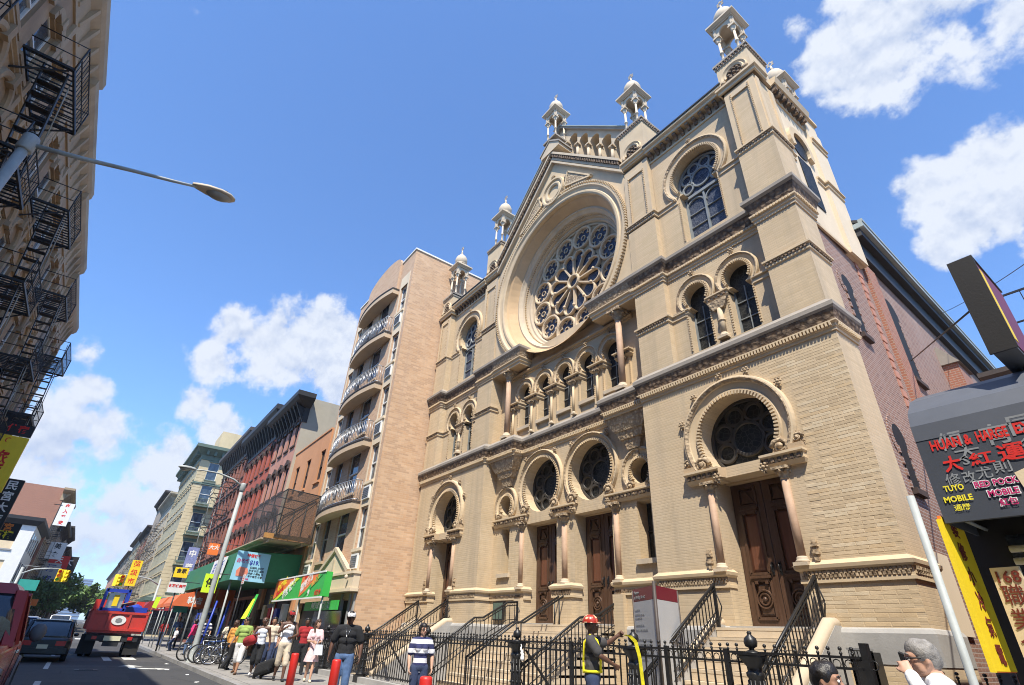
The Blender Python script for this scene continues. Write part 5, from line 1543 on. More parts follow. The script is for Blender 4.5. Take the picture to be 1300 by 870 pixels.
def place_window(kit, parent, x, y, z):
    o = part('window', kit['frame'], parent, (x, y, z))
    part('pane', kit['lo'], o); part('pane', kit['up'], o); part('sill', kit['sill'], o)
    if 'hood' in kit: part('lintel', kit['hood'], o)
    if 'curtain' in kit and random.random() < .6: part('curtain', kit['curtain'], o)
    return o


def cornice_box(parent, W, H, proj, h, mt, brackets=True, step=.8, x0=0.):
    m = MB(); m.run([(x0, .3), (x0, 0), (W, 0), (W, .3)], [(0, H - h), (.06, H - h), (.08, H - h * .7), (.10, H - h * .45), (proj * .8, H - h * .28), (proj, H - h * .18), (proj, H), (0, H + .04)])
    o = m.build('cornice', mt, parent)
    if brackets:
        b = MB(); b.prism([(0, H - h * .95), (-.10, H - h * .9), (-proj * .75, H - h * .32), (-proj * .75, H - h * .22), (0, H - h * .22)], -.07, .07, 'x')
        bm_ = b.mesh('bracket', mt)
        n = int((W - x0) / step)
        for i in range(n + 1): part('bracket', bm_, o, (x0 + .1 + (W - x0 - .2) * i / n, 0, 0))
    return o


# parts of a fire escape: origin at the middle of the platform where it meets the wall
FE = {}


def fe_meshes(w=2.55, d=1.05, fh=3.05):
    m = MB(); m.box(-.012, .012, -d, -.02, -.02, .02); FE['slat'] = m.mesh('platform_slat', 'grey_iron')
    m = MB()
    for y in (-d, -.03): m.box(-w / 2, w / 2, y - .025, y + .025, -.05, .03)
    for x in (-w / 2, w / 2): m.box(x - .025, x + .025, -d, 0, -.05, .03)
    for x in (-w / 2 + .1, w / 2 - .1): m.bar((x, -d + .1, -.04), (x, 0, -.75), .04)
    FE['frame'] = m.mesh('platform', 'grey_iron')
    m = MB()
    for z in (.45, .92):
        m.tube([(-w / 2, 0, z), (-w / 2, -d, z), (w / 2, -d, z), (w / 2, 0, z)], .018, 5)
    for x in (-w / 2, w / 2): m.tube([(x, -d, 0), (x, -d, .94)], .02, 5)
    FE['rail'] = m.mesh('guard_rail', 'grey_iron')
    m = MB(); m.box(-.007, .007, -d - .007, -d + .007, 0, .92); FE['bal'] = m.mesh('guard_bar', 'grey_iron')
    m = MB()
    for y in (-d + .12, -d + .62): m.bar((-w / 2 + .25, y, 0), (w / 2 - .75, y, -fh), .03, .12)
    FE['string'] = m.mesh('stair_stringer', 'grey_iron')
    m = MB(); m.box(-.10, .10, -d + .12, -d + .62, -.012, .012); FE['tread'] = m.mesh('stair_tread', 'grey_iron')
    m = MB(); m.tube([(-w / 2 + .25, -d + .10, .85), (w / 2 - .75, -d + .10, -fh + .85)], .016, 5); FE['hand'] = m.mesh('stair_handrail', 'galvanised_steel')


fe_meshes()


def fire_escape(parent, x, levels, w=2.55, d=1.05, fh=3.05, slats=14, detail=True):
    for i, z in enumerate(levels):
        o = part('fire_escape', FE['frame'], parent, (x, 0, z))
        part('guard_rail', FE['rail'], o)
        if detail:
            for k in range(slats): part('platform_slat', FE['slat'], o, (-w / 2 + w * (k + .5) / slats, 0, 0))
            for k in range(15): part('guard_bar', FE['bal'], o, (-w / 2 + w * k / 14, 0, 0))
        if i < len(levels) - 1:
            part('stair_stringer', FE['string'], o); part('stair_handrail', FE['hand'], o)
            if detail:
                for k in range(10): part('stair_tread', FE['tread'], o, (-w / 2 + .25 + (w - 1.0) * (k + .5) / 10, 0, -fh * (k + .5) / 10))


def shell(root, W, H, depth, wall, holes, side=None, reveal=.22, z0=0.):
    m = MB(); m.sheet(rect(0, W, z0, H), [(h, reveal) for h in holes], 0); m.build('wall', wall, root)
    m = MB(); m.quad((0, 0, z0), (0, depth, z0), (0, depth, H), (0, 0, H)); m.quad((W, 0, z0), (W, depth, z0), (W, depth, H), (W, 0, H)); m.quad((0, depth, z0), (W, depth, z0), (W, depth, H), (0, depth, H))
    m.build('party_wall', side or wall, root)
    m = MB(); m.box(.02, W - .02, .25, depth - .02, H - .35, H - .2); m.build('roof', 'roof_tar', root)
    m = MB(); m.box(.05, W - .05, reveal + .02, reveal + .05, z0, H - .4); m.build('interior_dark', 'ink_black', root)


def tenement(name, label, loc, rz, W, H, depth, wall, side, cols, levels, wh, ww, hoods, frame, panem, trim, corn, group, cproj=.7, ch=1.3, escapes=None, piers=False, curtain=None, brackets=True, shop='sign_black', cat='building', shopz=3.6, far=False):
    root = empty(name, loc, rz, label, cat, group)
    xs = [W * (i + .5) / cols for i in range(cols)]
    holes = []
    for z in levels:
        for x in xs: holes.append(rect(x - ww / 2, x + ww / 2, z, z + wh))
    holes.append(rect(.4, W - .4, .2, shopz - .7))
    shell(root, W, H, depth, wall, holes, side)
    for i, z in enumerate(levels):
        kit = window_kit(ww, wh, frame, panem, hoods[i % len(hoods)], arch=False, trim=trim, curtain=curtain)
        for x in xs: place_window(kit, root, x, 0, z)
    cornice_box(root, W, H, cproj, ch, corn, brackets, W / (cols * 2))
    m = MB(); m.run([(0, 0), (W, 0)], [(0, shopz - .55), (.22, shopz - .5), (.22, shopz - .05), (.34, shopz), (0, shopz + .06)]); m.build('shop_fascia', shop, root)
    m = MB()
    for k in range(5): xx = .4 + (W - .8) * k / 4; m.box(xx - .05, xx + .05, .08, .2, .2, shopz - .7)
    m.box(.4, W - .4, .06, .2, 1.0, 1.08); m.build('shop_front', 'black_cornice', root)
    if piers:
        p = MB(); p.box(-.11, .11, -.10, .01, shopz + .1, H - ch); pm_ = p.mesh('pilaster', trim)
        for k in range(0, cols + 1, 2): part('pilaster', pm_, root, (max(.12, min(W - .12, W * k / cols)), 0, 0))
        for z in levels:
            b = MB(); b.run([(0, 0), (W, 0)], [(0, z - .42), (.06, z - .40), (.06, z - .34), (.12, z - .30), (.12, z - .24), (0, z - .22)]); b.build('string_course', trim, root)
    if escapes:
        for x, lv in escapes: fire_escape(root, x, lv, detail=not far)
    return root


# ---- left-hand row, in shade, fronts in the plane y = -16.3 facing the synagogue
LV = [4.35, 7.35, 10.35, 13.35]
PL = [13.0 + .0, 9.95, 6.9, 3.85]
rowL = 'tenements across the street from the synagogue'
for (x1, W, H, lab, wall, esc, plv) in (
        (12.9, 6.2, 18.25, 'shaded buff tenement with arched hoods nearest the camera', 'tenement_buff', True, 13.9),
        (6.7, 6.2, 18.25, 'shaded ornate tenement with fire escapes beside the near lamp post', 'tenement_buff', True, 13.9),
        (.5, 6.15, 18.2, 'shaded buff tenement with the topmost black fire escape', 'tenement_buff', True, 13.9),
        (-5.65, 6.1, 17.6, 'shaded tenement, second fire escape front beyond the lamp arm', 'tenement_buff', True, 13.5),
        (-11.75, 6.0, 17.1, 'shaded tenement, third fire escape front beyond the lamp arm', 'tenement_buff', True, 13.15),
        (-17.75, 6.0, 16.3, 'shaded tenement above the yellow hotel sign', 'drab_brick', True, 12.6)):
    dz = plv - 13.9
    tenement('tenement', lab, (x1, -16.3, 0), pi, W, H, 14, wall, 'drab_brick', 4, [z + .3 + dz for z in LV], 1.85, .95, ['flat', 'seg', 'arch', 'seg'], 'white_paint', 'window_glass', 'tenement_trim', 'tenement_trim', rowL,
             .36, 1.6, [(W * .5, [plv, plv - 3.02, plv - 6.04, plv - 9.06])] if x1 < 12 else None, True, 'sign_white')
# unseen plain block added behind the camera to throw shade on the road
tenement('tenement', 'unseen drab block added behind the camera to shade the road', (30, -16.3, 0), pi, 17, 17.5, 14, 'drab_brick', 'drab_brick', 8, LV, 1.8, .95, ['flat'], 'white_paint', 'window_glass', 'tenement_trim', 'tenement_trim', rowL)

# ---- right-hand row: apartment house with round balconies
AP = empty('apartment_house', (-17.2, -1.9, 0), 0, 'tall mottled brick apartment house with curved balconies', 'apartment house')
W = 7.95; H = 20.2
holes = []
fl = [4.45, 7.3, 10.3, 13.3, 16.4]
for z in fl:
    holes += [rect(6.70, 7.50, z, z + 1.75), rect(.45, 1.25, z, z + 1.75), rect(2.0, 2.9, z - .2, z + 1.9), rect(3.9, 5.3, z - .2, z + 1.9)]
holes.append(rect(.4, 7.2, .1, 2.5))
m = MB(); m.sheet(rect(0, W, 0, H), [(h, .25) for h in holes], 0); m.build('wall', 'apartment_brick', AP)
m = MB(); m.quad((W, 0, 0), (W, 15, 0), (W, 15, H), (W, 0, H)); m.build('side_wall', 'mottled_brick', AP)
m = MB(); m.quad((0, 0, 0), (0, 15, 0), (0, 15, H), (0, 0, H)); m.quad((0, 15, 0), (W, 15, 0), (W, 15, H), (0, 15, H)); m.build('party_wall', 'apartment_brick', AP)
m = MB(); m.box(.05, W - .05, .3, 14.9, H - .6, H - .4); m.build('roof', 'roof_tar', AP)
m = MB(); m.box(.05, W - .05, .28, .31, 0, H - .7); m.build('interior_dark', 'ink_black', AP)
m = MB(); m.run([(0, 15), (0, 0), (W, 0), (W, 15)], [(-.3, H), (.05, H), (.05, H + .10), (-.3, H + .10)]); m.build('parapet_coping', 'white_paint', AP)
# cream window strips
for xa, xb in ((6.55, 7.65), (.30, 1.40)):
    c = MB(); zz = [3.0] + [q for z in fl for q in (z, z + 1.75)] + [18.9]
    for a, b in zip(zz[::2], zz[1::2]): c.box(xa, xb, -.02, .02, a, b)
    for z in fl: c.box(xa, xa + .13, -.02, .02, z, z + 1.75); c.box(xb - .13, xb, -.02, .02, z, z + 1.75)
    c.build('window_strip', 'cream_stucco', AP)
kit = window_kit(.80, 1.75, 'white_paint', 'window_glass', None, 'cream_stucco')
ac = MB(); ac.box(-.34, .34, -.16, .1, -.78, -.28); ac.build
ac = MB(); ac.box(-.36, .36, -.10, .1, -.80, -.22); acm = ac.mesh('air_conditioner', 'white_paint')
al = MB()
for k in range(6): al.box(-.31, .31, -.115, -.098, -.74 + k * .08, -.70 + k * .08)
alm = al.mesh('louvre', 'plastic_grey')
for z in fl:
    for x in (7.10, .85):
        place_window(kit, AP, x, 0, z)
        o = part('air_conditioner', acm, AP, (x, 0, z)); part('louvre', alm, o)
kd = window_kit(.9, 2.1, 'grey_paint', 'window_glass_dark', None, 'balcony_concrete'); ke = window_kit(1.4, 2.1, 'white_paint', 'window_glass', None, 'balcony_concrete')
for z in fl: place_window(kd, AP, 2.45, 0, z - .2); place_window(ke, AP, 4.6, 0, z - .2)
# balconies
cxb, hwb = 3.95, 2.45
prof = lambda s_: [(cxb + hwb * (1 - 2 * i / 16), -(.38 + (s_ - .38) * (1 - (1 - 2 * i / 16) ** 2))) for i in range(17)]
sb = MB(); P = prof(.68); sb.prism([(cxb + hwb, 0)] + P + [(cxb - hwb, 0)], -.28, 0, 'z'); sbm = sb.mesh('balcony', 'balcony_concrete')
se = MB(); Q = [(x, y - .03) for x, y in P]; se.prism([(cxb + hwb + .03, 0), (cxb + hwb + .03, P[0][1])] + Q + [(cxb - hwb - .03, P[-1][1]), (cxb - hwb - .03, 0)], .001, .07, 'z'); sem = se.mesh('slab_edge', 'brown_cornice')
br = MB()
R = [(cxb + hwb - .05, -.05)] + [(x * .985 + cxb * .015, y + .06) for x, y in P] + [(cxb - hwb + .05, -.05)]
for z in (.14, 1.02): br.tube([(x, y, z) for x, y in R], .022, 6)
brm = br.mesh('balcony_rail', 'rail_steel')
bl = MB(); bl.tube([(0, 0, .07), (0, 0, 1.02)], .011, 5); blm = bl.mesh('balcony_bar', 'rail_steel')
scb = MB(); scb.tube([(.14 * cos(t) * (1 - t / 14), 0, .58 + .30 * sin(t) * (1 - t / 14)) for t in [i * .7 for i in range(18)]], .011, 5); scm = scb.mesh('balcony_scroll', 'rail_steel')
for z in (6.45, 9.35, 12.35, 15.35, 18.2):
    o = part('balcony', sbm, AP, (0, 0, z)); part('slab_edge', sem, o)
    if z > 18: continue
    part('balcony_rail', brm, o)
    for i in range(len(R) - 1):
        a, b = Vector(R[i]), Vector(R[i + 1])
        for q in (0., .5):
            p = a.lerp(b, q); part('balcony_bar', blm, o, (p.x, p.y, 0))
        if i % 2 == 1:
            p = a.lerp(b, .5); part('balcony_scroll', scm, o, (p.x, p.y, 0), (0, 0, atan2(b.y - a.y, b.x - a.x)))
m = MB(); m.prism([(cxb - 2.3, 18.25)] + [(cxb - 2.3 * cos(pi * i / 12), 20.3 + .75 * sin(pi * i / 12)) for i in range(13)] + [(cxb + 2.3, 18.25)], -.14, -.004); m.build('attic_gable', 'apartment_brick', AP)
m = MB(); m.prism([(3.35, 3.55), (7.0, 3.55), (7.0, 3.62), (5.25, 4.5), (5.1, 4.5), (3.35, 3.62)], -.22, -.04); o = m.build('entrance_gable', 'cream_stucco', AP)
m = MB(); m.bar((3.25, -.24, 3.56), (5.18, -.24, 4.58), .14, .16); m.bar((7.1, -.24, 3.56), (5.18, -.24, 4.58), .14, .16); m.box(5.08, 5.28, -.26, -.2, 3.6, 4.1); m.build('gable_moulding', 'buff_limestone', o)
m = MB(); m.box(5.0, 7.98, -.36, -.01, 2.78, 2.90); m.box(5.1, 7.94, -.28, -.01, 2.90, 3.42); m.box(5.0, 7.98, -.34, -.01, 3.42, 3.52); m.build('canopy', 'cream_stucco', AP)
m = MB(); m.ball((7.45, -.40, 3.30), .075, 10, 8, (1, 1, 1.2)); m.build('globe_lamp', 'white_stone', AP)
for x in (7.3, 7.75, 6.4):
    m = MB(); m.box(x - .07, x + .07, -.06, .06, 0, 2.72); m.build('pillar', 'grey_paint', AP)

# low orange house
OR = empty('stucco_house', (-24.2, -2.0, 0), 0, 'low orange stucco house between the salmon tenement and the apartments', 'house')
holes = [rect(x - .42, x + .42, 8.75, 10.6) for x in (1.25, 3.55, 6.2)] + [rect(.5, 6.5, .1, 4.2)]
shell(OR, 6.98, 11.7, 12, 'orange_stucco', holes)
kit = window_kit(.84, 1.85, 'dark_lintel', 'window_glass_dark', None, 'orange_stucco')
for x in (1.25, 3.55, 6.2): place_window(kit, OR, x, 0, 8.75)
m = MB(); m.box(0, 6.98, -.05, .3, 11.7, 11.8); m.build('coping', 'orange_stucco', OR)

rowR = 'tenements beyond the apartment house'
tenement('tenement', 'salmon tenement with a black bracketed cornice and grey flank', (-30.6, -2.2, 0), 0, 6.4, 16.0, 7, 'salmon_brick', 'grey_render', 4, [6.1, 9.3, 12.5], 1.75, .85, ['seg', 'seg', 'seg', 'flat'], 'dark_lintel', 'window_glass', 'dark_lintel', 'black_cornice', rowR, .95, 1.9)
tenement('tenement', 'crimson tenement with dark lintels and a black cornice', (-41.0, -2.2, 0), 0, 10.35, 17.0, 9, 'crimson_brick', 'grey_render', 6, [6.1, 9.2, 12.3], 1.75, .80, ['seg', 'seg', 'seg', 'flat'], 'dark_lintel', 'window_glass', 'dark_lintel', 'black_cornice', rowR, .95, 2.3)
tenement('tenement', 'rusty brown tenement with green fire escapes before the corner', (-54.5, -2.2, 0), 0, 13.45, 18.0, 11, 'rust_brick', 'rust_brick', 8, [4.7, 7.7, 10.7, 13.6], 1.75, .80, ['flat'], 'dark_lintel', 'window_glass', 'dark_lintel', 'brown_cornice', rowR, .85, 2.0,
         [(3.5, [13.3, 10.25, 7.2, 4.15]), (9.8, [13.3, 10.25, 7.2, 4.15])], far=True)

# ---- across the cross street: cream corner house, side to the camera
CR = empty('corner_tenement', (-87, -3.9, 0), 0, 'cream brick corner house with a green cornice across the cross street', 'building')
W = 20; H = 22.3; D = 12
lv = [4.6, 8.1, 11.6, 15.1, 18.1]
holes = [rect(x - .45, x + .45, z, z + 1.9) for z in lv for x in [1.1 + i * 1.62 for i in range(12)]] + [rect(.4, W - .4, .2, 3.2)]
m = MB(); m.sheet(rect(0, W, 0, H), [(h, .25) for h in holes], 0); m.build('wall', 'olive_brick', CR)
m = MB()
hs = [([(y - .62, z), (y + .62, z), (y + .62, z + 2.3), (y - .62, z + 2.3)], .25) for z in lv for y in (1.75, 6.5)]
m.sheet(rect(0, D, 0, H), hs, 0)
m.v = [(W - p[1], p[0], p[2]) for p in m.v]; m.build('side_wall', 'cream_brick', CR)
m = MB(); m.box(.3, W - .3, .3, D, 0, H - .5); m.build('interior_dark', 'ink_black', CR)
kit = window_kit(.9, 1.9, 'white_paint', 'window_glass_pale', 'flat', trim='cream_brick')
for z in lv:
    for i in range(12): place_window(kit, CR, 1.1 + i * 1.62, 0, z)
ks = window_kit(1.24, 2.3, 'white_paint', 'window_glass', 'flat', trim='green_cornice')
for z in lv:
    for y in (1.75, 6.5):
        o = place_window(ks, CR, W, y, z); o.rotation_euler = (0, 0, pi / 2)
m = MB(); m.run([(0, 0), (W, 0), (W, D)], [(0, 20.6), (.08, 20.6), (.12, 21.2), (.9, 21.9), (1.1, 22.0), (1.1, 22.4), (0, 22.5)]); o = m.build('cornice', 'green_cornice', CR)
m = MB(); m.beads([(0, 0), (W, 0)], .10, 21.2, 21.85, .9, .3, .6); m.beads([(W, 0), (W, D)], .10, 21.2, 21.85, .9, .3, .6); m.build('bracket', 'green_cornice', o).__setitem__('kind', 'stuff')
m = MB(); m.run([(0, 0), (W, 0), (W, D)], [(0, 17.4), (.12, 17.45), (.12, 17.65), (0, 17.7)]); m.run([(0, 0), (W, 0), (W, D)], [(0, 3.4), (.8, 3.6), (.8, 3.95), (0, 4.1)]); m.build('string_course', 'green_cornice', CR)
m = MB()
for k in range(38): m.box(W - .02, W + .025, .03, .95, 4.2 + k * .40, 4.56 + k * .40)
tag(m.build('quoins', 'cream_brick', CR), kind='stuff')
m = MB(); m.box(W - 6, W - .4, 1.5, 8, 22.3, 25.0); m.build('roof_house', 'cream_brick', CR)
for z in (14.6, 11.1, 7.6):
    m = MB(); m.box(W, W + 1.0, .8, 7.4, z - .05, z + .03)
    for zz in (.45, .9): m.tube([(W, .8, z + zz), (W + 1.0, .8, z + zz), (W + 1.0, 7.4, z + zz), (W, 7.4, z + zz)], .03, 5)
    for q in range(22): m.box(W + .98, W + 1.01, .8 + q * .3, .82 + q * .3, z, z + .9)
    m.build('fire_escape', 'green_cornice', CR)
m = MB(); m.quad((W + .02, .3, .2), (W + .02, 9, .2), (W + .02, 9, 3.3), (W + .02, .3, 3.3)); m.build('shop_window', 'window_glass_dark', CR)
m = MB()
for k in range(7): m.box(W + .02, W + .10, .3 + k * 1.4, .42 + k * 1.4, .2, 3.4)
m.build('shop_pilasters', 'green_cornice', CR)

rowF = 'houses far up the street'
for x, W, H, wl, lab, cm in ((-103, 16, 19.5, 'grey_render', 'grey tenement with a blank flank beyond the cream corner house', 'grey_render'), (-120, 17, 22.5, 'drab_brick', 'drab brown tenement with fire escapes far up the street', 'brown_cornice'),
                             (-141, 21, 18.5, 'rust_brick', 'brick tenement, farther than the drab brown one', 'brown_cornice'), (-170, 29, 19.5, 'olive_brick', 'olive tenement far up the street', 'brown_cornice'), (-215, 45, 18, 'drab_brick', 'last long block seen on the right of the street', 'brown_cornice'), (-300, 85, 17.5, 'salmon_brick', 'distant pinkish block at the end of the right side', 'brown_cornice')):
    tenement('tenement', lab, (x, -4.0, 0), 0, W, H, 13, wl, 'grey_render' if x == -103 else wl, max(4, min(10, int(W / 2.2))), [4.8, 8.0, 11.2, 14.4], 1.7, .9, ['flat'], 'white_paint', 'window_glass_dark', 'tenement_trim', cm, rowF, .9, 1.5, [(W * .3, [14.2, 11.15, 8.1, 5.05]), (W * .72, [14.2, 11.15, 8.1, 5.05])] if x > -180 else None, far=True, brackets=x > -150)

# ---- left side beyond the cross street: white corner house, taller brick block behind it
WH = empty('corner_house', (-67, -17.2, 0), pi, 'white corner house with tan blinds across the cross street', 'building')
W = 16; H = 10.8; D = 12
m = MB(); m.quad((0, 0, 0), (W, 0, 0), (W, 0, H), (0, 0, H)); m.quad((W, 0, 0), (W, D, 0), (W, D, H), (W, 0, H)); m.quad((0, D, 0), (W, D, 0), (W, D, H), (0, D, H)); m.build('wall', 'white_paint', WH)
m = MB(); hs = [(rect(y - .65, y + .65, z, z + 1.9), .2) for z in (4.6, 7.6) for y in (1.9, 4.9, 7.9)]; m.sheet(rect(0, D, 0, H), hs, 0); m.v = [(p[1], p[0], p[2]) for p in m.v]; m.build('side_wall', 'white_paint', WH)
for z in (4.6, 7.6):
    for y in (1.9, 4.9, 7.9):
        m = MB(); m.box(.10, .14, y - .65, y + .65, z, z + 1.9); o = m.build('window', 'sign_cream', WH)
        m = MB(); m.box(-.10, .1, y - .75, y + .75, z - .14, z); m.build('sill', 'grey_paint', o)
    for k in range(6):
        m = MB(); m.box(1.2 + k * 2.5, 2.2 + k * 2.5, -.02, .06, z, z + 1.9); m.build('window', 'window_glass_dark', WH)
m = MB(); m.run([(0, D), (0, 0), (W, 0)], [(0, 10.1), (.1, 10.1), (.5, 10.6), (.5, 10.95), (0, 11)][::-1]); m.build('cornice', 'black_cornice', WH)
m = MB(); m.run([(0, D), (0, 0), (W, 0)], [(0, 3.2), (.4, 3.3), (.4, 3.7), (0, 3.8)][::-1]); m.build('shop_fascia', 'black_cornice', WH)
tenement('tenement', 'taller block with a bare brown brick flank behind the white house', (-79, -16.9, 0), pi, 14, 16.4, 13, 'drab_brick', 'red_brick', 5, [4.8, 8.0, 11.2], 1.7, .9, ['flat'], 'white_paint', 'window_glass_dark', 'tenement_trim', 'tenement_trim', rowF, .9, 1.5, [(5, [11.1, 8.05, 5.0])], far=True)
for x, W, H, wl, lab in ((-93.2, 17, 14, 'drab_brick', 'drab block hung with shop signs on the left up the street'), (-110.5, 20, 15.5, 'grey_render', 'grey block, second beyond the white corner house on the left'), (-131, 40, 14, 'olive_brick', 'long olive block far up the left side'), (-172, 90, 13, 'drab_brick', 'distant low block at the end of the left side')):
    tenement('tenement', lab, (x, -16.6, 0), pi, W, H, 13, wl, wl, 6, [4.8, 8.0, 11.2][:2 if H < 14 else 3], 1.7, .9, ['flat'], 'white_paint', 'window_glass_dark', 'tenement_trim', 'brown_cornice', rowF, .9, 1.4, [(W * .4, [8.0, 5.0])], far=True)
# houses behind the two rows so that nothing ends in open ground
tenement('tenement', 'brick house seen over the sign shop', (9.9, 9.5, 0), 0, 14, 9.0, 12, 'red_brick', 'red_brick', 5, [4.2], 1.7, .9, ['flat'], 'white_paint', 'window_glass_dark', 'tenement_trim', 'brown_cornice', 'houses behind the shop', .4, .8)

# far towers in the haze
d = px_dir(88, 735); k = 1500 / sqrt(d.x ** 2 + d.y ** 2)
p = CAM + d * k
TW = empty('skyscraper', (p.x, p.y, 0), .35, 'tall tapering glass skyscraper far beyond the end of the street', 'skyscraper')
zt = 84.; b0 = 8.5
m = MB(); m.hexa([(-b0, -b0, 0), (b0, -b0, 0), (b0, b0, 0), (-b0, b0, 0)], [(-b0, -b0, 40), (b0, -b0, 40), (b0, b0, 40), (-b0, b0, 40)])
T_ = [(-b0, -b0, 40), (0, -b0, zt), (b0, -b0, 40), (b0, 0, zt), (b0, b0, 40), (0, b0, zt), (-b0, b0, 40), (-b0, 0, zt)]
m.add(T_, [(0, 2, 1), (2, 3, 1), (2, 4, 3), (4, 5, 3), (4, 6, 5), (6, 7, 5), (6, 0, 7), (0, 1, 7), (1, 3, 5, 7)]); m.build('tower_shaft', 'hazed_tower_glass', TW)
m = MB(); m.tube([(0, 0, zt), (0, 0, zt + 16)], [.9, .3], 8); m.build('spire', 'hazed_tower_glass', TW)
for px_, hh, wd, lb in ((103, 56, 7, 'dark blue slab tower far off, right of the skyscraper'), (84, 44, 9, 'low dark blue tower at the foot of the skyscraper')):
    d = px_dir(px_, 742); k = 1100 / sqrt(d.x ** 2 + d.y ** 2); p = CAM + d * k
    o = empty('office_tower', (p.x, p.y, 0), .2, lb, 'office tower'); m = MB(); m.box(-wd, wd, -12, 12, 0, hh); m.build('tower_shaft', 'hazed_tower_glass', o)
    m = MB()
    for q in range(14): m.box(-wd - .3, wd + .3, -12.3, 12.3, 4 + q * hh / 15, 5.2 + q * hh / 15)
    tag(m.build('floor_bands', 'awning_charcoal', o), kind='stuff')

# ---------------------------------------------------------------- trees
def tree(name, label, loc, h, crown_r, n, leaf, group, seed, squash=.8):
    rnd = random.Random(seed)
    root = empty(name, loc, rnd.random() * 6, label, 'tree', group)
    m = MB(); m.tube([(0, 0, 0), (.05, .02, h * .25), (0, .08, h * .5), (.1, 0, h * .8)], [h * .028, h * .022, h * .016, h * .006], 7)
    cl = []
    for k in range(9):
        a = k * 2.4; z = h * (.32 + .05 * k); r = crown_r * (.55 + .4 * rnd.random())
        tip = (r * cos(a), r * sin(a), z + h * .14 + rnd.random() * h * .1)
        m.tube([(0, 0, z * .85), (tip[0] * .5, tip[1] * .5, (z + tip[2]) / 2), tip], [h * .012, h * .008, h * .003], 5); cl.append(tip)
    m.build('trunk', 'bark', root)
    cl += [(rnd.gauss(0, crown_r * .5), rnd.gauss(0, crown_r * .5), h * .68 + rnd.gauss(0, h * .12)) for _ in range(22)]
    m = MB(); vs = []; fs = []
    for c in cl:
        cr = crown_r * (.22 + .2 * rnd.random())
        for _ in range(n):
            v = Vector((rnd.gauss(0, 1), rnd.gauss(0, 1), rnd.gauss(0, 1) * squash)).normalized() * cr * rnd.random() ** .45
            p = Vector(c) + v
            a = Vector((rnd.gauss(0, 1), rnd.gauss(0, 1), rnd.gauss(0, 1))).normalized(); b = a.orthogonal().normalized()
            s_ = leaf * (.6 + .8 * rnd.random()); o = len(vs)
            vs += [p - a * s_, p + b * s_ * .5, p + a * s_, p - b * s_ * .5]; fs.append((o, o + 1, o + 2, o + 3))
    m.add(vs, fs)
    me = m.mesh('crown', 'leaf_green', recalc=False)
    tag(part('crown', me, root), kind='stuff')
    return root


gt = 'street trees beyond the cross street'
tree('street_tree', 'leafy green tree overhanging the road on the left up the street', (-86, -14.2, 0), 6.4, 2.5, 120, .2, gt, 1)
tree('street_tree', 'second leafy tree just beyond it on the left, taller', (-99, -14.0, 0), 6.9, 2.8, 110, .22, gt, 2)
tree('street_tree', 'leafy tree farther up the left pavement', (-120, -13.8, 0), 6.8, 2.9, 90, .34, gt, 3)
tree('street_tree', 'green tree on the right up the street behind the dump truck', (-118, -8.6, 0), 6.4, 2.6, 110, .3, gt, 4)
tree('street_tree', 'last green tree on the right up the street', (-150, -8.2, 0), 7, 3.0, 80, .36, gt, 5)


# ---------------------------------------------------------------- street lamps and traffic signals
def street_lamp(label, x, y, H, pts, head, hd):
    root = empty('street_lamp', (x, y, 0), 0, label, 'street lamp', 'cobra-head street lamps')
    m = MB(); m.lathe(0, 0, -.15, [(.22, 0), (.22, .12), (.13, .30), (.115, .7), (.105, H * .5), (.085, H + .15)], 12); m.build('pole', 'galvanised_steel', root)
    m = MB(); m.lathe(0, 0, H - .15, [(.115, -.02), (.13, 0), (.13, .3), (.115, .34), (.06, .38)], 12); m.build('pole_collar', 'galvanised_steel', root)
    m = MB(); m.tube([(p[0] - x, p[1] - y, p[2]) for p in pts], [.05 - .022 * i / (len(pts) - 1) for i in range(len(pts))], 8); m.build('arm', 'galvanised_steel', root)
    a, b = Vector(head[0]) - root.location, Vector(head[1]) - root.location
    d = (b - a); L = d.length; d /= L; sd = d.cross(Vector((0, 0, 1))).normalized(); up = sd.cross(d)
    m = MB(); rows = []
    P = [(0, .05, .05), (.12, .09, .08), (.35, .16, .10), (.65, .19, .10), (.88, .15, .08), (1.0, .05, .03)]
    N = 14
    vs = []
    for t, w, h in P:
        for k in range(N):
            q = 2 * pi * k / N; zz = sin(q)
            vs.append(a + d * (L * t) + sd * (w * cos(q)) + up * (h * zz * (1.15 if zz > 0 else .35)))
    m.smooth = True
    m.add(vs, [(i * N + k, i * N + (k + 1) % N, (i + 1) * N + (k + 1) % N, (i + 1) * N + k) for i in range(len(P) - 1) for k in range(N)] + [tuple(range(N)), tuple(range((len(P) - 1) * N, len(P) * N))])
    hd_ = m.build('lamp_head', 'white_stone' if hd else 'galvanised_steel', root)
    m = MB(); c = a + d * (L * .62) - up * .035
    vs = []
    for r, dz in ((1, 0), (.8, .05), (.45, .085)):
        for k in range(12): vs.append(c + d * (L * .30 * r * cos(k * pi / 6)) + sd * (.15 * r * sin(k * pi / 6)) - up * dz)
    m.smooth = True
    m.add(vs, [(i * 12 + k, i * 12 + (k + 1) % 12, (i + 1) * 12 + (k + 1) % 12, (i + 1) * 12 + k) for i in range(2) for k in range(12)] + [tuple(range(24, 36))])
    m.build('lens', 'lamp_lens', hd_)
    m = MB(); c = a + d * (L * .75) + up * .11; m.lathe(c.x, c.y, c.z, [(.035, 0), (.035, .05), (.02, .06)], 8); m.build('light_sensor', 'black_cornice', hd_)
    return root


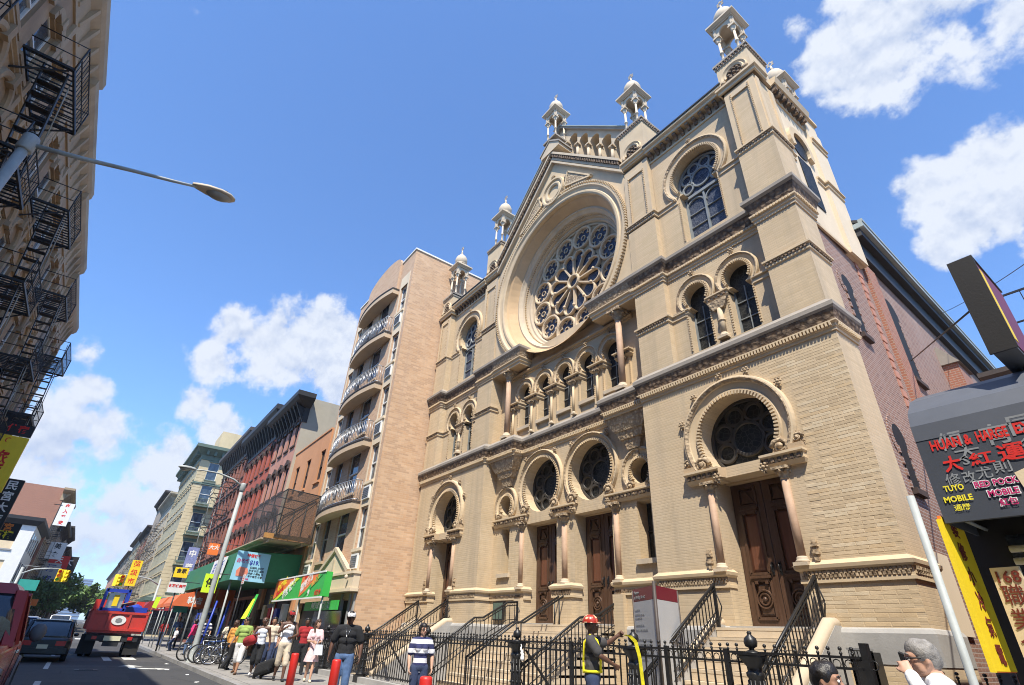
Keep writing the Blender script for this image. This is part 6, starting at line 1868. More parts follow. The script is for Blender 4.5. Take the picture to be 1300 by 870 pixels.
street_lamp('grey street lamp reaching over the road in front of the shaded tenements', 1.69, -14.1, 9.0, [(1.69, -14.1, 9.0), (1.69, -13.3, 9.18), (1.69, -12.6, 9.37), (1.69, -11.9, 9.54), (1.69, -11.45, 9.66)], [(1.69, -11.55, 9.66), (1.69, -10.70, 9.72)], True)
street_lamp('slender grey street lamp rising behind the parked bicycles', -16.05, -6.0, 7.3, [(-16.05, -6.0, 7.35), (-16.05, -6.5, 7.62), (-16.05, -7.2, 7.78), (-16.05, -7.9, 7.78), (-16.05, -8.3, 7.74)], [(-16.05, -8.2, 7.74), (-16.05, -8.95, 7.74)], False)

sig = MB(); sig.box(-.17, .17, -.17, .17, 0, .95)
for k in range(3): sig.tube([(.17, 0, .17 + k * .31), (.36, 0, .16 + k * .31)], [.13, .14], 10, caps=False)
sigm = sig.mesh('signal_head', 'sign_yellow')
lens = [MB() for _ in range(3)]
lenm = []
for k, mt in enumerate(('ink_red', 'sign_orange', 'sign_green')):
    l = MB(); l.tube([(.172, 0, .17 + (2 - k) * .31), (.18, 0, .17 + (2 - k) * .31)], .12, 10); lenm.append(l.mesh('signal_lens', mt))


def signal(label, x, y, yend, z):
    root = empty('traffic_signal', (x, y, 0), 0, label, 'traffic light', 'traffic lights at the crossing')
    m = MB(); m.lathe(0, 0, -.15, [(.2, 0), (.2, .3), (.11, .5), (.09, z + .5)], 10); m.build('pole', 'galvanised_steel', root)
    m = MB(); m.tube([(0, 0, z - .2), (0, (yend - y) * .3, z + .25), (0, (yend - y) * .7, z + .42), (0, yend - y, z + .45)], [.06, .055, .045, .035], 8); m.tube([(0, 0, z + .5), (0, (yend - y) * .65, z + .43)], .014, 5); m.build('mast_arm', 'galvanised_steel', root)
    for i, dx in enumerate((0, 1)):
        o = part('signal_head', sigm, root, (0, yend - y + (.42 if yend > y else -.42) * i * .9, z - .55)); o.rotation_euler = (0, 0, (0, .9)[i])
        for lm in lenm: part('signal_lens', lm, o)
    return root


signal('yellow traffic light hanging over the road beyond the dump truck', -50, -5.2, -8.2, 4.65)
signal('yellow traffic light on a mast arm from the left pavement', -50, -15.4, -12.8, 4.65)


# ---------------------------------------------------------------- flat board sign helper
def board(root, corners, depth, mt, name='panel'):
    """board from 4 corner points (tl, tr, br, bl) given thickness away from the viewer"""
    P = [Vector(c) for c in corners]; n = (P[1] - P[0]).cross(P[3] - P[0]).normalized()
    if n.dot(CAM - P[0] - Vector(root.location if root else (0, 0, 0))) > 0: n = -n
    m = MB(); m.hexa(P, [p + n * depth for p in P]); return m.build(name, mt, root)


def sign_text(root, corners, txt, u, v, size, mt, bold=0., align='CENTER', spacing=1., sx=1.):
    """lettering on a board, (u, v) as fractions of its face"""
    P = [Vector(c) for c in corners]; ex = (P[1] - P[0]).normalized(); ez = (P[0] - P[3]); ez = (ez - ex * ez.dot(ex)).normalized(); n = ex.cross(ez)
    p = P[3] + (P[2] - P[3]) * u + (P[0] - P[3]) * v
    R_ = Matrix((ex, ez, n)).transposed()
    side = 1 if n.dot(CAM - p - Vector(root.location)) > 0 else -1
    o = lettering(txt, size, mt, root, p + n * .004 * side, bold=bold, align=align, spacing=spacing, sx=sx, ext=.0015, rot=R_.to_euler())
    return o


def XB(X, y0, y1, z0, z1): return [(X, y0, z1), (X, y1, z1), (X, y1, z0), (X, y0, z0)]
def YB(Y, x0, x1, z0, z1): return [(x0, Y, z1), (x1, Y, z1), (x1, Y, z0), (x0, Y, z0)]


# signs on the left
r = empty('hotel_sign', (0, 0, 0), 0, 'yellow vertical hotel sign with red Chinese characters on the shaded row', 'sign')
c = XB(-18, -16.0, -14.71, 5.85, 8.2); board(r, c, .18, 'sign_yellow')
for t_, v, s_, mt in (('旅', .58, .62, 'ink_red'), ('店', .36, .62, 'ink_red'), ('☾', .9, .3, 'ink_red')): sign_text(r, c, t_, .5, v, s_, mt, .012)
c = XB(-18, -16.0, -14.7, 8.25, 8.75); board(r, c, .18, 'sign_black', 'upper_panel'); sign_text(r, c, '住宿', .6, .5, .36, 'ink_red', .01)
m = MB(); m.tube([(-18.1, -16.3, 8.0), (-18.1, -15.9, 8.0)], .03, 5); m.tube([(-18.1, -16.3, 6.0), (-18.1, -15.9, 6.0)], .03, 5); m.build('bracket', 'grey_iron', r)
r = empty('blade_sign', (0, 0, 0), 0, 'black vertical sign with white Chinese characters left of the white corner house', 'sign')
c = XB(-21, -15.2, -14.5, 4.7, 6.95); board(r, c, .18, 'sign_black')
for i, t_ in enumerate('民宮大店'): sign_text(r, c, t_, .5, .86 - i * .22, .44, 'ink_white', .01)
m = MB(); m.tube([(-21.1, -16.3, 6.5), (-21.1, -15.1, 6.5)], .03, 5); m.tube([(-21.1, -16.3, 5.0), (-21.1, -15.1, 5.0)], .03, 5); m.build('bracket', 'grey_iron', r)
r = empty('shop_sign', (0, 0, 0), 0, 'dark brown sign with yellow lettering hung lowest on the shaded row', 'sign')
c = XB(-24, -15.6, -14.15, 4.6, 5.4); board(r, c, .2, 'sign_black'); sign_text(r, c, '師宮', .55, .7, .38, 'ink_orange', .01); sign_text(r, c, '律師樓', .5, .27, .38, 'ink_yellow', .01)
m = MB(); m.tube([(-24.1, -16.3, 5.3), (-24.1, -15.5, 5.3)], .03, 5); m.build('bracket', 'grey_iron', r)
for X, y0, y1, z0, z1, mt, tx, tm, lb in ((-72, -16.3, -15.0, 11.0, 13.6, 'sign_white', '出入平安', 'ink_red', 'white vertical sign with red characters high beyond the white corner house'),
                                         (-84, -16.4, -14.6, 8.2, 10.3, 'sign_white', '美食', 'ink_black', 'white sign with black marks below the tall white one'),
                                         (-88, -16.4, -14.4, 5.2, 8.0, 'sign_grey', '酒家', 'ink_blue', 'grey hanging sign in the thick of the signs on the left'),
                                         (-93, -16.3, -13.9, 4.3, 9.4, 'ink_red', '天天漁港', 'ink_white', 'long red vertical sign with white characters on the left up the street'),
                                         (-98, -15.3, -13.0, 4.6, 9.8, 'sign_black', '大酒樓', 'ink_white', 'black vertical sign farthest out on the left')):
    r = empty('blade_sign', (0, 0, 0), 0, lb, 'sign', 'shop signs hung over the left pavement'); c = XB(X, y0, y1, z0, z1); board(r, c, .25, mt)
    for i, t_ in enumerate(tx): sign_text(r, c, t_, .5, 1 - (i + .5) / len(tx), min((y1 - y0) * .62, (z1 - z0) / len(tx) * .7), tm, .02)
    m = MB(); m.tube([(X, -17, z1 - .3), (X, y0 + .1, z1 - .3)], .05, 5); m.build('bracket', 'grey_iron', r)
r = empty('street_sign', (-50.1, -15.4, 0), 0, 'green street name plate on the left signal pole', 'sign'); m = MB(); m.box(-.02, .02, .12, 1.5, 3.3, 4.1); m.build('plate', 'sign_teal', r)
r = empty('road_work_sign', (-23.5, -12.6, -.13), 0, 'bright orange and green flags stuck above the crates by the red pickup', 'flag')
for i, (y, z, mt) in enumerate(((-.28, 2.0, 'sign_yellow'), (.06, 1.98, 'sign_orange'), (-.12, 1.7, 'sign_green'))):
    m = MB(); m.box(-.01, .01, y, y + .36, z, z + .28); m.build('flag', mt, r)
m = MB(); m.tube([(0, -.1, 0), (0, -.05, 2.25)], .015, 5); m.build('staff', 'galvanised_steel', r)

# ---------------------------------------------------------------- awnings and signs on the right-hand row
# green awning with a poster on its end
r = empty('green_awning', (-17.5, -2.0, 0), 0, 'big green awning with a sky-blue menu poster on its end', 'awning')
m = MB(); m.hexa([(0, -3.2, 1.45 + 2.0 - .14), (0, 1.2, 3.46), (-16, 1.2, 3.46), (-16, -3.2, 3.31)], [(0, -3.05, 4.62), (0, 1.2, 4.85), (-16, 1.2, 4.85), (-16, -3.05, 4.62)]); m.build('canopy', 'awning_green', r)
c = [(.03, -3.12, 4.66), (.03, -1.55, 4.62), (.03, -1.55, 3.30), (.03, -3.16, 3.34)]; board(r, c, .02, 'sign_skyblue', 'poster')
sign_text(r, c, '特價快餐', .5, .86, .17, 'ink_red', .004); sign_text(r, c, '自助餐', .22, .65, .20, 'ink_magenta', .004); sign_text(r, c, '$19.', .56, .63, .26, 'ink_blue', .012)
for i, t_ in enumerate(('紅燒肉 白切雞', '炒飯 炒麵 湯粉', '海鮮 小籠包 飯', '早午晚餐 外賣')): sign_text(r, c, t_, .68, .46 - i * .10, .11, 'ink_black', .002)
sign_text(r, c, '歡迎光臨', .4, .06, .09, 'ink_magenta', .002)
m = MB(); m.prism([(-2.95, 3.52), (-2.5, 3.50), (-2.42, 3.72), (-2.5, 3.90), (-2.85, 3.94), (-2.98, 3.75)], .034, .045, 'x'); m.build('food_picture', 'pink_food', r)
for k, (x0, x1, mt, tx) in enumerate(((-3.6, -2.0, 'sign_white', '飯'), (-5.6, -4.0, 'sign_white', '店'))):
    c = [(x0, -3.18, 4.55), (x1, -3.18, 4.55), (x1, -3.26, 3.5), (x0, -3.26, 3.5)]; board(r, c, .03, mt, 'panel'); sign_text(r, c, tx, .5, .5, .7, 'ink_blue', .01)
for x in (-.4, -5, -10, -15.6):
    m = MB(); m.tube([(x, -3.0, 0), (x, -3.0, 3.35)], .045, 8); m.build('post', 'galvanised_steel', r)
# dark shop under it
r = empty('corner_shop', (-25, -2.0, 0), 0, 'dark open shop front under the green awning', 'shop')
m = MB(); m.box(.3, 7.5, .15, .2, 0, 3.4); m.build('recess', 'ink_black', r)
for i, (x, mt) in enumerate(((1.0, 'cloth_brownleather'), (2.4, 'sign_cream'), (3.7, 'ink_red'), (5.0, 'machine_blue'), (6.2, 'sign_white'))):
    m = MB(); m.box(x, x + .5, -.1, .14, 1.5 + .3 * (i % 2), 2.3 + .2 * (i % 3)); m.build('notice', mt, r)
# sidewalk scaffold with netting above
r = empty('netted_scaffold', (-16.6, -1.95, 0), 0, 'dark netted scaffold bay over a plywood deck on the orange house', 'scaffold')
fr = [(0, -.05), (0, -1.9)]
xl = -6.8
pts = {}
m = MB()
for x in (.3, -2.0, -4.4, xl):
    m.tube([(x, -.1, 5.2), (x, -.1, 7.6)], .03, 6); m.tube([(x, -1.9, 5.35), (x, -1.85, 7.7)], .03, 6); m.tube([(x, -1.85, 7.7), (x, -.1, 7.6)], .03, 6); m.tube([(x, -1.85, 5.5), (x, -.1, 7.4)], .02, 5)
for y, z in ((-1.85, 7.7), (-.1, 7.6), (-1.87, 6.5), (-1.9, 5.4)): m.tube([(.3, y, z), (xl, y, z)], .03, 6)
for k in range(3): m.tube([(.3 - k * 2.3, -1.84, 5.4), (-2.0 - k * 2.3, -1.8, 7.2)], .03, 5)
m.build('tube_frame', 'black_iron', r)
m = MB(); m.quad((.33, -.1, 5.2), (.33, -1.95, 5.3), (.33, -1.9, 7.7), (.33, -.1, 7.6)); m.quad((.33, -1.95, 5.3), (xl, -1.95, 5.3), (xl, -1.9, 7.7), (.33, -1.9, 7.7)); m.build('netting', 'dark_netting', r)
m = MB()
for k in range(4): m.box(-2.36 - k * 2.4, .0 - k * 2.4, -2.5, .0, 5.2, 5.26)
m.box(-9.5, .0, -2.2, -2.1, 5.08, 5.2); m.box(-9.5, .0, -.5, -.4, 5.08, 5.2); m.build('deck', 'plywood', r)
m = MB(); m.box(.02, .10, -2.4, .03, 5.27, 5.5); m.build('fascia_board', 'timber', r)
for x in (-9.2,):
    m = MB(); m.box(x - .05, x + .05, -2.2, -2.1, 0, 5.08); m.build('prop', 'timber', r)

# orange and green shop sign next to the apartment door
r = empty('restaurant_sign', (-18.2, -2.9, 0), 0, 'slanting orange and green restaurant sign with Chinese lettering by the apartment door', 'sign')
for x0, x1 in ((.5, 4.6), (4.66, 7.7)):
    c = YB(0, x0, x1, -.42 + 3.0, .5 + 3.0); board(r, c, .3, 'sign_green', 'panel')
    w = x1 - x0
    m = MB(); m.prism([(x0 + .04, 2.62), (x0 + .04, 3.46), (x1 - .5, 3.46), (x0 + w * .45, 3.0)], -.012, -.003); m.build('orange_wedge', 'sign_orange', r)
    m = MB(); m.prism([(x0 + .3, 2.60), (x0 + .75, 2.60), (x1 - .3, 3.40), (x1 - .75, 3.46)], -.018, -.012); m.build('green_band', 'sign_lime' if x0 < 1 else 'sign_green', r)
c = YB(-.014, 0, 8.7, 2.58, 3.5)
for tx, x, z, s_, mt, a in (('快捷海鮮', 1.75, 3.22, .34, 'ink_yellow', .32), ('福州小吃', 1.5, 2.95, .26, 'ink_red', .32), ('海鮮快餐', 3.0, 3.02, .46, 'ink_white', .36), ('福州麵館', 5.5, 3.16, .38, 'ink_white', .34), ('飯店', 5.25, 3.4, .16, 'ink_red', 0), ('小炒 麵', 6.6, 3.18, .26, 'ink_orange', .3), ('炒', 6.0, 2.74, .26, 'ink_white', .1), ('火鍋 炒', 7.15, 2.72, .22, 'ink_red', .05)):
    lettering(tx, s_, mt, r, (x, -.020, z), bold=.01, ext=.002, rot=Matrix.Rotation(-a * 0, 3, 'Y').to_4x4().to_euler() if a == 0 and False else (Matrix.Rotation(-a, 3, 'Y') @ Matrix.Rotation(pi / 2, 3, 'X')).to_euler())
for z in (2.55, 3.5):
    m = MB(); m.box(.47, 7.73, -.03, .02, z - .03, z + .03); m.build('trim', 'sign_white', r)
c = YB(.5, 4.2, 8.3, 2.12, 2.46); board(r, c, .06, 'sign_green', 'lower_panel'); sign_text(r, c, '海鮮火鍋 粥粉麵飯', .5, .5, .27, 'ink_white', .008)
c = YB(.3, -1.5, -.1, 2.3, 3.2); board(r, c, .06, 'sign_black', 'side_panel'); sign_text(r, c, '家常', .5, .4, .5, 'ink_yellow', .008)
for x in (.6, 4.63, 7.6):
    m = MB(); m.tube([(x, .1, 0), (x, .1, 2.58)], .04, 8); m.build('post', 'grey_paint', r)
m = MB(); m.box(4.9, 8.2, .75, .8, .1, 2.1); m.build('shop_window', 'window_glass_dark', r)

# notices on poles
r = empty('parking_sign', (-12.2, -5.6, 0), 0, 'white parking notice on a thin post before the restaurant sign', 'sign')
m = MB(); m.tube([(0, 0, 0), (0, 0, 3.15)], .03, 7); m.build('post', 'grey_iron', r); m = MB(); m.box(-.02, .40, -.035, -.025, 2.85, 3.2); o = m.build('plate', 'sign_white', r)
for i in range(4): lettering(('NO', 'PARKING', '8AM-6PM', 'MON FRI')[i], .075, 'ink_red', o, (.19, -.037, 3.14 - i * .08), ext=.001)
r = empty('paper_notice', (-7.6, -2.62, 0), 0, 'small white paper tied to the fence behind the woman in the pink skirt', 'notice'); m = MB(); m.box(0, .3, -.01, 0, .92, 1.2); m.build('sheet', 'sign_white', r)

# hanging signs and awnings farther along
for X, y0, y1, z0, z1, mt, tx, tm, lb in ((-26, -6.75, -5.85, 2.95, 3.5, 'sign_white', '新聯絡美髮', 'ink_red', 'white sign board with red lettering at the kerb past the lamp post'),
                                         (-17.5, -6.22, -5.62, 2.70, 3.5, 'sign_lime', '停', 'ink_black', 'slanting lime-yellow banner on the far lamp post'),
                                         (-26, -5.32, -4.72, 5.15, 5.82, 'sign_orange', '大大', 'ink_white', 'square orange sign with white figures above the green awning'),
                                         (-30, -6.3, -5.5, 4.0, 4.6, 'sign_yellow', '食家', 'ink_black', 'yellow square sign above the white sign board'),
                                         (-33, -5.6, -4.9, 4.4, 6.2, 'cloth_purple', '中藥', 'ink_white', 'tall purple hanging sign with white characters'),
                                         (-29, -5.8, -5.0, 2.0, 3.0, 'sign_teal', '文具', 'ink_white', 'teal panel hung below the sign boards'),
                                         (-48, -8.0, -7.2, 4.1, 6.2, 'sign_yellow', '超級市', 'ink_red', 'long yellow vertical sign at the crossing beside the traffic light')):
    r = empty('hanging_sign', (0, 0, 0), 0, lb, 'sign', 'hanging signs along the right pavement'); c = XB(X, y0, y1, z0, z1); board(r, c, .08, mt)
    tall = z1 - z0 > (y1 - y0) * 1.3
    if tall:
        for i, t_ in enumerate(tx): sign_text(r, c, t_, .5, 1 - (i + .5) / len(tx), min((y1 - y0) * .7, (z1 - z0) / len(tx) * .75), tm, .01)
    else:
        sign_text(r, c, tx, .5, .62, min((z1 - z0) * .5, (y1 - y0) / len(tx) * .95), tm, .008)
    m = MB(); m.tube([(X - .1, y1 - .1, z1 + .04), (X - .1, -2.8 if X > -45 else -7.15, z1 + .04)], .02, 5)
    if X == -26 and z0 < 3 or X == -48: m.tube([(X - .1, (y0 + y1) / 2, 0), (X - .1, (y0 + y1) / 2, z1)], .04, 6)
    m.build('bracket', 'grey_iron', r)
for x, L_, mt, tx, lb in ((-27.5, 4.4, 'awning_orange', '鞋店', 'small orange awning next past the green one'), (-33.5, 4.8, 'awning_orange', '雜貨', 'second orange awning with a teal panel in front'), (-46, 7.6, 'awning_maroon', '飯店', 'maroon awning with white lettering before the crossing')):
    r = empty('awning', (x, -2.8, 0), 0, lb, 'awning', 'shop awnings on the right')
    yo = -3.3
    m = MB(); m.prism([(0, 3.5), (-1.6, 3.35), (yo + .3, 2.95), (yo, 2.5), (yo, 2.3), (yo + .1, 2.3), (yo + .1, 2.5), (-1.5, 3.1), (0, 3.2)], -L_, 0, 'x'); m.build('canopy', mt, r)
    m = MB(); m.prism([(0, 3.45), (-1.6, 3.3), (yo + .3, 2.9), (yo + .02, 2.5), (yo + .02, 2.32), (-1.0, 2.32), (0, 2.5)], .002, .012, 'x'); m.build('end_cloth', mt, r)
    c = [(.016, yo + .2, 2.9), (.016, -1.2, 2.9), (.016, -1.2, 2.35), (.016, yo + .2, 2.35)]; sign_text(r, c, tx, .5, .5, .42, 'ink_white', .01)
    for e in (-.1, -L_ + .1):
        m = MB(); m.tube([(e, yo + .1, 0), (e, yo + .1, 2.35)], .03, 6); m.build('post', 'galvanised_steel', r)
# umbrella, flags and blue poles by the bikes
r = empty('market_umbrella', (-16.5, -4.2, 0), 0, 'folded green and yellow market umbrella on a blue pole', 'umbrella')
m = MB(); m.tube([(0, -.35, .1), (0, .15, 2.35)], .05, 8); m.build('pole', 'machine_blue', r)
m = MB(); m.hexa([(-.14, -.05, 1.75), (.10, -.10, 1.75), (.14, .08, 1.75), (-.1, .12, 1.75)], [(-.03, .25, 2.75), (.03, .2, 2.75), (.05, .3, 2.75), (0, .32, 2.75)]); m.build('canopy', 'sign_green', r)
m = MB(); m.hexa([(.02, -.2, 1.7), (.12, -.22, 1.7), (.16, .0, 1.72), (.04, .0, 1.72)], [(.02, .12, 2.55), (.06, .1, 2.55), (.08, .2, 2.55), (.03, .2, 2.55)]); m.build('canopy_panel', 'sign_lime', r)
for x, y, lb in ((-19.5, -4.6, 'tilted blue pole under the green awning'), (-20.6, -5.0, 'blue pole nearest the far lamp post')):
    r = empty('blue_pole', (x, y, 0), 0, lb, 'pole', 'blue poles by the bicycles'); m = MB(); m.tube([(0, -.1, 0), (0, .12, 2.5)], .05, 8); m.build('pole', 'machine_blue', r)
r = empty('clothes_rack', (-27.5, -4.4, 0), 0, 'rack of dark blue goods hung outside the shops', 'goods rack')
for k in range(7):
    m = MB(); m.box(k * .55, k * .55 + .4, -.3, .3, .9, 1.9 + .1 * (k % 2)); m.build('garment', ('cloth_navy', 'machine_blue', 'cloth_black', 'cloth_purple')[k % 4], r)
m = MB(); m.tube([(-.1, 0, 0), (-.1, 0, 2.05), (3.9, 0, 2.05), (3.9, 0, 0)], .025, 6); m.build('rail', 'galvanised_steel', r)

# ---------------------------------------------------------------- shop on the right with the charcoal awning
SH = empty('sign_shop', (9.9, -2.5, 0), 0, 'one-storey shop beside the synagogue under the charcoal awning', 'shop')
m = MB(); m.box(.62, 14, .0, 11, 0, 4.12); m.build('wall', 'red_brick', SH)
m = MB(); m.box(.62, 1.25, -.10, .3, 4.12, 4.26); m.build('parapet', 'cream_stucco', SH)
m = MB(); m.box(.64, 14, -.06, -.005, .1, 3.0); m.build('shop_front', 'sign_black', SH)
for k in range(6):
    m = MB(); m.box(1.0 + k * 1.4, 2.2 + k * 1.4, -.08, -.062, .8, 2.6); m.build('shop_window', 'window_glass_dark', SH)
m = MB(); m.tube([(1.05, -.35, 2.42), (3.2, -.35, 2.42)], .035, 8); m.tube([(1.05, -.35, 2.30), (3.2, -.35, 2.30)], .035, 8); m.build('fluorescent_tubes', 'sign_white', SH)
for k in range(5):
    m = MB(); m.box(1.3 + k * 2, 3.2 + k * 2, .3 + k * .1, 1.1, 4.12, 4.42); m.build('roof_box', 'grey_paint', SH)
m = MB()
for k in range(18): m.box(.5 + k * .5, .52 + k * .5, 9.2, 9.22, 8.95, 10.0)
m.box(.4, 9.6, 9.19, 9.23, 9.95, 10.0); m.box(.4, 9.6, 9.19, 9.23, 9.1, 9.14); m.build('roof_rail', 'black_iron', SH)
AW = empty('charcoal_awning', (10.66, -2.5, 0), 0, 'charcoal shop awning with red graffiti-like lettering and mobile phone names', 'awning')
m = MB(); m.prism([(0, 4.32), (-.35, 4.25), (-.72, 4.08), (-.97, 3.86), (-1.04, 3.68), (-1.05, 3.50), (-1.0, 3.50), (-.6, 3.9), (0, 4.1)], 0, 5.5, 'x'); m.build('hood', 'awning_hood', AW)
m = MB(); m.hexa([(0, -1.04, 2.62), (5.5, -1.04, 2.62), (5.5, -.98, 2.62), (0, -.98, 2.62)], [(0, -1.045, 3.52), (5.5, -1.045, 3.52), (5.5, -.98, 3.52), (0, -.98, 3.52)]); m.build('valance', 'awning_charcoal', AW)
m = MB(); m.prism([(0, 4.3), (-.35, 4.23), (-.72, 4.06), (-.97, 3.84), (-1.03, 3.5), (-1.03, 2.63), (-.9, 2.62), (0, 2.62)], .002, .02, 'x'); m.build('end_cloth', 'awning_charcoal', AW)
m = MB()
for k in range(5): m.tube([(.1 + k * 1.3, -1.0, 2.68), (.1 + k * 1.3, 0, 2.68)], .02, 5)
m.build('frame_tubes', 'galvanised_steel', AW)
def fit_text(root, txt, x0, x1, z, h, y, mt, bold=0.):
    """letters stretched to a measured width and height on a board facing -y (world x and z)"""
    me = text_mesh(txt, 1.0, .0, bold, 'LEFT')
    xs = [v.co.x for v in me.vertices]; ys = [v.co.y for v in me.vertices]
    a, b_, c0, c1 = min(xs), max(xs), min(ys), max(ys)
    sx_, sy_ = (x1 - x0) / (b_ - a), h / (c1 - c0)
    for v in me.vertices: v.co = ((v.co.x - a) * sx_, (v.co.y - (c0 + c1) / 2) * sy_, v.co.z)
    me.materials.append(MATS[mt])
    o = bpy.data.objects.new('lettering', me); link(o, root)
    o.rotation_euler = (pi / 2, 0, 0); o.location = (x0 - root.location.x, y - root.location.y, z - root.location.z)
    return o


for tx, x0, x1, z, h, mt, b_, y in (('傾', 10.86, 11.08, 3.44, .20, 'ink_grey', .012, -3.5495), ('大', 10.96, 11.18, 3.29, .16, 'ink_grey', .012, -3.5495), ('有', 11.22, 11.48, 3.42, .22, 'ink_grey', .012, -3.5495), ('同', 11.47, 11.72, 3.46, .2, 'ink_grey', .012, -3.5495), ('行', 11.50, 11.66, 3.26, .13, 'ink_grey', .01, -3.5495), ('S', 11.0, 11.06, 3.21, .09, 'ink_grey', .02, -3.5495),
                                 ('HUAN &', 10.78, 11.15, 3.42, .115, 'ink_red', .035, -3.552), ('HARGE', 11.19, 11.45, 3.425, .115, 'ink_red', .035, -3.552), ('EXPRESS', 11.50, 11.92, 3.43, .115, 'ink_red', .035, -3.552),
                                 ('大', 10.83, 10.99, 3.20, .17, 'ink_red', .03, -3.553), ('紅', 11.06, 11.26, 3.205, .13, 'ink_red', .02, -3.553), ('運', 11.30, 11.52, 3.215, .17, 'ink_red', .02, -3.553), ('行', 11.56, 11.76, 3.21, .16, 'ink_red', .02, -3.553),
                                 ('修', 10.80, 10.93, 3.04, .13, 'ink_grey', .008, -3.5495), ('改', 10.95, 11.06, 3.04, .12, 'ink_grey', .008, -3.5495), ('尤', 11.07, 11.20, 3.06, .12, 'ink_grey', .008, -3.5495), ('則', 11.22, 11.36, 3.09, .12, 'ink_grey', .008, -3.5495),
                                 ('TUYO', 10.755, 10.93, 2.955, .062, 'ink_yellow', .03, -3.552), ('MOBILE', 10.725, 10.97, 2.845, .062, 'ink_yellow', .03, -3.552), ('通勝', 10.785, 10.925, 2.755, .065, 'ink_yellow', .012, -3.552)):
    fit_text(AW, tx, x0, x1, z, h, y, mt, b_)
for tx, x0, x1, z, h, b_ in (('RED POCKET', 11.02, 11.44, 2.95, .062, .03), ('MOBILE', 11.10, 11.34, 2.85, .062, .03), ('紅包', 11.16, 11.30, 2.755, .07, .012)):
    e = .008
    fit_text(AW, tx, x0 - e, x1 + e, z, h + 2 * e, -3.552, 'ink_white', b_ + .05); fit_text(AW, tx, x0, x1, z, h, -3.554, 'ink_magenta', b_)
m = MB(); m.prism([(.74, 2.74), (.98, 2.70), (1.02, 3.06), (.82, 3.05), (.70, 3.01)], -1.058, -1.053); m.build('patch', 'sign_cream', AW)
# yellow banner hung edge-on, and the 168 board
r = empty('yellow_banner', (10.64, -2.5, 0), 0, 'yellow vertical banner with brown Chinese characters under the awning end', 'banner')
m = MB(); m.box(-.03, .0, -1.05, -.42, 1.30, 2.70); m.build('cloth', 'sign_orange', r)
m = MB(); m.box(-.035, .005, -1.09, -1.05, 1.30, 2.66); m.build('hem', 'sign_yellow', r)
m = MB(); m.box(.001, .004, -1.05, -.42, 1.31, 2.69); m.build('face', 'sign_yellow', r)
c = XB(.005, -1.05, -.42, 1.30, 2.70)
for i, t_ in enumerate('裝修小冷氣電'): sign_text(r, c, t_, .45, .92 - i * .165, .19, 'ink_brown', .004)
r = empty('job_agency_board', (10.82, -3.30, 0), radians(-10), 'cream 168 board with brown Chinese characters beside the yellow banner', 'sign')
m = MB(); m.box(0, .24, 0, .03, .95, 2.2); m.build('panel', 'sign_cream', r)
c = YB(-.002, 0, .24, .95, 2.2)
sign_text(r, c, '168', .5, .925, .15, 'ink_brown', .002)
for i, t_ in enumerate('職業介紹所'): sign_text(r, c, t_, .5, .79 - i * .165, .195, 'ink_brown', .0)
r = empty('blade_box', (11.60, -3.5, 0), 0, 'dark grey box sign jutting out against the sky above the shop', 'sign')
m = MB(); m.hexa([(0, 0, 4.28), (.20, 0, 4.28), (.20, 1.1, 4.28), (0, 1.1, 4.28)], [(0, 0, 5.47), (.20, 0, 5.47), (.20, 1.1, 5.47), (0, 1.1, 5.47)]); m.build('sign_box', 'plastic_grey', r)
m = MB(); m.box(.201, .21, .04, 1.06, 4.32, 5.43); m.build('face', 'sign_maroon', r); m = MB(); m.box(.21, .215, .10, .22, 4.4, 5.35); m.build('stripe', 'sign_yellow', r)
m = MB(); m.box(-.02, .22, -.03, .0, 4.26, 5.49); m.box(-.02, .22, 0, 1.1, 5.47, 5.49); m.build('trim', 'sign_black', r)
m = MB(); m.tube([(.1, 1.0, 5.3), (.1, 1.0, 4.0), (.1, 1.2, 4.0)], .03, 6); m.tube([(.06, .5, 5.15), (8.9 - 11.6, 5.4 + 3.5, 8.4)], .014, 5); m.build('stay', 'black_iron', r)
r = empty('wire', (8.9, 11.1, 12.3), 0, 'thin black overhead wire crossing the sky at the right', 'wire')
m = MB(); a_, b_ = Vector((0, 0, 0)), Vector((12.9 - 8.9, -1.5 - 11.1, 6.55 - 12.3))
m.tube([a_.lerp(b_, q) + Vector((0, 0, -.5 * q * (1 - q))) for q in [i / 10 for i in range(11)]], .008, 5); m.build('cable', 'black_iron', r)
# grey pole at the corner
r = empty('grey_pole', (10.51, -3.8, 0), 0, 'plain grey steel pole between the synagogue and the shop', 'pole')
m = MB(); m.tube([(0, 0, 0), (0, 0, .3), (0, 0, 2.88)], .036, 10); m.tube([(0, 0, .9), (0, 0, .94)], .042, 10); m.build('pole', 'galvanised_steel', r)
# black fence between the corner and the shop
r = empty('side_gate', (9.45, -1.2, 0), 0, 'low black iron gate between the tower corner and the shop', 'gate')
for k in range(9): part('picket', pkm, r, (k * .12, .1 * k, 0)).scale = (1, 1, .85)
for z in (1.05, .95, .3):
    m = MB(); m.tube([(0, 0, z), (1.0, .85, z)], .016, 6); m.build('gate_rail', 'black_iron', r)
r = empty('door_leaf', (9.75, -.2, 0), 0, 'grey cellar door standing in the gap beside the shop', 'door')
m = MB(); m.box(0, .75, 0, .05, 0, 1.95); m.build('leaf', 'plastic_grey', r); m = MB(); m.ball((.65, -.04, 1.0), .04, 8, 6); m.build('knob', 'chrome', r)

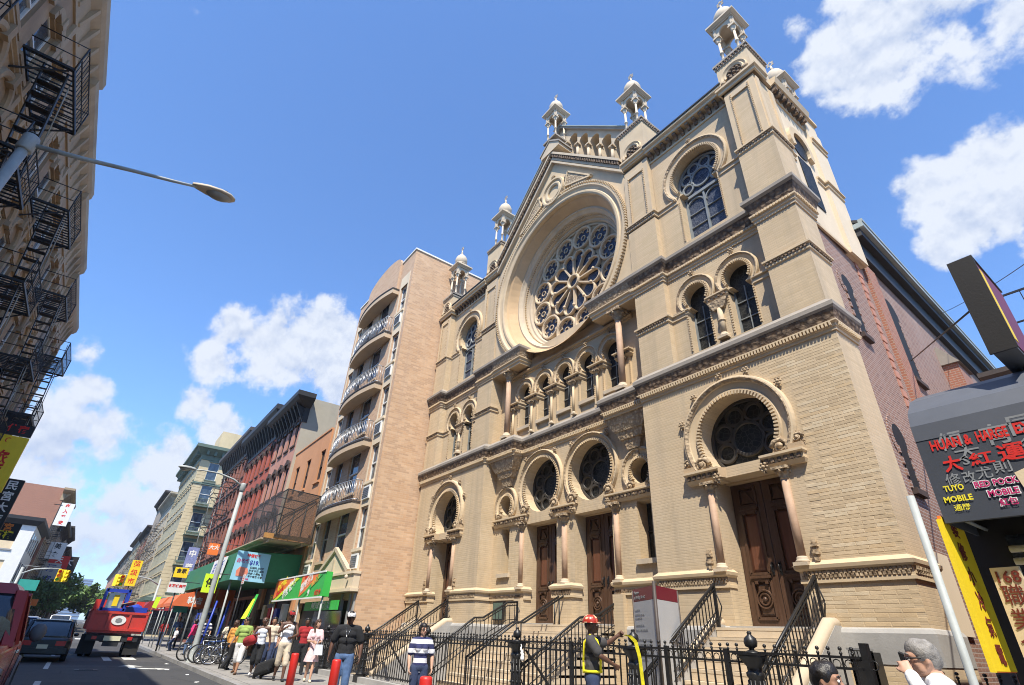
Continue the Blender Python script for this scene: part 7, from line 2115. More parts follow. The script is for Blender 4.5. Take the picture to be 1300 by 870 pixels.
# manhole covers and litter on the road
for x, y, lb in ((-13.2, -9.6, 'round iron manhole cover in the lit part of the road'), (-24.0, -10.3, 'round iron manhole cover in the shaded part of the road')):
    r = empty('manhole_cover', (x, y, -.13), 0, lb, 'manhole cover', 'manhole covers in the road')
    m = MB(); m.lathe(0, 0, 0, [(.36, .001), (.36, .008), (.33, .010)], 24); m.build('cover', 'grey_iron', r)
    m = MB()
    for k in range(6): m.box(-.28 + k * .1, -.24 + k * .1, -.2, .2, .010, .014)
    m.build('tread_bar', 'black_iron', r).__setitem__('kind', 'stuff')
for i, (x, y, z) in enumerate(((-11.2, -6.75, -.129), (-13.6, -7.1, -.129), (-8.2, -6.9, -.129), (-17.2, -6.7, -.129))):
    m = MB(); m.hexa([(-.07, -.04, 0), (.07, -.05, 0), (.08, .05, 0), (-.06, .05, 0)], [(-.06, -.03, .012), (.06, -.04, .02), (.07, .05, .008), (-.05, .04, .016)])
    o = m.build('litter', 'sign_white'); o.location = (x, y, z); o.rotation_euler = (0, 0, i * 1.3)
    tag(o, ('scrap of white paper in the gutter nearest the bollards', 'scrap of white paper lying out on the road', 'scrap of paper at the kerb before the walkers', 'scrap of paper by the kerb near the bicycles')[i], 'litter', 'scraps of paper on the road')

# ---------------------------------------------------------------- vehicles
mat('car_grey', (.10, .11, .12), .3, .06, 2, metal=.5); mat('car_dark', (.03, .032, .036), .28, .06, 2, metal=.4); mat('car_maroon', (.30, .03, .028), .25, .05, 2, metal=.2, bump=.02); mat('car_silver', (.42, .43, .45), .3, .05, 2, metal=.6); mat('car_blue', (.05, .10, .28), .3, .05, 2, metal=.4)
mat('tail_light', (.42, .015, .012), .25, .05, 6); mat('car_white', (.68, .68, .68), .35, .03, 2)
mat('number_plate', (.62, .60, .42), .5, .05, 9)


def wheel_mesh(r, w):
    m = MB(); N = 22
    prof = [(r * .62, -w / 2), (r * .92, -w / 2), (r, -w * .32), (r, w * .32), (r * .92, w / 2), (r * .62, w / 2)]
    vs = []
    for a, y in prof: vs += [(a * cos(2 * pi * k / N), y, a * sin(2 * pi * k / N)) for k in range(N)]
    m.smooth = True
    m.add(vs, [(i * N + k, i * N + (k + 1) % N, (i + 1) * N + (k + 1) % N, (i + 1) * N + k) for i in range(len(prof) - 1) for k in range(N)])
    t_ = m.mesh('tyre', 'rubber')
    m = MB()
    for s in (-1, 1):
        m.arc(0, 0, [(r * .63, s * w * .42), (r * .56, s * w * .34), (r * .2, s * w * .30), (.01, s * w * .36)], n=N)
        for k in range(6):
            a = k * pi / 3; m.bar((r * .12 * cos(a), s * w * .40, r * .12 * sin(a)), (r * .58 * cos(a), s * w * .40, r * .58 * sin(a)), r * .12, .02, up=(0, 1, 0))
    return t_, m.mesh('rim', 'chrome')


def loft(sections, mat_name, name, parent):
    """body lofted through cross sections: each is x, [(half width, z)...] from the bottom up, mirrored"""
    m = MB(); vs = []; n = None
    for x, pr in sections:
        ring = [(x, -w, z) for w, z in pr] + [(x, w, z) for w, z in pr[::-1]]
        n = len(ring); vs += ring
    m.smooth = True
    fs = [(i * n + k, i * n + (k + 1) % n, (i + 1) * n + (k + 1) % n, (i + 1) * n + k) for i in range(len(sections) - 1) for k in range(n)]
    m.add(vs, fs); m.smooth = False
    m.add(vs[:n], [tuple(range(n))]); m.add(vs[-n:], [tuple(range(n))])
    o = m.build(name, mat_name, parent)
    return o


def car(label, loc, rz, paint, L=4.5, W=1.78, H=1.45, kind='sedan', group='cars on the road', name='car'):
    """car with its nose at +x; origin on the road in the middle"""
    root = empty(name, loc, rz, label, 'car', group)
    h = W / 2; s = H / 1.45
    low = lambda x, w, zb, zs: (x, [(h * w * .86, zb), (h * w * .97, zb + .08), (h * w, zb + .30), (h * w * .985, zs * .9), (h * w * .93, zs)])
    zs = .82 * s if kind != 'suv' else .98 * s
    b = -L / 2
    secs = [low(b, .80, .38, zs * .92), low(b + .12, .93, .28, zs * .98), low(b + .5, 1, .24, zs), low(b + L * .3, 1, .22, zs), low(b + L * .62, 1, .22, zs), low(b + L * .80, .99, .24, zs * .97), low(b + L * .95, .92, .28, zs * .84), low(b + L, .80, .36, zs * .72)]
    loft(secs, paint, 'body', root)
    top = H
    cab = lambda x, w, z: (x, [(h * .92, zs * .94), (h * (.92 + w) / 2, (zs + z) / 2), (h * w, z - .05), (h * w * .86, z)])
    if kind == 'sedan': cs = [cab(b + L * .13, .80, zs + .06), cab(b + L * .27, .74, top - .03), cab(b + L * .45, .76, top), cab(b + L * .56, .76, top - .02), cab(b + L * .74, .82, zs + .05)]
    else: cs = [cab(b + .06, .82, zs + .08), cab(b + .28, .78, top - .05), cab(b + L * .3, .80, top), cab(b + L * .55, .79, top - .02), cab(b + L * .74, .84, zs + .06)]
    loft(cs, 'window_glass_dark', 'windows', root)
    m = MB()
    i0 = 1
    rf = cs[1:4]
    for (xa, pa), (xb, pb) in zip(rf[:-1], rf[1:]):
        wa, za = pa[-2]; wb, zb_ = pb[-2]
        m.hexa([(xa, -wa - .01, za), (xb, -wb - .01, zb_), (xb, wb + .01, zb_), (xa, wa + .01, za)], [(xa, -wa * .86, za + .062), (xb, -wb * .86, zb_ + .062), (xb, wb * .86, zb_ + .062), (xa, wa * .86, za + .062)])
    for sg in (-1, 1):
        for (x1, p1), (x2, p2) in ((cs[0], cs[1]), (cs[3], cs[4])):
            m.bar((x1, sg * p1[2][0], p1[2][1]), (x2, sg * (p2[2][0] + .005), p2[2][1] + .02), .07, .05)
        xm = b + L * .44; m.bar((xm, sg * h * .935, zs * .95), (xm - .05, sg * h * .785, top - .04), .08, .03)
    m.build('roof', paint, root)
    t_, r_ = WHL
    for x in (b + L * .19, b + L * .81):
        for sg in (-1, 1):
            o = part('wheel', t_, root, (x, sg * (h - .11), .32)); part('rim', r_, o)
    for sg in (-1, 1):
        m = MB(); m.box(b - .012, b + .16, sg * h * .60 - .16, sg * h * .60 + .16, zs * .68, zs * .88); m.build('tail_light', 'tail_light', root)
        m = MB(); m.box(b + L - .22, b + L + .005, sg * h * .62 - .15, sg * h * .62 + .15, zs * .58, zs * .72); m.build('headlight', 'lamp_lens', root)
        m = MB(); m.ball((b + L * .70, sg * (h + .06), zs + .08), .10, 8, 6, (.7, 1, .7)); m.build('wing_mirror', paint, root)
    m = MB(); m.box(b - .05, b + .12, -h * .9, h * .9, .30, .50); m.build('bumper', paint if kind != 'suv' else 'plastic_grey', root)
    m = MB(); m.box(b - .06, b - .04, -.17, .17, zs * .56, zs * .56 + .14); m.build('number_plate', 'number_plate', root)
    return root


WHL = wheel_mesh(.32, .21)
gc = 'vehicles along the street'
car('dark grey saloon seen from behind at the edge of the shade', (-19.5, -11.15, -.13), pi, 'car_dark', 4.7, 1.80, 1.46, group=gc)
car('blue-roofed car just ahead of the dark grey saloon', (-26.5, -12.6, -.13), pi, 'car_blue', 4.5, 1.8, 1.5, group=gc)
car('silver estate parked ahead of the blue-roofed car on the left', (-36, -13.0, -.13), pi, 'car_silver', 4.6, 1.8, 1.55, 'suv', group=gc)
car('white van-like car far ahead in the left lane', (-62, -11.6, -.13), pi, 'car_white', 4.8, 1.9, 1.8, 'suv', group=gc)
car('grey car waiting beyond the crossing', (-74, -10.9, -.13), pi, 'car_grey', 4.5, 1.8, 1.46, group=gc)
car('silver car parked on the right beyond the crossing', (-78, -7.5, -.13), pi, 'car_silver', 4.5, 1.8, 1.46, group=gc)
car('black car parked on the right, second beyond the crossing', (-84, -7.5, -.13), pi, 'car_dark', 4.5, 1.8, 1.5, group=gc)
for i, (x, y, p) in enumerate(((-92, -11.2, 'car_white'), (-100, -13.0, 'car_dark'), (-110, -11.2, 'car_maroon'))):
    car(('white car in the distant traffic', 'dark car parked under the street trees on the left', 'red car last in the distant traffic')[i], (x, y, -.13), pi, p, group=gc)

# maroon pickup at the left edge of the picture, nose away from the camera
PK = empty('pickup_truck', (.35, -12.05, -.13), pi, 'maroon pickup truck cut off by the left edge of the picture', 'pickup truck', gc)
h = .98
lw = lambda x, w, zb, zs: (x, [(h * w * .88, zb), (h * w * .98, zb + .1), (h * w, zb + .45), (h * w * .985, zs * .92), (h * w * .95, zs)])
loft([lw(-2.7, .95, .5, 1.12), lw(-2.6, .99, .42, 1.14), lw(-.6, 1, .40, 1.16), lw(.2, 1, .40, 1.16), lw(1.5, 1, .40, 1.14), lw(2.3, .97, .42, 1.06), lw(2.7, .9, .5, .92)], 'car_maroon', 'body', PK)
cb = lambda x, w, z: (x, [(h * .95, 1.10), (h * (.95 + w) / 2, (1.10 + z) / 2), (h * w, z - .06), (h * w * .88, z)])
loft([cb(-1.0, .84, 1.5), cb(-.75, .80, 1.86), cb(.2, .80, 1.90), cb(.75, .80, 1.86), cb(1.5, .88, 1.2)], 'window_glass_dark', 'windows', PK)
m = MB(); m.hexa([(-.8, -.79, 1.80), (.78, -.79, 1.80), (.78, .79, 1.80), (-.8, .79, 1.80)], [(-.72, -.68, 1.94), (.70, -.68, 1.94), (.70, .68, 1.94), (-.72, .68, 1.94)])
for sg in (-1, 1):
    m.bar((-1.02, sg * .90, 1.12), (-.76, sg * .78, 1.84), .14, .06); m.bar((.78, sg * .78, 1.84), (1.52, sg * .90, 1.14), .10, .06); m.bar((.18, sg * .93, 1.12), (.10, sg * .78, 1.84), .10, .05)
m.build('roof', 'car_maroon', PK)
for x in (-1.75, 1.75):
    for sg in (-1, 1):
        o = part('wheel', WHL[0], PK, (x, sg * .86, .40)); o.scale = (1.22, 1.2, 1.22); part('rim', WHL[1], o)
        m = MB(); m.arc(x, .40, [(.44, sg * .985), (.44, sg * 1.02), (.50, sg * 1.02), (.52, sg * .975)], -.1, pi + .1, 18); m.build('wheel_arch', 'plastic_grey', PK)
for sg in (-1, 1):
    m = MB(); m.box(-2.74, -2.6, sg * .86 - .09, sg * .86 + .09, .78, 1.10); m.build('tail_light', 'tail_light', PK)
    m = MB(); m.ball((1.15, sg * 1.12, 1.28), .13, 8, 6, (.6, .9, 1.1)); m.build('wing_mirror', 'plastic_grey', PK)
    m = MB(); m.box(.45, .62, sg * .985 - .015, sg * .985 + .02, 1.0, 1.04); m.build('door_handle', 'chrome', PK)
m = MB(); m.box(-2.85, -2.62, -.95, .95, .46, .66); m.build('bumper', 'chrome', PK)
m = MB(); m.box(-.02, .0, -.995, -.985, .5, 1.1); m.box(1.28, 1.30, -.995, -.985, .5, 1.1); m.build('door_gap', 'ink_black', PK)

# crates and tubs standing in the road behind the pickup
gcr = 'crates and tubs in the road'
for i, (x, y, hh, mt, lb) in enumerate(((-15.0, -12.3, .8, 'plastic_grey', 'grey plastic crate stack beside the pickup'), (-17.0, -12.55, .9, 'sign_white', 'pale tub of produce behind the pickup'))):
    r = empty('crate', (x, y, -.13), .2 * i, lb, 'crate', gcr)
    m = MB(); m.box(-.35, .35, -.25, .25, 0, hh); m.build('tub', mt, r)
    m = MB()
    for k in range(9): m.ball((random.uniform(-.25, .25), random.uniform(-.18, .18), hh + .03), .09, 7, 5)
    m.build('produce', ('sign_orange', 'cloth_lime')[i], r)
    m = MB(); m.box(-.37, .37, -.27, .27, hh - .06, hh - .01); m.build('rim', 'grey_paint', r)

# ---- red dump truck with blue machines in its body
DT = empty('dump_truck', (-24.5, -8.75, -.13), pi, 'red dump truck loaded with blue machinery, seen from behind', 'dump truck', gc)
# local: nose at +x, tail at x = -2.6
m = MB(); m.box(-2.6, 3.0, -.45, .45, .62, .86); m.build('chassis', 'ink_black', DT)
bx0, bx1, hw, z0, z1 = -2.75, 1.5, 1.15, 1.12, 1.98
m = MB(); m.box(bx0 + .05, bx1, -hw + .04, hw - .04, 1.0, 1.14); m.build('bed_floor', 'truck_red', DT)
m = MB(); m.box(bx0, bx0 + .06, -hw, hw, z0, z1 - .12); tg = m.build('tailgate', 'truck_red', DT)
m = MB()
for y in (-1.12, -.42, .42, 1.12): m.box(bx0 - .05, bx0 + .02, y - .05, y + .05, z0, z1 - .08)
for z in (z0 + .03, z1 - .12): m.box(bx0 - .06, bx0 + .02, -hw, hw, z - .05, z + .05)
m.build('tailgate_rib', 'truck_red', tg)
m = MB(); m.prism([(.30 * cos(2 * pi * k / 24), 1.54 + .20 * sin(2 * pi * k / 24)) for k in range(24)], bx0 - .03, bx0 - .004, 'x'); m.build('company_badge', 'sign_white', tg)
m = MB(); m.prism([(.15 * cos(2 * pi * k / 6 + .5), 1.54 + .11 * sin(2 * pi * k / 6 + .5)) for k in range(6)], bx0 - .04, bx0 - .031, 'x'); m.build('badge_emblem', 'ink_grey', tg)
for sg in (-1, 1):
    m = MB(); m.box(bx0, bx1, sg * hw - .03, sg * hw + .03, z0, z1)
    for k in range(6): m.box(bx0 + .1 + k * .8, bx0 + .2 + k * .8, sg * (hw + .05) - .03, sg * (hw + .05) + .03, z0, z1)
    m.box(bx0, bx1, sg * (hw + .05) - .05, sg * (hw + .05) + .05, z1 - .08, z1)
    m.build('bed_side', 'truck_red', DT)
    m = MB(); m.box(-2.72, -2.66, sg * .72 - .10, sg * .72 + .10, .72, .86); m.build('tail_light', 'tail_light', DT)
    m = MB(); m.box(-2.55, -2.50, sg * .92 - .30, sg * .92 + .30, .12, .92); m.build('mud_flap', 'rubber', DT)
    for x in (-1.7,):
        for dy in (.70, .99):
            o = part('wheel', WHL[0], DT, (x, sg * dy, .46)); o.scale = (1.44, 1.1, 1.44); part('rim', WHL[1], o)
    o = part('wheel', WHL[0], DT, (2.5, sg * .95, .46)); o.scale = (1.44, 1.2, 1.44); part('rim', WHL[1], o)
    m = MB(); m.tube([(3.1, sg * 1.22, 1.5), (3.1, sg * 1.22, 2.0)], .09, 6); m.build('wing_mirror', 'black_cornice', DT)
m = MB(); m.box(-2.68, -2.58, -1.05, 1.05, .66, .92); m.box(-2.70, -2.60, -.32, .32, .45, .66); m.build('rear_bar', 'black_cornice', DT)
m = MB(); m.box(-2.73, -2.70, -.34, .34, .68, .88); m.build('number_plate', 'number_plate', DT)
m = MB(); m.hexa([(1.75, -1.05, .7), (3.6, -1.05, .7), (3.6, 1.05, .7), (1.75, 1.05, .7)], [(1.75, -1.0, 2.35), (3.1, -1.0, 2.35), (3.1, 1.0, 2.35), (1.75, 1.0, 2.35)]); m.build('cab', 'car_white', DT)
m = MB(); m.box(1.73, 1.745, -.75, .75, 1.6, 2.2); m.build('rear_window', 'window_glass_dark', DT)
m = MB(); m.box(1.52, 1.62, -1.15, 1.15, 1.1, 2.5); m.build('headboard', 'truck_red', DT)
# load: two blue machines, timber, a lime flag
r = empty('generator', (-23.0, -9.15, 1.02), pi, 'blue framed machine standing up in the dump truck', 'machine', 'blue machines in the dump truck')
m = MB()
for x in (-.55, .55):
    for y in (-.48, .48): m.bar((x, y, 0), (x, y, 1.75), .12)
for z in (.85, 1.70):
    for s in (-1, 1): m.bar((-.6, s * .48, z), (.6, s * .48, z), .12); m.bar((s * .55, -.5, z), (s * .55, .5, z), .12)
m.build('frame', 'machine_blue', r)
m = MB(); m.box(-.42, .42, -.32, .32, .9, 1.58); m.build('engine', 'rail_steel', r); m = MB(); m.box(-.5, -.44, -.12, .1, 1.0, 1.5); m.build('warning_plate', 'sign_yellow', r); m = MB(); m.box(-.5, .5, -.4, .4, .1, .7); m.build('tank', 'machine_blue', r)
r = empty('mixer', (-23.2, -8.15, 1.02), pi, 'rounded blue drum machine lying beside the framed one', 'machine', 'blue machines in the dump truck')
m = MB(); m.tube([(-.4, 0, .5), (.0, 0, .6), (.5, 0, .75), (.7, 0, .8)], [.40, .46, .44, .3], 14); m.build('drum', 'machine_blue', r)
m = MB(); m.box(-.5, .5, -.46, -.40, .0, .55); m.box(-.5, .5, .40, .46, 0, .55); m.box(-.6, -.5, -.5, .5, .45, 1.0); m.build('frame', 'machine_blue', r)
r = empty('planks', (-24.5, -9.2, 1.9), 0, 'loose planks and rope across the back of the dump truck', 'planks', )
for k in range(4):
    m = MB(); m.bar((-.6 + .3 * k, -.5, -.15 + .04 * k), (2.2 + .2 * k, .9, .25 + .04 * k), .12, .03); m.build('plank', 'plywood', r)
r = empty('warning_flag', (-21.6, -7.62, 1.7), 0, 'lime flag on the near rear corner of the dump truck', 'flag'); m = MB(); m.bar((0, 0, 0), (0, .12, .85), .03); m.build('staff', 'timber', r); m = MB(); m.hexa([(0, .03, .35), (.03, .03, .35), (.03, .22, .30), (0, .22, .30)], [(0, .08, .8), (.03, .08, .8), (.03, .30, .85), (0, .30, .85)]); m.build('cloth', 'sign_lime', r)


# ---------------------------------------------------------------- bicycles, leaning in a row on the pavement
def bicycle(label, paint):
    root = empty('bicycle', (0, 0, 0), 0, label, 'bicycle', 'bicycles parked by the lamp post')
    R = .335
    tb = MB(); tb.tube([(R * cos(t), 0, R * sin(t)) for t in [2 * pi * i / 26 for i in range(26)]], .022, 6, closed=True); tbm = tb.mesh('wheel', 'rubber')
    rm = MB(); rm.tube([((R - .03) * cos(t), 0, (R - .03) * sin(t)) for t in [2 * pi * i / 26 for i in range(26)]], .012, 5, closed=True); rm.tube([(0, -.04, 0), (0, .04, 0)], .022, 6); rmm = rm.mesh('rim', 'chrome')
    sp = MB()
    for k in range(14): a = 2 * pi * k / 14; sp.tube([(.02 * cos(a), (.02 if k % 2 else -.02), .02 * sin(a)), ((R - .03) * cos(a), 0, (R - .03) * sin(a))], .0025, 3)
    spm = sp.mesh('spokes', 'rail_steel')
    for x in (-.50, .50):
        o = part('wheel', tbm, root, (x, 0, R + .022)); part('rim', rmm, o); part('spokes', spm, o)
    z = R + .022
    m = MB(); bb, st, hd = (-.06, 0, .30), (-.20, 0, .80), (.34, 0, .82)
    for p, q, r_ in ((bb, st, .016), (st, hd, .016), (bb, (.37, 0, .70), .018), (bb, (-.50, .05, z), .010), (bb, (-.50, -.05, z), .010), (st, (-.50, .05, z), .009), (st, (-.50, -.05, z), .009), ((.31, 0, .90), (.38, 0, .66), .020)): m.tube([p, q], r_, 6)
    m.build('frame', paint, root)
    m = MB()
    for s in (-1, 1): m.tube([(.38, s * .05, .66), (.45, s * .05, .45), (.50, s * .05, z)], .012, 5)
    m.build('fork', paint, root)
    m = MB(); m.tube([(.31, 0, .88), (.30, 0, 1.0)], .014, 6); m.tube([(.22, -.30, 1.03), (.30, -.24, 1.02), (.32, 0, 1.0), (.30, .24, 1.02), (.22, .30, 1.03)], .013, 6); m.build('handlebar', 'chrome', root)
    m = MB(); m.tube([st, (-.225, 0, .92)], .013, 6); m.hexa([(-.36, -.07, .92), (-.08, -.02, .93), (-.08, .02, .93), (-.36, .07, .92)], [(-.36, -.075, .965), (-.08, -.02, .955), (-.08, .02, .955), (-.36, .075, .965)]); m.build('saddle', 'rubber', root)
    m = MB(); m.arc(-.06, .30, [(.085, -.05), (.095, -.045), (.085, -.04)], n=18); m.bar((-.06, -.06, .30), (.05, -.06, .17), .02); m.bar((-.06, .06, .30), (-.17, .06, .43), .02); m.box(.02, .09, -.13, -.05, .155, .18); m.box(-.20, -.13, .05, .13, .42, .445); m.build('crank', 'chrome', root)
    return root


B0 = [bicycle('black bicycle with chrome bars at the kerb end of the row', 'black_iron'), bicycle('silver bicycle leaning in the middle of the row', 'rail_steel'), bicycle('dark blue bicycle tangled in the row', 'car_blue')]
gl = ['black bicycle nearest the lamp post', 'silver bicycle second from the lamp post', 'dark blue bicycle with its wheel turned out', 'black bicycle leaning hard on its neighbour', 'silver bicycle nearest the walkers', 'dark bicycle at the back of the row', 'silver bicycle half hidden at the back of the row']
for i, (x, y, a, t_) in enumerate(((-17.0, -5.75, 1.9, .12), (-16.1, -5.5, 1.7, -.16), (-15.4, -5.45, 1.55, .18), (-14.7, -5.4, 1.75, .28), (-14.0, -5.2, 1.4, -.2), (-16.6, -4.9, 1.2, .1), (-15.2, -4.7, 2.0, -.1))):
    o = B0[i] if i < 3 else copy_tree(B0[i % 3])
    o['label'] = gl[i]; o.location = (x, y, 0); o.rotation_euler = (t_, 0, a)

# ---------------------------------------------------------------- people
def remeshed(mb, name, mats, voxel, parent, smooth_it=2):
    """one continuous skin over the limbs collected in mb"""
    me = bpy.data.meshes.new(name + '_rough'); me.from_pydata([tuple(v) for v in mb.v], [], mb.f); me.update()
    o = bpy.data.objects.new(name, me)
    md = o.modifiers.new('skin', 'REMESH'); md.mode = 'VOXEL'; md.voxel_size = voxel; md.use_smooth_shade = True
    ms = o.modifiers.new('soft', 'SMOOTH'); ms.factor = .5; ms.iterations = smooth_it
    new = evaluated_mesh(o)
    bpy.data.objects.remove(o); bpy.data.meshes.remove(me)
    new.name = name
    new.materials.clear(); new.materials.append(MATS[mats])
    for p in new.polygons: p.use_smooth = True
    return part(name, new, parent)


def limb(m, pts, rs, n=10):
    m.tube(pts, rs, n)
    for p, r in zip(pts, rs): m.ball(tuple(p), r, n, 7)


def hand(m, w, d, nrm, k, curl=.5, spread=.010, thumb=1.):
    """palm, four unequal bent fingers and a thumb; w wrist, d direction, nrm palm normal"""
    w, d, nrm = Vector(w), Vector(d).normalized(), Vector(nrm).normalized()
    side = d.cross(nrm).normalized() * thumb
    L = .085 * k
    for e in (-.026, -.009, .009, .026):
        limb(m, [w + side * e * k * .7, w + d * L + side * e * k], [.016 * k, .014 * k], 6)
    for e, ln, cu in ((.030, .072, .8), (.010, .082, 1.0), (-.011, .076, 1.05), (-.031, .060, 1.15)):
        p = w + d * L + side * e * k; a = 0; pts = [p]; rs = [.0105 * k]
        for s in (.45, .32, .23):
            a += curl * cu
            dd = d * cos(a) + nrm * sin(a) + side * (e * 1.2)
            p = p + dd.normalized() * (ln * s * k); pts.append(p); rs.append(rs[-1] * .92)
        limb(m, pts, rs, 6)
    p = w + d * L * .28 + side * .030 * k
    q = p + (side * .6 + d * .7 + nrm * .3).normalized() * .040 * k; r_ = q + (side * .1 + d * .85 + nrm * (.3 + curl * .4)).normalized() * .032 * k
    limb(m, [p, q, r_], [.014 * k, .012 * k, .010 * k], 6)


def person(label, loc, face, H, skin, top, legs, shoes, hair, pose=None, group='people on the pavement', voxel=.012, build=1., sleeves='short', shorts=False, skirt=False,
           hairstyle='short', hat=None, head_turn=0., head_tilt=0., female=False, glasses=None, vest=False, detail=True, lean=0., hunch=0., legless=False, curl=.6, collar=True, tank=False):
    P = dict(elL=(.27, .03, 1.14), wrL=(.27, -.06, .90), elR=(-.27, .03, 1.14), wrR=(-.27, -.06, .90), knL=(.10, -.03, .50), anL=(.11, .02, .08), knR=(-.10, -.02, .50), anR=(-.11, .03, .08))
    if pose: P.update(pose)
    k = H / 1.75
    root = empty('person', loc, atan2(face[0], -face[1]), label, 'person', group)
    S = lambda p: Vector((p[0] * k, p[1] * k, p[2] * k))
    ln = lambda z: -lean * max(0, z - .9)                     # forward lean
    U = lambda x, y, z: Vector((x, y + ln(z), z)) * k
    J = {n: S(p) if n[:2] in ('kn', 'an') else U(*p) for n, p in P.items()}
    b = build * k
    shw = (.165 if female else .185) * (build ** .5)
    hipw = .095 if female else .088
    shL, shR = U(shw, .01, 1.425), U(-shw, .01, 1.425)
    m = MB()
    # head
    hc = U(0, -.005 - hunch * .6, 1.645 - hunch); ct, st = cos(head_turn), sin(head_turn)
    def Hd(x, y, z):
        y2, z2 = y * cos(head_tilt) - z * sin(head_tilt), y * sin(head_tilt) + z * cos(head_tilt)
        return hc + Vector((x * ct - y2 * st, x * st + y2 * ct, z2)) * k
    def hb(mb, x, y, z, r, n=10): mb.ball(tuple(Hd(x, y, z)), r * k, n, 8)
    for x, y, z, r in ((0, .012, .028, .092), (0, -.022, .03, .080), (0, .03, .01, .082), (0, -.035, -.03, .062), (0, -.05, -.065, .042), (.028, -.02, -.045, .045), (-.028, -.02, -.045, .045), (0, -.068, -.088, .022), (.042, -.045, -.015, .032), (-.042, -.045, -.015, .032), (0, -.08, .025, .03)):
        hb(m, x, y, z, r)
    limb(m, [Hd(0, -.092, .018), Hd(0, -.112, -.018)], [.010 * k, .015 * k], 6); hb(m, .012, -.102, -.022, .011, 6); hb(m, -.012, -.102, -.022, .011, 6)
    for e in (-1, 1):
        limb(m, [Hd(e * .084, .012, .022), Hd(e * .088, .018, -.005), Hd(e * .080, .008, -.03)], [.016 * k, .014 * k, .010 * k], 6)
        limb(m, [Hd(e * .018, -.092, .034), Hd(e * .05, -.082, .036)], [.010 * k, .010 * k], 6)
    limb(m, [Hd(-.02, -.088, -.052), Hd(0, -.094, -.050), Hd(.02, -.088, -.052)], [.008 * k, .010 * k, .008 * k], 6)
    limb(m, [U(0, .022, 1.43), U(0, .012, 1.50), Hd(0, .01, -.05)], [.062 * b, .053 * b, .052 * b])
    # trunk
    tr = [((0, .0, .93), .125, .105), ((0, -.005, 1.05), .118, .098), ((0, -.01, 1.2), .128, .105), ((0, -.005, 1.33), .135, .108)]
    for (c, rx, ry) in tr: m.ball(tuple(U(*c)), 1, 12, 8, (rx * b * 1.15, ry * b, .11 * k))
    limb(m, [shL, U(0, .01, 1.44), shR], [.062 * b, .07 * b, .062 * b])
    if female:
        for e in (-1, 1): m.ball(tuple(U(e * .07, -.085, 1.28)), .06 * b, 8, 6)
    for sd, sh, el, wr in ((1, shL, J['elL'], J['wrL']), (-1, shR, J['elR'], J['wrR'])):
        limb(m, [sh, sh.lerp(el, .45), el], [.055 * b, .049 * b, .038 * b]); limb(m, [el, el.lerp(wr, .3), wr], [.039 * b, .040 * b, .025 * b])
        d = (wr - el).normalized(); nrm = Vector((-sd, 0, 0)) - d * Vector((-sd, 0, 0)).dot(d)
        if nrm.length < .2: nrm = Vector((0, 0, -1)) - d * Vector((0, 0, -1)).dot(d)
        hand(m, wr, d, nrm, k, curl, thumb=1. if sd > 0 else -1.)
    hips = {1: S((hipw, 0, .90)), -1: S((-hipw, 0, .90))}
    for sd, kn, an in ((1, J['knL'], J['anL']), (-1, J['knR'], J['anR'])):
        hp = hips[sd]; limb(m, [hp, hp.lerp(kn, .5), kn], [.092 * b, .078 * b, .056 * b]); limb(m, [kn, kn.lerp(an, .35), an], [.055 * b, .056 * b, .036 * b])
        limb(m, [an + S((0, .03, -.03)), an + S((.01 * sd, -.13, -.05))], [.035 * k, .030 * k], 6)
    body = remeshed(m, 'body', skin, voxel, root)
    # face details
    if detail:
        for nm, mt, pts in (('eyes', 'ink_white', [(e * .033, -.0905, .012, .0125) for e in (-1, 1)]), ('pupils', 'ink_black', [(e * .033, -.0985, .012, .0070) for e in (-1, 1)])):
            f = MB()
            for x, y, z, r in pts: f.ball(tuple(Hd(x, y, z)), r * k, 8, 6)
            f.build(nm, mt, body)
        f = MB()
        for e in (-1, 1): f.tube([Hd(e * .014, -.1005, .040), Hd(e * .034, -.099, .047), Hd(e * .054, -.086, .041)], [.004 * k, .0055 * k, .003 * k], 5)
        f.build('eyebrows', hair if hair else 'hair_black', body)
        f = MB(); f.tube([Hd(-.024, -.095, -.052), Hd(0, -.103, -.051), Hd(.024, -.095, -.052)], [.003 * k, .006 * k, .003 * k], 6); f.build('lips', 'sign_maroon' if female else 'ink_brown', body)
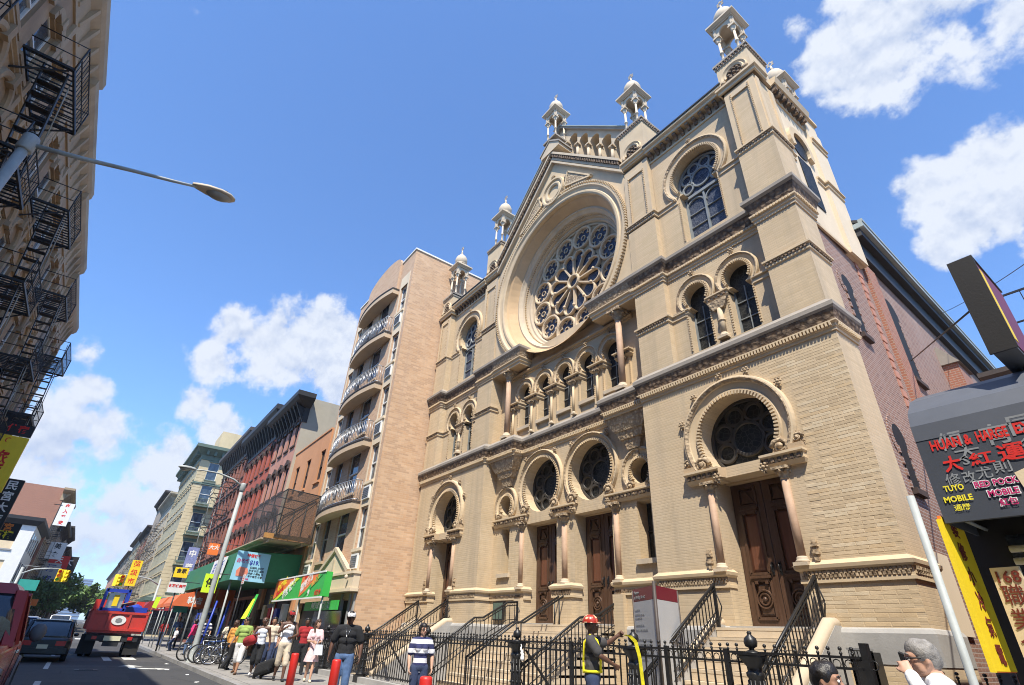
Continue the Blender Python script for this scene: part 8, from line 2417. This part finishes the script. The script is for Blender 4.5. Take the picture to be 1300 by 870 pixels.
    # hair and hat
    if hair:
        h = MB()
        if hairstyle in ('short', 'buzz'):
            g_ = 1.0 if hairstyle == 'short' else .93
            for x, y, z, r in ((0, .022, .050, .098), (0, -.018, .072, .080), (0, .045, .015, .082), (.028, .01, .05, .078), (-.028, .01, .05, .078)): h.ball(tuple(Hd(x, y, z)), r * k * g_, 10, 8)
            if hairstyle == 'short':
                for i in range(26):
                    a, e_ = random.uniform(0, 6.28), random.uniform(.2, 1.3); v = Vector((cos(a) * cos(e_), sin(a) * cos(e_), sin(e_)))
                    if v.y < -.5 and v.z < .75: continue
                    h.ball(tuple(Hd(v.x * .088, .02 + v.y * .092, .045 + v.z * .088)), .021 * k, 6, 5)
        else:
            for x, y, z, r in ((0, .022, .048, .102), (0, -.022, .074, .082), (0, .05, -.01, .086), (.03, .02, .03, .085), (-.03, .02, .03, .085)): h.ball(tuple(Hd(x, y, z)), r * k, 10, 8)
            if hairstyle == 'long':
                for e in (-1, 1):
                    limb(h, [Hd(e * .075, .02, .03), Hd(e * .085, .03, -.08), Hd(e * .080, -.01, -.20), Hd(e * .085, -.05, -.30)], [.032 * k, .036 * k, .034 * k, .018 * k], 8)
                limb(h, [Hd(0, .07, 0), Hd(0, .09, -.12), Hd(0, .085, -.26)], [.06 * k, .07 * k, .04 * k], 8)
            elif hairstyle == 'bob':
                for e in (-1, 1): limb(h, [Hd(e * .075, .02, .03), Hd(e * .082, .01, -.05), Hd(e * .072, .01, -.10)], [.032 * k, .032 * k, .022 * k], 8)
                limb(h, [Hd(0, .06, 0), Hd(0, .07, -.09)], [.065 * k, .05 * k], 8); h.ball(tuple(Hd(0, .05, .125)), .038 * k, 8, 6)
        remeshed(h, 'hair', hair, max(.009, voxel * .8), root, 1)
    if hat:
        kind, hm = hat
        h = MB(); N = 18; vs = []
        rows = ((.104, .035), (.107, .06), (.100, .095), (.075, .125), (.035, .142)) if kind == 'cap' else ((.122, .04), (.128, .055), (.120, .095), (.098, .135), (.055, .165))
        for r, z in rows: vs += [Hd(r * cos(2 * pi * i / N) * .92, .012 + r * sin(2 * pi * i / N) * 1.06, z) for i in range(N)]
        h.smooth = True; h.add(vs, [(j * N + i, j * N + (i + 1) % N, (j + 1) * N + (i + 1) % N, (j + 1) * N + i) for j in range(len(rows) - 1) for i in range(N)] + [tuple(range((len(rows) - 1) * N, len(rows) * N))])
        hm_o = h.build('cap' if kind == 'cap' else 'hard_hat', hm, root)
        h = MB(); h.smooth = True
        if kind == 'cap':
            top_ = [Hd(.085 * cos(t), -.055 + .155 * sin(t) * (1 if sin(t) < 0 else .2), .043 - .012 * abs(cos(t))) for t in [2 * pi * i / 16 for i in range(16)]]
            bot = [p - Vector((0, 0, .008 * k)) for p in top_]; h.hexa(bot, top_)
        else:
            o_ = [Hd(.150 * cos(t), .008 + (.17 if sin(t) < 0 else .15) * sin(t), .040) for t in [2 * pi * i / 20 for i in range(20)]]
            i_ = [p + Vector((0, 0, .012 * k)) for p in o_]; h.hexa(o_, i_)
        h.build('brim', hm, hm_o)
    if glasses:
        g_ = MB()
        for e in (-1, 1):
            g_.tube([Hd(e * .012, -.102, .014), Hd(e * .055, -.096, .016), Hd(e * .082, -.05, .02), Hd(e * .088, .015, .022)], .005 * k, 5)
            if glasses == 'sun': g_.ball(tuple(Hd(e * .034, -.099, .011)), 1, 8, 6, (.024 * k, .010 * k, .017 * k))
            else: g_.tube([Hd(e * .034 + .020 * cos(t), -.104, .010 + .015 * sin(t)) for t in [2 * pi * i / 10 for i in range(10)]], .003 * k, 4, closed=True)
        g_.build('glasses', 'ink_black', root)
    # shirt
    m = MB(); e = .016 * k
    for (c, rx, ry) in tr + [((0, 0, .97), .132, .110)]: m.ball(tuple(U(*c)), 1, 12, 8, (rx * b * 1.15 + e, ry * b + e, .11 * k))
    limb(m, [U(0, .005, .90 if not tank else .96), U(0, 0, 1.05)], [.120 * b, .118 * b]); 
    for sx_ in (-.05, .05): limb(m, [U(sx_, .0, .90), U(sx_, 0, 1.1)], [.105 * b, .105 * b])
    if tank:
        for sx_ in (-1, 1): limb(m, [U(sx_ * .11, -.06, 1.30), U(sx_ * .115, .01, 1.475), U(sx_ * .11, .07, 1.30)], [.035 * b, .028 * b, .035 * b], 8)
    else:
        limb(m, [shL, U(0, .01, 1.435), shR], [.062 * b + e, .072 * b + e, .062 * b + e])
        if female:
            for q in (-1, 1): m.ball(tuple(U(q * .07, -.085, 1.28)), .06 * b + e, 8, 6)
        for sh, el, wr in ((shL, J['elL'], J['wrL']), (shR, J['elR'], J['wrR'])):
            if sleeves == 'short':
                q = sh.lerp(el, .72); limb(m, [sh, sh.lerp(el, .4), q], [.062 * b + e, .064 * b + e, .062 * b + e])
            else:
                limb(m, [sh, sh.lerp(el, .5), el], [.06 * b + e, .055 * b + e, .046 * b + e]); limb(m, [el, el.lerp(wr, .95)], [.045 * b + e, .030 * b + e])
    # folds
    for i in range(5):
        a = random.uniform(0, 6.28); z = random.uniform(.95, 1.1); r_ = .120 * b
        p = U(r_ * 1.15 * cos(a) / k, r_ * .9 * sin(a) / k, z); limb(m, [p, p + Vector((random.uniform(-.06, .06), 0, .12)) * k], [.016 * k, .010 * k], 6)
    remeshed(m, 'shirt', top, voxel * 1.1, root, 7)
    if collar and not tank:
        m = MB(); m.tube([U(.062 * cos(t), .012 + .062 * sin(t), 1.482 - .02 * (sin(t) < -.3)) for t in [2 * pi * i / 14 for i in range(14)]], .013 * k, 6, closed=True); m.build('collar', top, root)
    # trousers, shorts or skirt
    m = MB(); e = .014 * k
    m.ball(tuple(U(0, .0, .92)), 1, 12, 8, (.150 * b + e, .118 * b + e, .12 * k))
    for sd, kn, an in ((1, J['knL'], J['anL']), (-1, J['knR'], J['anR'])):
        hp = hips[sd]; limb(m, [hp, hp.lerp(kn, .5), kn], [.095 * b + e, .084 * b + e, (.078 if shorts else .062) * b + e])
        if shorts: limb(m, [kn, kn.lerp(an, .18)], [.076 * b + e, .075 * b + e])
        elif not skirt: limb(m, [kn, kn.lerp(an, .5), an], [.062 * b + e, .060 * b + e, .056 * b + e])
    if skirt:
        m = MB(); N = 18; vs = []
        for z, r in ((1.0, .125), (.9, .155), (.72, .20), (.56, .24)): vs += [U((r + .018 * sin(5 * t) * (1 - z)) * cos(t), (r * .85 + .018 * cos(4 * t) * (1 - z)) * sin(t), z) for t in [2 * pi * i / N for i in range(N)]]
        m.smooth = True; m.add(vs, [(j * N + i, j * N + (i + 1) % N, (j + 1) * N + (i + 1) % N, (j + 1) * N + i) for j in range(3) for i in range(N)]); m.build('skirt', legs, root)
    else: remeshed(m, 'shorts' if shorts else 'trousers', legs, voxel * 1.1, root, 5)
    sh_ = MB()
    for sd, an in ((1, J['anL']), (-1, J['anR'])):
        limb(sh_, [an + S((0, .045, -.035)), an + S((.01 * sd, -.06, -.045)), an + S((.016 * sd, -.15, -.052))], [.044 * k, .044 * k, .034 * k], 8); 
    remeshed(sh_, 'shoes', shoes, voxel, root, 1)
    if vest:
        m = MB()
        for sx_ in (-1, 1): m.tube([U(sx_ * .10, -.125 * build, 1.0), U(sx_ * .10, -.135 * build, 1.25), U(sx_ * .11, -.09, 1.44), U(sx_ * .115, .02, 1.505), U(sx_ * .10, .115, 1.40), U(sx_ * .02, .14, 1.15), U(-sx_ * .08, .14, .98)], .020 * k, 6)
        m.tube([U(.17 * cos(t) * build, .135 * sin(t) * build, 1.0) for t in [2 * pi * i / 16 for i in range(16)]], .022 * k, 6, closed=True); m.build('harness', 'cloth_hi_vis', root)
    root['k'] = k
    return root


def carried(name, label, cat, loc, rz=0.):
    return empty(name, loc, rz, label, cat)


walk = dict(knL=(.09, -.16, .52), anL=(.09, -.10, .09), knR=(-.09, .0, .49), anR=(-.10, .22, .14))
step_ = dict(knL=(.10, -.10, .50), anL=(.10, -.18, .08), knR=(-.09, .06, .50), anR=(-.10, .20, .12))

# near figures
person('grey-haired man in a white shirt holding a phone to his ear, seen from behind', (10.97, -6.05, 0), (-.95, -.50), 1.51, 'skin_light', 'cloth_white', 'cloth_khaki', 'cloth_black', 'hair_grey',
       dict(elL=(.27, -.10, 1.26), wrL=(.135, -.16, 1.50), elR=(-.30, .02, 1.14), wrR=(-.29, -.08, .93)), 'people on the pavement', .009, 1.06, 'long', glasses='plain', curl=.9, hairstyle='short', hunch=.06)
p = carried('mobile_phone', 'dark mobile phone held to the ear of the grey-haired man', 'phone', (0, 0, 0)); m = MB(); m.box(-.03, .03, -.008, .008, -.07, .07); m.build('case', 'ink_black', p)
p.location = (10.815, -6.0, 1.345); p.rotation_euler = (.35, .3, -.5)
person('boy with short black hair looking aside at the bottom of the picture', (10.47, -6.42, -.13), (1.0, .25), 1.44, 'skin_tan', 'cloth_paleblue', 'cloth_darkdenim', 'cloth_white', 'hair_black', None, voxel=.008, build=.92, hairstyle='short')
person('construction worker in a red hard hat and yellow harness at the fence', (5.38, -3.55, 0), (.72, .70), 1.74, 'skin_brown', 'cloth_charcoal', 'cloth_darkdenim', 'cloth_brownleather', 'hair_black',
       dict(elR=(-.26, -.14, 1.22), wrR=(-.12, -.36, 1.10), elL=(.22, -.26, 1.40), wrL=(.18, -.44, 1.52)), hat=('hard', 'hard_hat_red'), vest=True, hairstyle='buzz', build=1.05, voxel=.010, curl=1.0)
p = carried('caution_tape', 'yellow caution tape hanging from the raised hand of the worker', 'tape', (5.72, -3.12, 0)); m = MB()
tp = [(0, 0, 1.52), (.10, .02, 1.50), (.20, .03, 1.42), (.26, .03, 1.2), (.30, .02, .8), (.34, .0, .3)]
for i in range(len(tp) - 1):
    for q in (0, .07): m.hexa([(tp[i][0] - .03 + q, tp[i][1] - q, tp[i][2]), (tp[i][0] + .03 + q, tp[i][1] - q, tp[i][2] + .01), (tp[i][0] + .03 + q, tp[i][1] - q + .004, tp[i][2] + .01), (tp[i][0] - .03 + q, tp[i][1] - q + .004, tp[i][2])], [(tp[i + 1][0] - .03 + q, tp[i + 1][1] - q, tp[i + 1][2]), (tp[i + 1][0] + .03 + q, tp[i + 1][1] - q, tp[i + 1][2] + .02), (tp[i + 1][0] + .03 + q, tp[i + 1][1] - q + .004, tp[i + 1][2] + .02), (tp[i + 1][0] - .03 + q, tp[i + 1][1] - q + .004, tp[i + 1][2])])
m.build('strip', 'cloth_hi_vis', p)
p = carried('white_bag', 'limp white plastic bag tied to the fence by the middle newel post', 'bag', (2.28, -2.62, 1.18)); m = MB()
for i in range(9): m.ball((.008 * i + random.uniform(-.015, .015), random.uniform(-.01, .01), .12 - i * .032), .014 + .004 * i, 8, 6)
remeshed(m, 'bag', 'sign_white', .009, p)
person('dark-haired woman in a navy and white striped shirt and jeans', (1.5, -4.6, 0), (.92, -.38), 1.57, 'skin_light', 'cloth_stripes', 'cloth_darkdenim', 'cloth_black', 'hair_black', dict(elR=(-.25, .02, 1.13), wrR=(-.24, -.10, .90)), female=True, hairstyle='bob', head_turn=.35, voxel=.010, build=1.06, glasses='sun')
person('man in a white cap, black shirt and jeans with a silver chain', (-.42, -5.45, 0), (.86, -.5), 1.76, 'skin_brown', 'cloth_black', 'cloth_denim', 'cloth_white', 'hair_black', dict(elL=(.31, .04, 1.15), wrL=(.33, -.04, .90), elR=(-.32, .05, 1.16), wrR=(-.34, .0, .91)), hat=('cap', 'cloth_white'), glasses='sun', build=1.18, head_turn=.25, voxel=.011)
p = carried('neck_chain', 'silver chain with a pendant on the black shirt', 'necklace', (-.42, -5.45, 0)); p.rotation_euler = (0, 0, atan2(.86, .5))
m = MB(); m.tube([(-.06, -.11, 1.47), (-.03, -.155, 1.36), (0, -.175, 1.27), (.03, -.155, 1.36), (.06, -.11, 1.47)], .005, 5); m.bar((0, -.18, 1.21), (0, -.18, 1.27), .018); m.bar((-.02, -.18, 1.25), (.02, -.18, 1.25), .012); m.build('chain', 'chrome', p)
# group of walkers
person('tall man in a white tank top and red cap walking with a bag strap', (-6.75, -4.95, 0), (.97, -.2), 1.86, 'skin_brown', 'cloth_white', 'cloth_khaki', 'cloth_black', 'hair_black', dict(elR=(-.27, -.05, 1.20), wrR=(-.10, -.22, 1.34), elL=(.27, -.10, 1.17), wrL=(.12, -.28, 1.10), **step_), hat=('cap', 'cloth_red'), shorts=True, tank=True, head_turn=.4)
p = carried('shoulder_bag', 'dark shoulder bag of the man in the white tank top', 'bag', (-6.55, -4.72, .95)); m = MB(); m.hexa([(-.12, -.08, -.18), (.12, -.08, -.18), (.12, .08, -.18), (-.12, .08, -.18)], [(-.10, -.06, .15), (.10, -.06, .15), (.10, .06, .15), (-.10, .06, .15)]); m.build('bag', 'cloth_black', p); m = MB(); m.tube([(0, -.0, .12), (-.05, -.05, .4), (-.15, -.12, .65)], .015, 5); m.build('strap', 'cloth_black', p)
p = carried('wheeled_suitcase', 'black wheeled holdall tilted on the pavement behind the bollard', 'suitcase', (-7.35, -5.15, 0), .5); m = MB()
for a in range(5): limb(m, [(-.32 + .02 * a, -.13, .14 + .05 * a), (.20 + .02 * a, -.13, .30 + .05 * a)], [.09, .09], 8); limb(m, [(-.32 + .02 * a, .13, .14 + .05 * a), (.20 + .02 * a, .13, .30 + .05 * a)], [.09, .09], 8)
remeshed(m, 'holdall', 'cloth_black', .018, p); m = MB(); m.tube([(.22, -.10, .45), (.62, -.10, .85), (.62, .10, .85), (.22, .10, .45)], .012, 6); m.build('pull_handle', 'plastic_grey', p)
for y in (-.14, .14):
    m = MB(); m.tube([(-.36, y - .02, .06), (-.36, y + .02, .06)], .06, 10); m.build('wheel', 'rubber', p)
person('long-haired woman in a printed top and pale pink skirt holding a phone', (-6.45, -4.15, 0), (.95, -.25), 1.66, 'skin_light', 'cloth_pinkprint', 'cloth_pinkprint', 'cloth_cream', 'hair_brown', dict(elR=(-.22, -.02, 1.14), wrR=(-.08, -.24, 1.13), elL=(.22, -.05, 1.14), wrL=(.10, -.26, 1.10), knL=(.08, -.12, .51), anL=(.06, -.20, .08), knR=(-.07, .0, .49), anR=(-.08, .10, .10)), female=True, hairstyle='long', skirt=True, head_turn=.55, build=.92)
p = carried('handbag', 'pale handbag on the arm of the woman in the pink skirt', 'handbag', (-6.12, -4.10, .88)); m = MB(); m.hexa([(-.07, -.13, -.16), (.07, -.13, -.16), (.07, .13, -.16), (-.07, .13, -.16)], [(-.03, -.10, .12), (.03, -.10, .12), (.03, .10, .12), (-.03, .10, .12)]); m.build('bag', 'cloth_paleblue', p); m = MB(); m.tube([(0, -.08, .12), (0, -.05, .26), (0, .05, .26), (0, .08, .12)], .009, 5); m.build('handle', 'cloth_paleblue', p)
person('bald man in a white vest and black shorts carrying a red bag', (-7.95, -5.42, 0), (.93, -.35), 1.68, 'skin_brown', 'cloth_paleblue', 'cloth_black', 'cloth_white', None, dict(elR=(-.28, -.06, 1.20), wrR=(-.14, -.26, 1.24), elL=(.28, .05, 1.15), wrL=(.32, .0, .90), **walk), shorts=True, tank=True, head_tilt=-.12)
p = carried('duffel_bag', 'red duffel bag carried by the bald man', 'bag', (-8.15, -5.72, .98)); m = MB(); limb(m, [(-.20, 0, 0), (.20, .05, .06)], [.15, .15], 10); remeshed(m, 'bag', 'cloth_red', .016, p); m = MB(); m.tube([(-.12, 0, .12), (-.05, .02, .30), (.12, .04, .30), (.14, .04, .14)], .012, 5); m.build('handle', 'cloth_red', p)
person('man in a lime green polo shirt and white shorts looking aside', (-9.4, -5.65, 0), (.8, -.5), 1.66, 'skin_tan', 'cloth_lime', 'cloth_white', 'cloth_brownleather', 'hair_black', dict(elR=(-.29, .04, 1.15), wrR=(-.36, -.02, .93), **step_), shorts=True, head_turn=-.9, glasses='sun', build=1.08)
person('auburn-haired woman in an orange jacket and dark trousers', (-11.4, -5.55, 0), (-.4, .9), 1.56, 'skin_light', 'cloth_orange', 'cloth_black', 'cloth_black', 'hair_brown', walk, female=True, hairstyle='bob', sleeves='long', build=1.08, detail=False)
person('person in a violet shirt behind the green polo shirt', (-12.2, -4.3, 0), (.9, -.3), 1.68, 'skin_tan', 'cloth_purple', 'cloth_darkdenim', 'cloth_black', 'hair_black', None, detail=False, head_turn=.3, voxel=.014)
person('woman in a magenta jacket and jeans farther up the pavement', (-22.6, -5.25, 0), (-.5, -.8), 1.62, 'skin_light', 'cloth_magenta', 'cloth_denim', 'cloth_black', 'hair_black', walk, female=True, hairstyle='bob', sleeves='long', detail=False, voxel=.014)
person('man in a dark shirt with white stripes beside the magenta jacket', (-22.9, -4.65, 0), (.9, -.3), 1.72, 'skin_light', 'cloth_stripes', 'cloth_black', 'cloth_black', 'hair_black', None, detail=False, voxel=.014)
person('person in dark clothes standing in the dim shop front', (-15.2, -2.9, 0), (.7, -.7), 1.7, 'skin_tan', 'cloth_black', 'cloth_darkdenim', 'cloth_black', 'hair_black', None, detail=False, voxel=.015)
person('man in black bending over the crates in the road by the pickup', (-18.2, -11.9, -.13), (-.3, -.95), 1.74, 'skin_tan', 'cloth_black', 'cloth_white', 'cloth_brownleather', 'hair_black', dict(elL=(.25, -.22, 1.18), wrL=(.2, -.44, 1.05), elR=(-.25, -.22, 1.18), wrR=(-.2, -.44, 1.05), **step_), lean=.35, sleeves='long', detail=False, voxel=.014, build=1.1)
person('second man in dark clothes behind the pickup', (-19.6, -12.5, -.13), (.6, -.7), 1.7, 'skin_tan', 'cloth_darkdenim', 'cloth_black', 'cloth_black', 'hair_black', None, detail=False, voxel=.015)
person('person crouching by the pole beyond the bicycles', (-27.5, -5.4, 0), (.3, -.9), 1.2, 'skin_tan', 'cloth_white', 'cloth_darkdenim', 'cloth_black', 'hair_black', dict(knL=(.12, -.3, .55), anL=(.12, -.1, .08), knR=(-.12, -.3, .55), anR=(-.12, -.1, .08)), detail=False, voxel=.016)

for lb, loc, f, H, sk, tp, lg, hr, kw in (
        ('woman in a white blouse standing back by the shop doorway', (-13.4, -3.5, 0), (.6, -.8), 1.60, 'skin_light', 'cloth_white', 'cloth_darkdenim', 'hair_black', dict(female=True, hairstyle='long')),
        ('man in a dark red shirt in the shade beyond the woman in the pink skirt', (-9.6, -3.5, 0), (.9, -.2), 1.74, 'skin_brown', 'cloth_red', 'cloth_black', 'hair_black', {}),
        ('man in a khaki shirt behind the bald man', (-10.3, -4.5, 0), (.9, -.3), 1.72, 'skin_tan', 'cloth_khaki', 'cloth_darkdenim', 'hair_black', {}),
        ('woman in a cream top walking away past the bicycles', (-18.8, -4.3, 0), (-.9, .1), 1.58, 'skin_light', 'cloth_cream', 'cloth_black', 'hair_black', dict(female=True, hairstyle='bob')),
        ('man in a blue shirt far up the pavement under the awnings', (-31.5, -4.9, 0), (.9, -.2), 1.74, 'skin_tan', 'cloth_denim', 'cloth_black', 'hair_black', {}),
        ('woman in a red top far up the pavement under the awnings', (-34, -5.4, 0), (-.9, .2), 1.6, 'skin_light', 'cloth_red', 'cloth_darkdenim', 'hair_brown', dict(female=True, hairstyle='long'))):
    person(lb, loc, f, H, sk, tp, lg, 'cloth_black', hr, random.choice((walk, step_, None)), detail=False, voxel=.016, **kw)


# ---------------------------------------------------------------- air: thin even haze over the whole street
hz = MB(); hz.box(-2000, 400, -900, 900, -1.3, 130)
t = bpy.data.materials.new('haze_air'); t.use_nodes = True; nt = t.node_tree; nt.nodes.clear()
vo = nt.nodes.new('ShaderNodeVolumePrincipled'); vo.inputs['Color'].default_value = (.80, .88, 1, 1); vo.inputs['Density'].default_value = .00035; vo.inputs['Anisotropy'].default_value = .2
oo = nt.nodes.new('ShaderNodeOutputMaterial'); nt.links.new(vo.outputs[0], oo.inputs['Volume']); MATS['haze_air'] = t
tag(hz.build('haze', 'haze_air'), kind='stuff')


# ---------------------------------------------------------------- pieces that lie apart become parts of their own
def split_apart(o, gap=.02, most=14):
    me = o.data; n = len(me.vertices)
    if n > 6000: return
    par = list(range(n))
    def find(a):
        while par[a] != a: par[a] = par[par[a]]; a = par[a]
        return a
    for e in me.edges:
        a, b = find(e.vertices[0]), find(e.vertices[1])
        if a != b: par[a] = b
    comp = {}
    for i in range(n): comp.setdefault(find(i), []).append(i)
    if not 1 < len(comp) <= 60: return
    box = []
    for c in comp.values():
        P = [me.vertices[i].co for i in c]
        box.append([[min(p[k] for p in P) - gap for k in range(3)], [max(p[k] for p in P) + gap for k in range(3)], set(c)])
    k = 0
    while k < len(box):                                  # merge what touches
        hit = False
        for j in range(k + 1, len(box)):
            a, b = box[k], box[j]
            if all(a[0][q] <= b[1][q] and b[0][q] <= a[1][q] for q in range(3)):
                box[k] = [[min(a[0][q], b[0][q]) for q in range(3)], [max(a[1][q], b[1][q]) for q in range(3)], a[2] | b[2]]
                del box[j]; hit = True; break
        if not hit: k += 1
    if not 1 < len(box) <= most: return
    pieces = []
    for bx in box:
        ids = sorted(bx[2]); mp = {v: i for i, v in enumerate(ids)}
        F = [p for p in me.polygons if p.vertices[0] in mp]
        m = bpy.data.meshes.new(me.name)
        m.from_pydata([me.vertices[i].co[:] for i in ids], [], [[mp[v] for v in p.vertices] for p in F])
        m.polygons.foreach_set('use_smooth', [p.use_smooth for p in F]); m.polygons.foreach_set('material_index', [p.material_index for p in F])
        for q in me.materials: m.materials.append(q)
        m.update(); pieces.append(m)
    kids = list(o.children)
    o.data = pieces[0]
    for m in pieces[1:]:
        c = bpy.data.objects.new(o.name.split('.')[0], m); link(c, o.parent); c.matrix_local = o.matrix_local


def tidy(root, deep=False):
    for o in list(root.children):
        if o.type == 'MESH' and not o.get('kind') and o.data.users == 1 and not o.name.startswith(('lettering', 'leaf_', 'stud', 'rose', 'trac', 'oculus')): split_apart(o)
        if deep or (o.type == 'EMPTY'): tidy(o, deep)


bpy.context.view_layer.update()
for r in [o for o in COL.objects if o.parent is None and o.type == 'EMPTY' and o.get('category') in ('synagogue', 'apartment house', 'building', 'house', 'shop', 'railing', 'staircase', 'skyscraper', 'office tower', 'scaffold', 'awning')]:
    tidy(r)
    for q in list(r.children):
        if q.type == 'MESH' and q.name.startswith('side_wall'): tidy(q)

bpy.data.scenes.remove(BENCH)
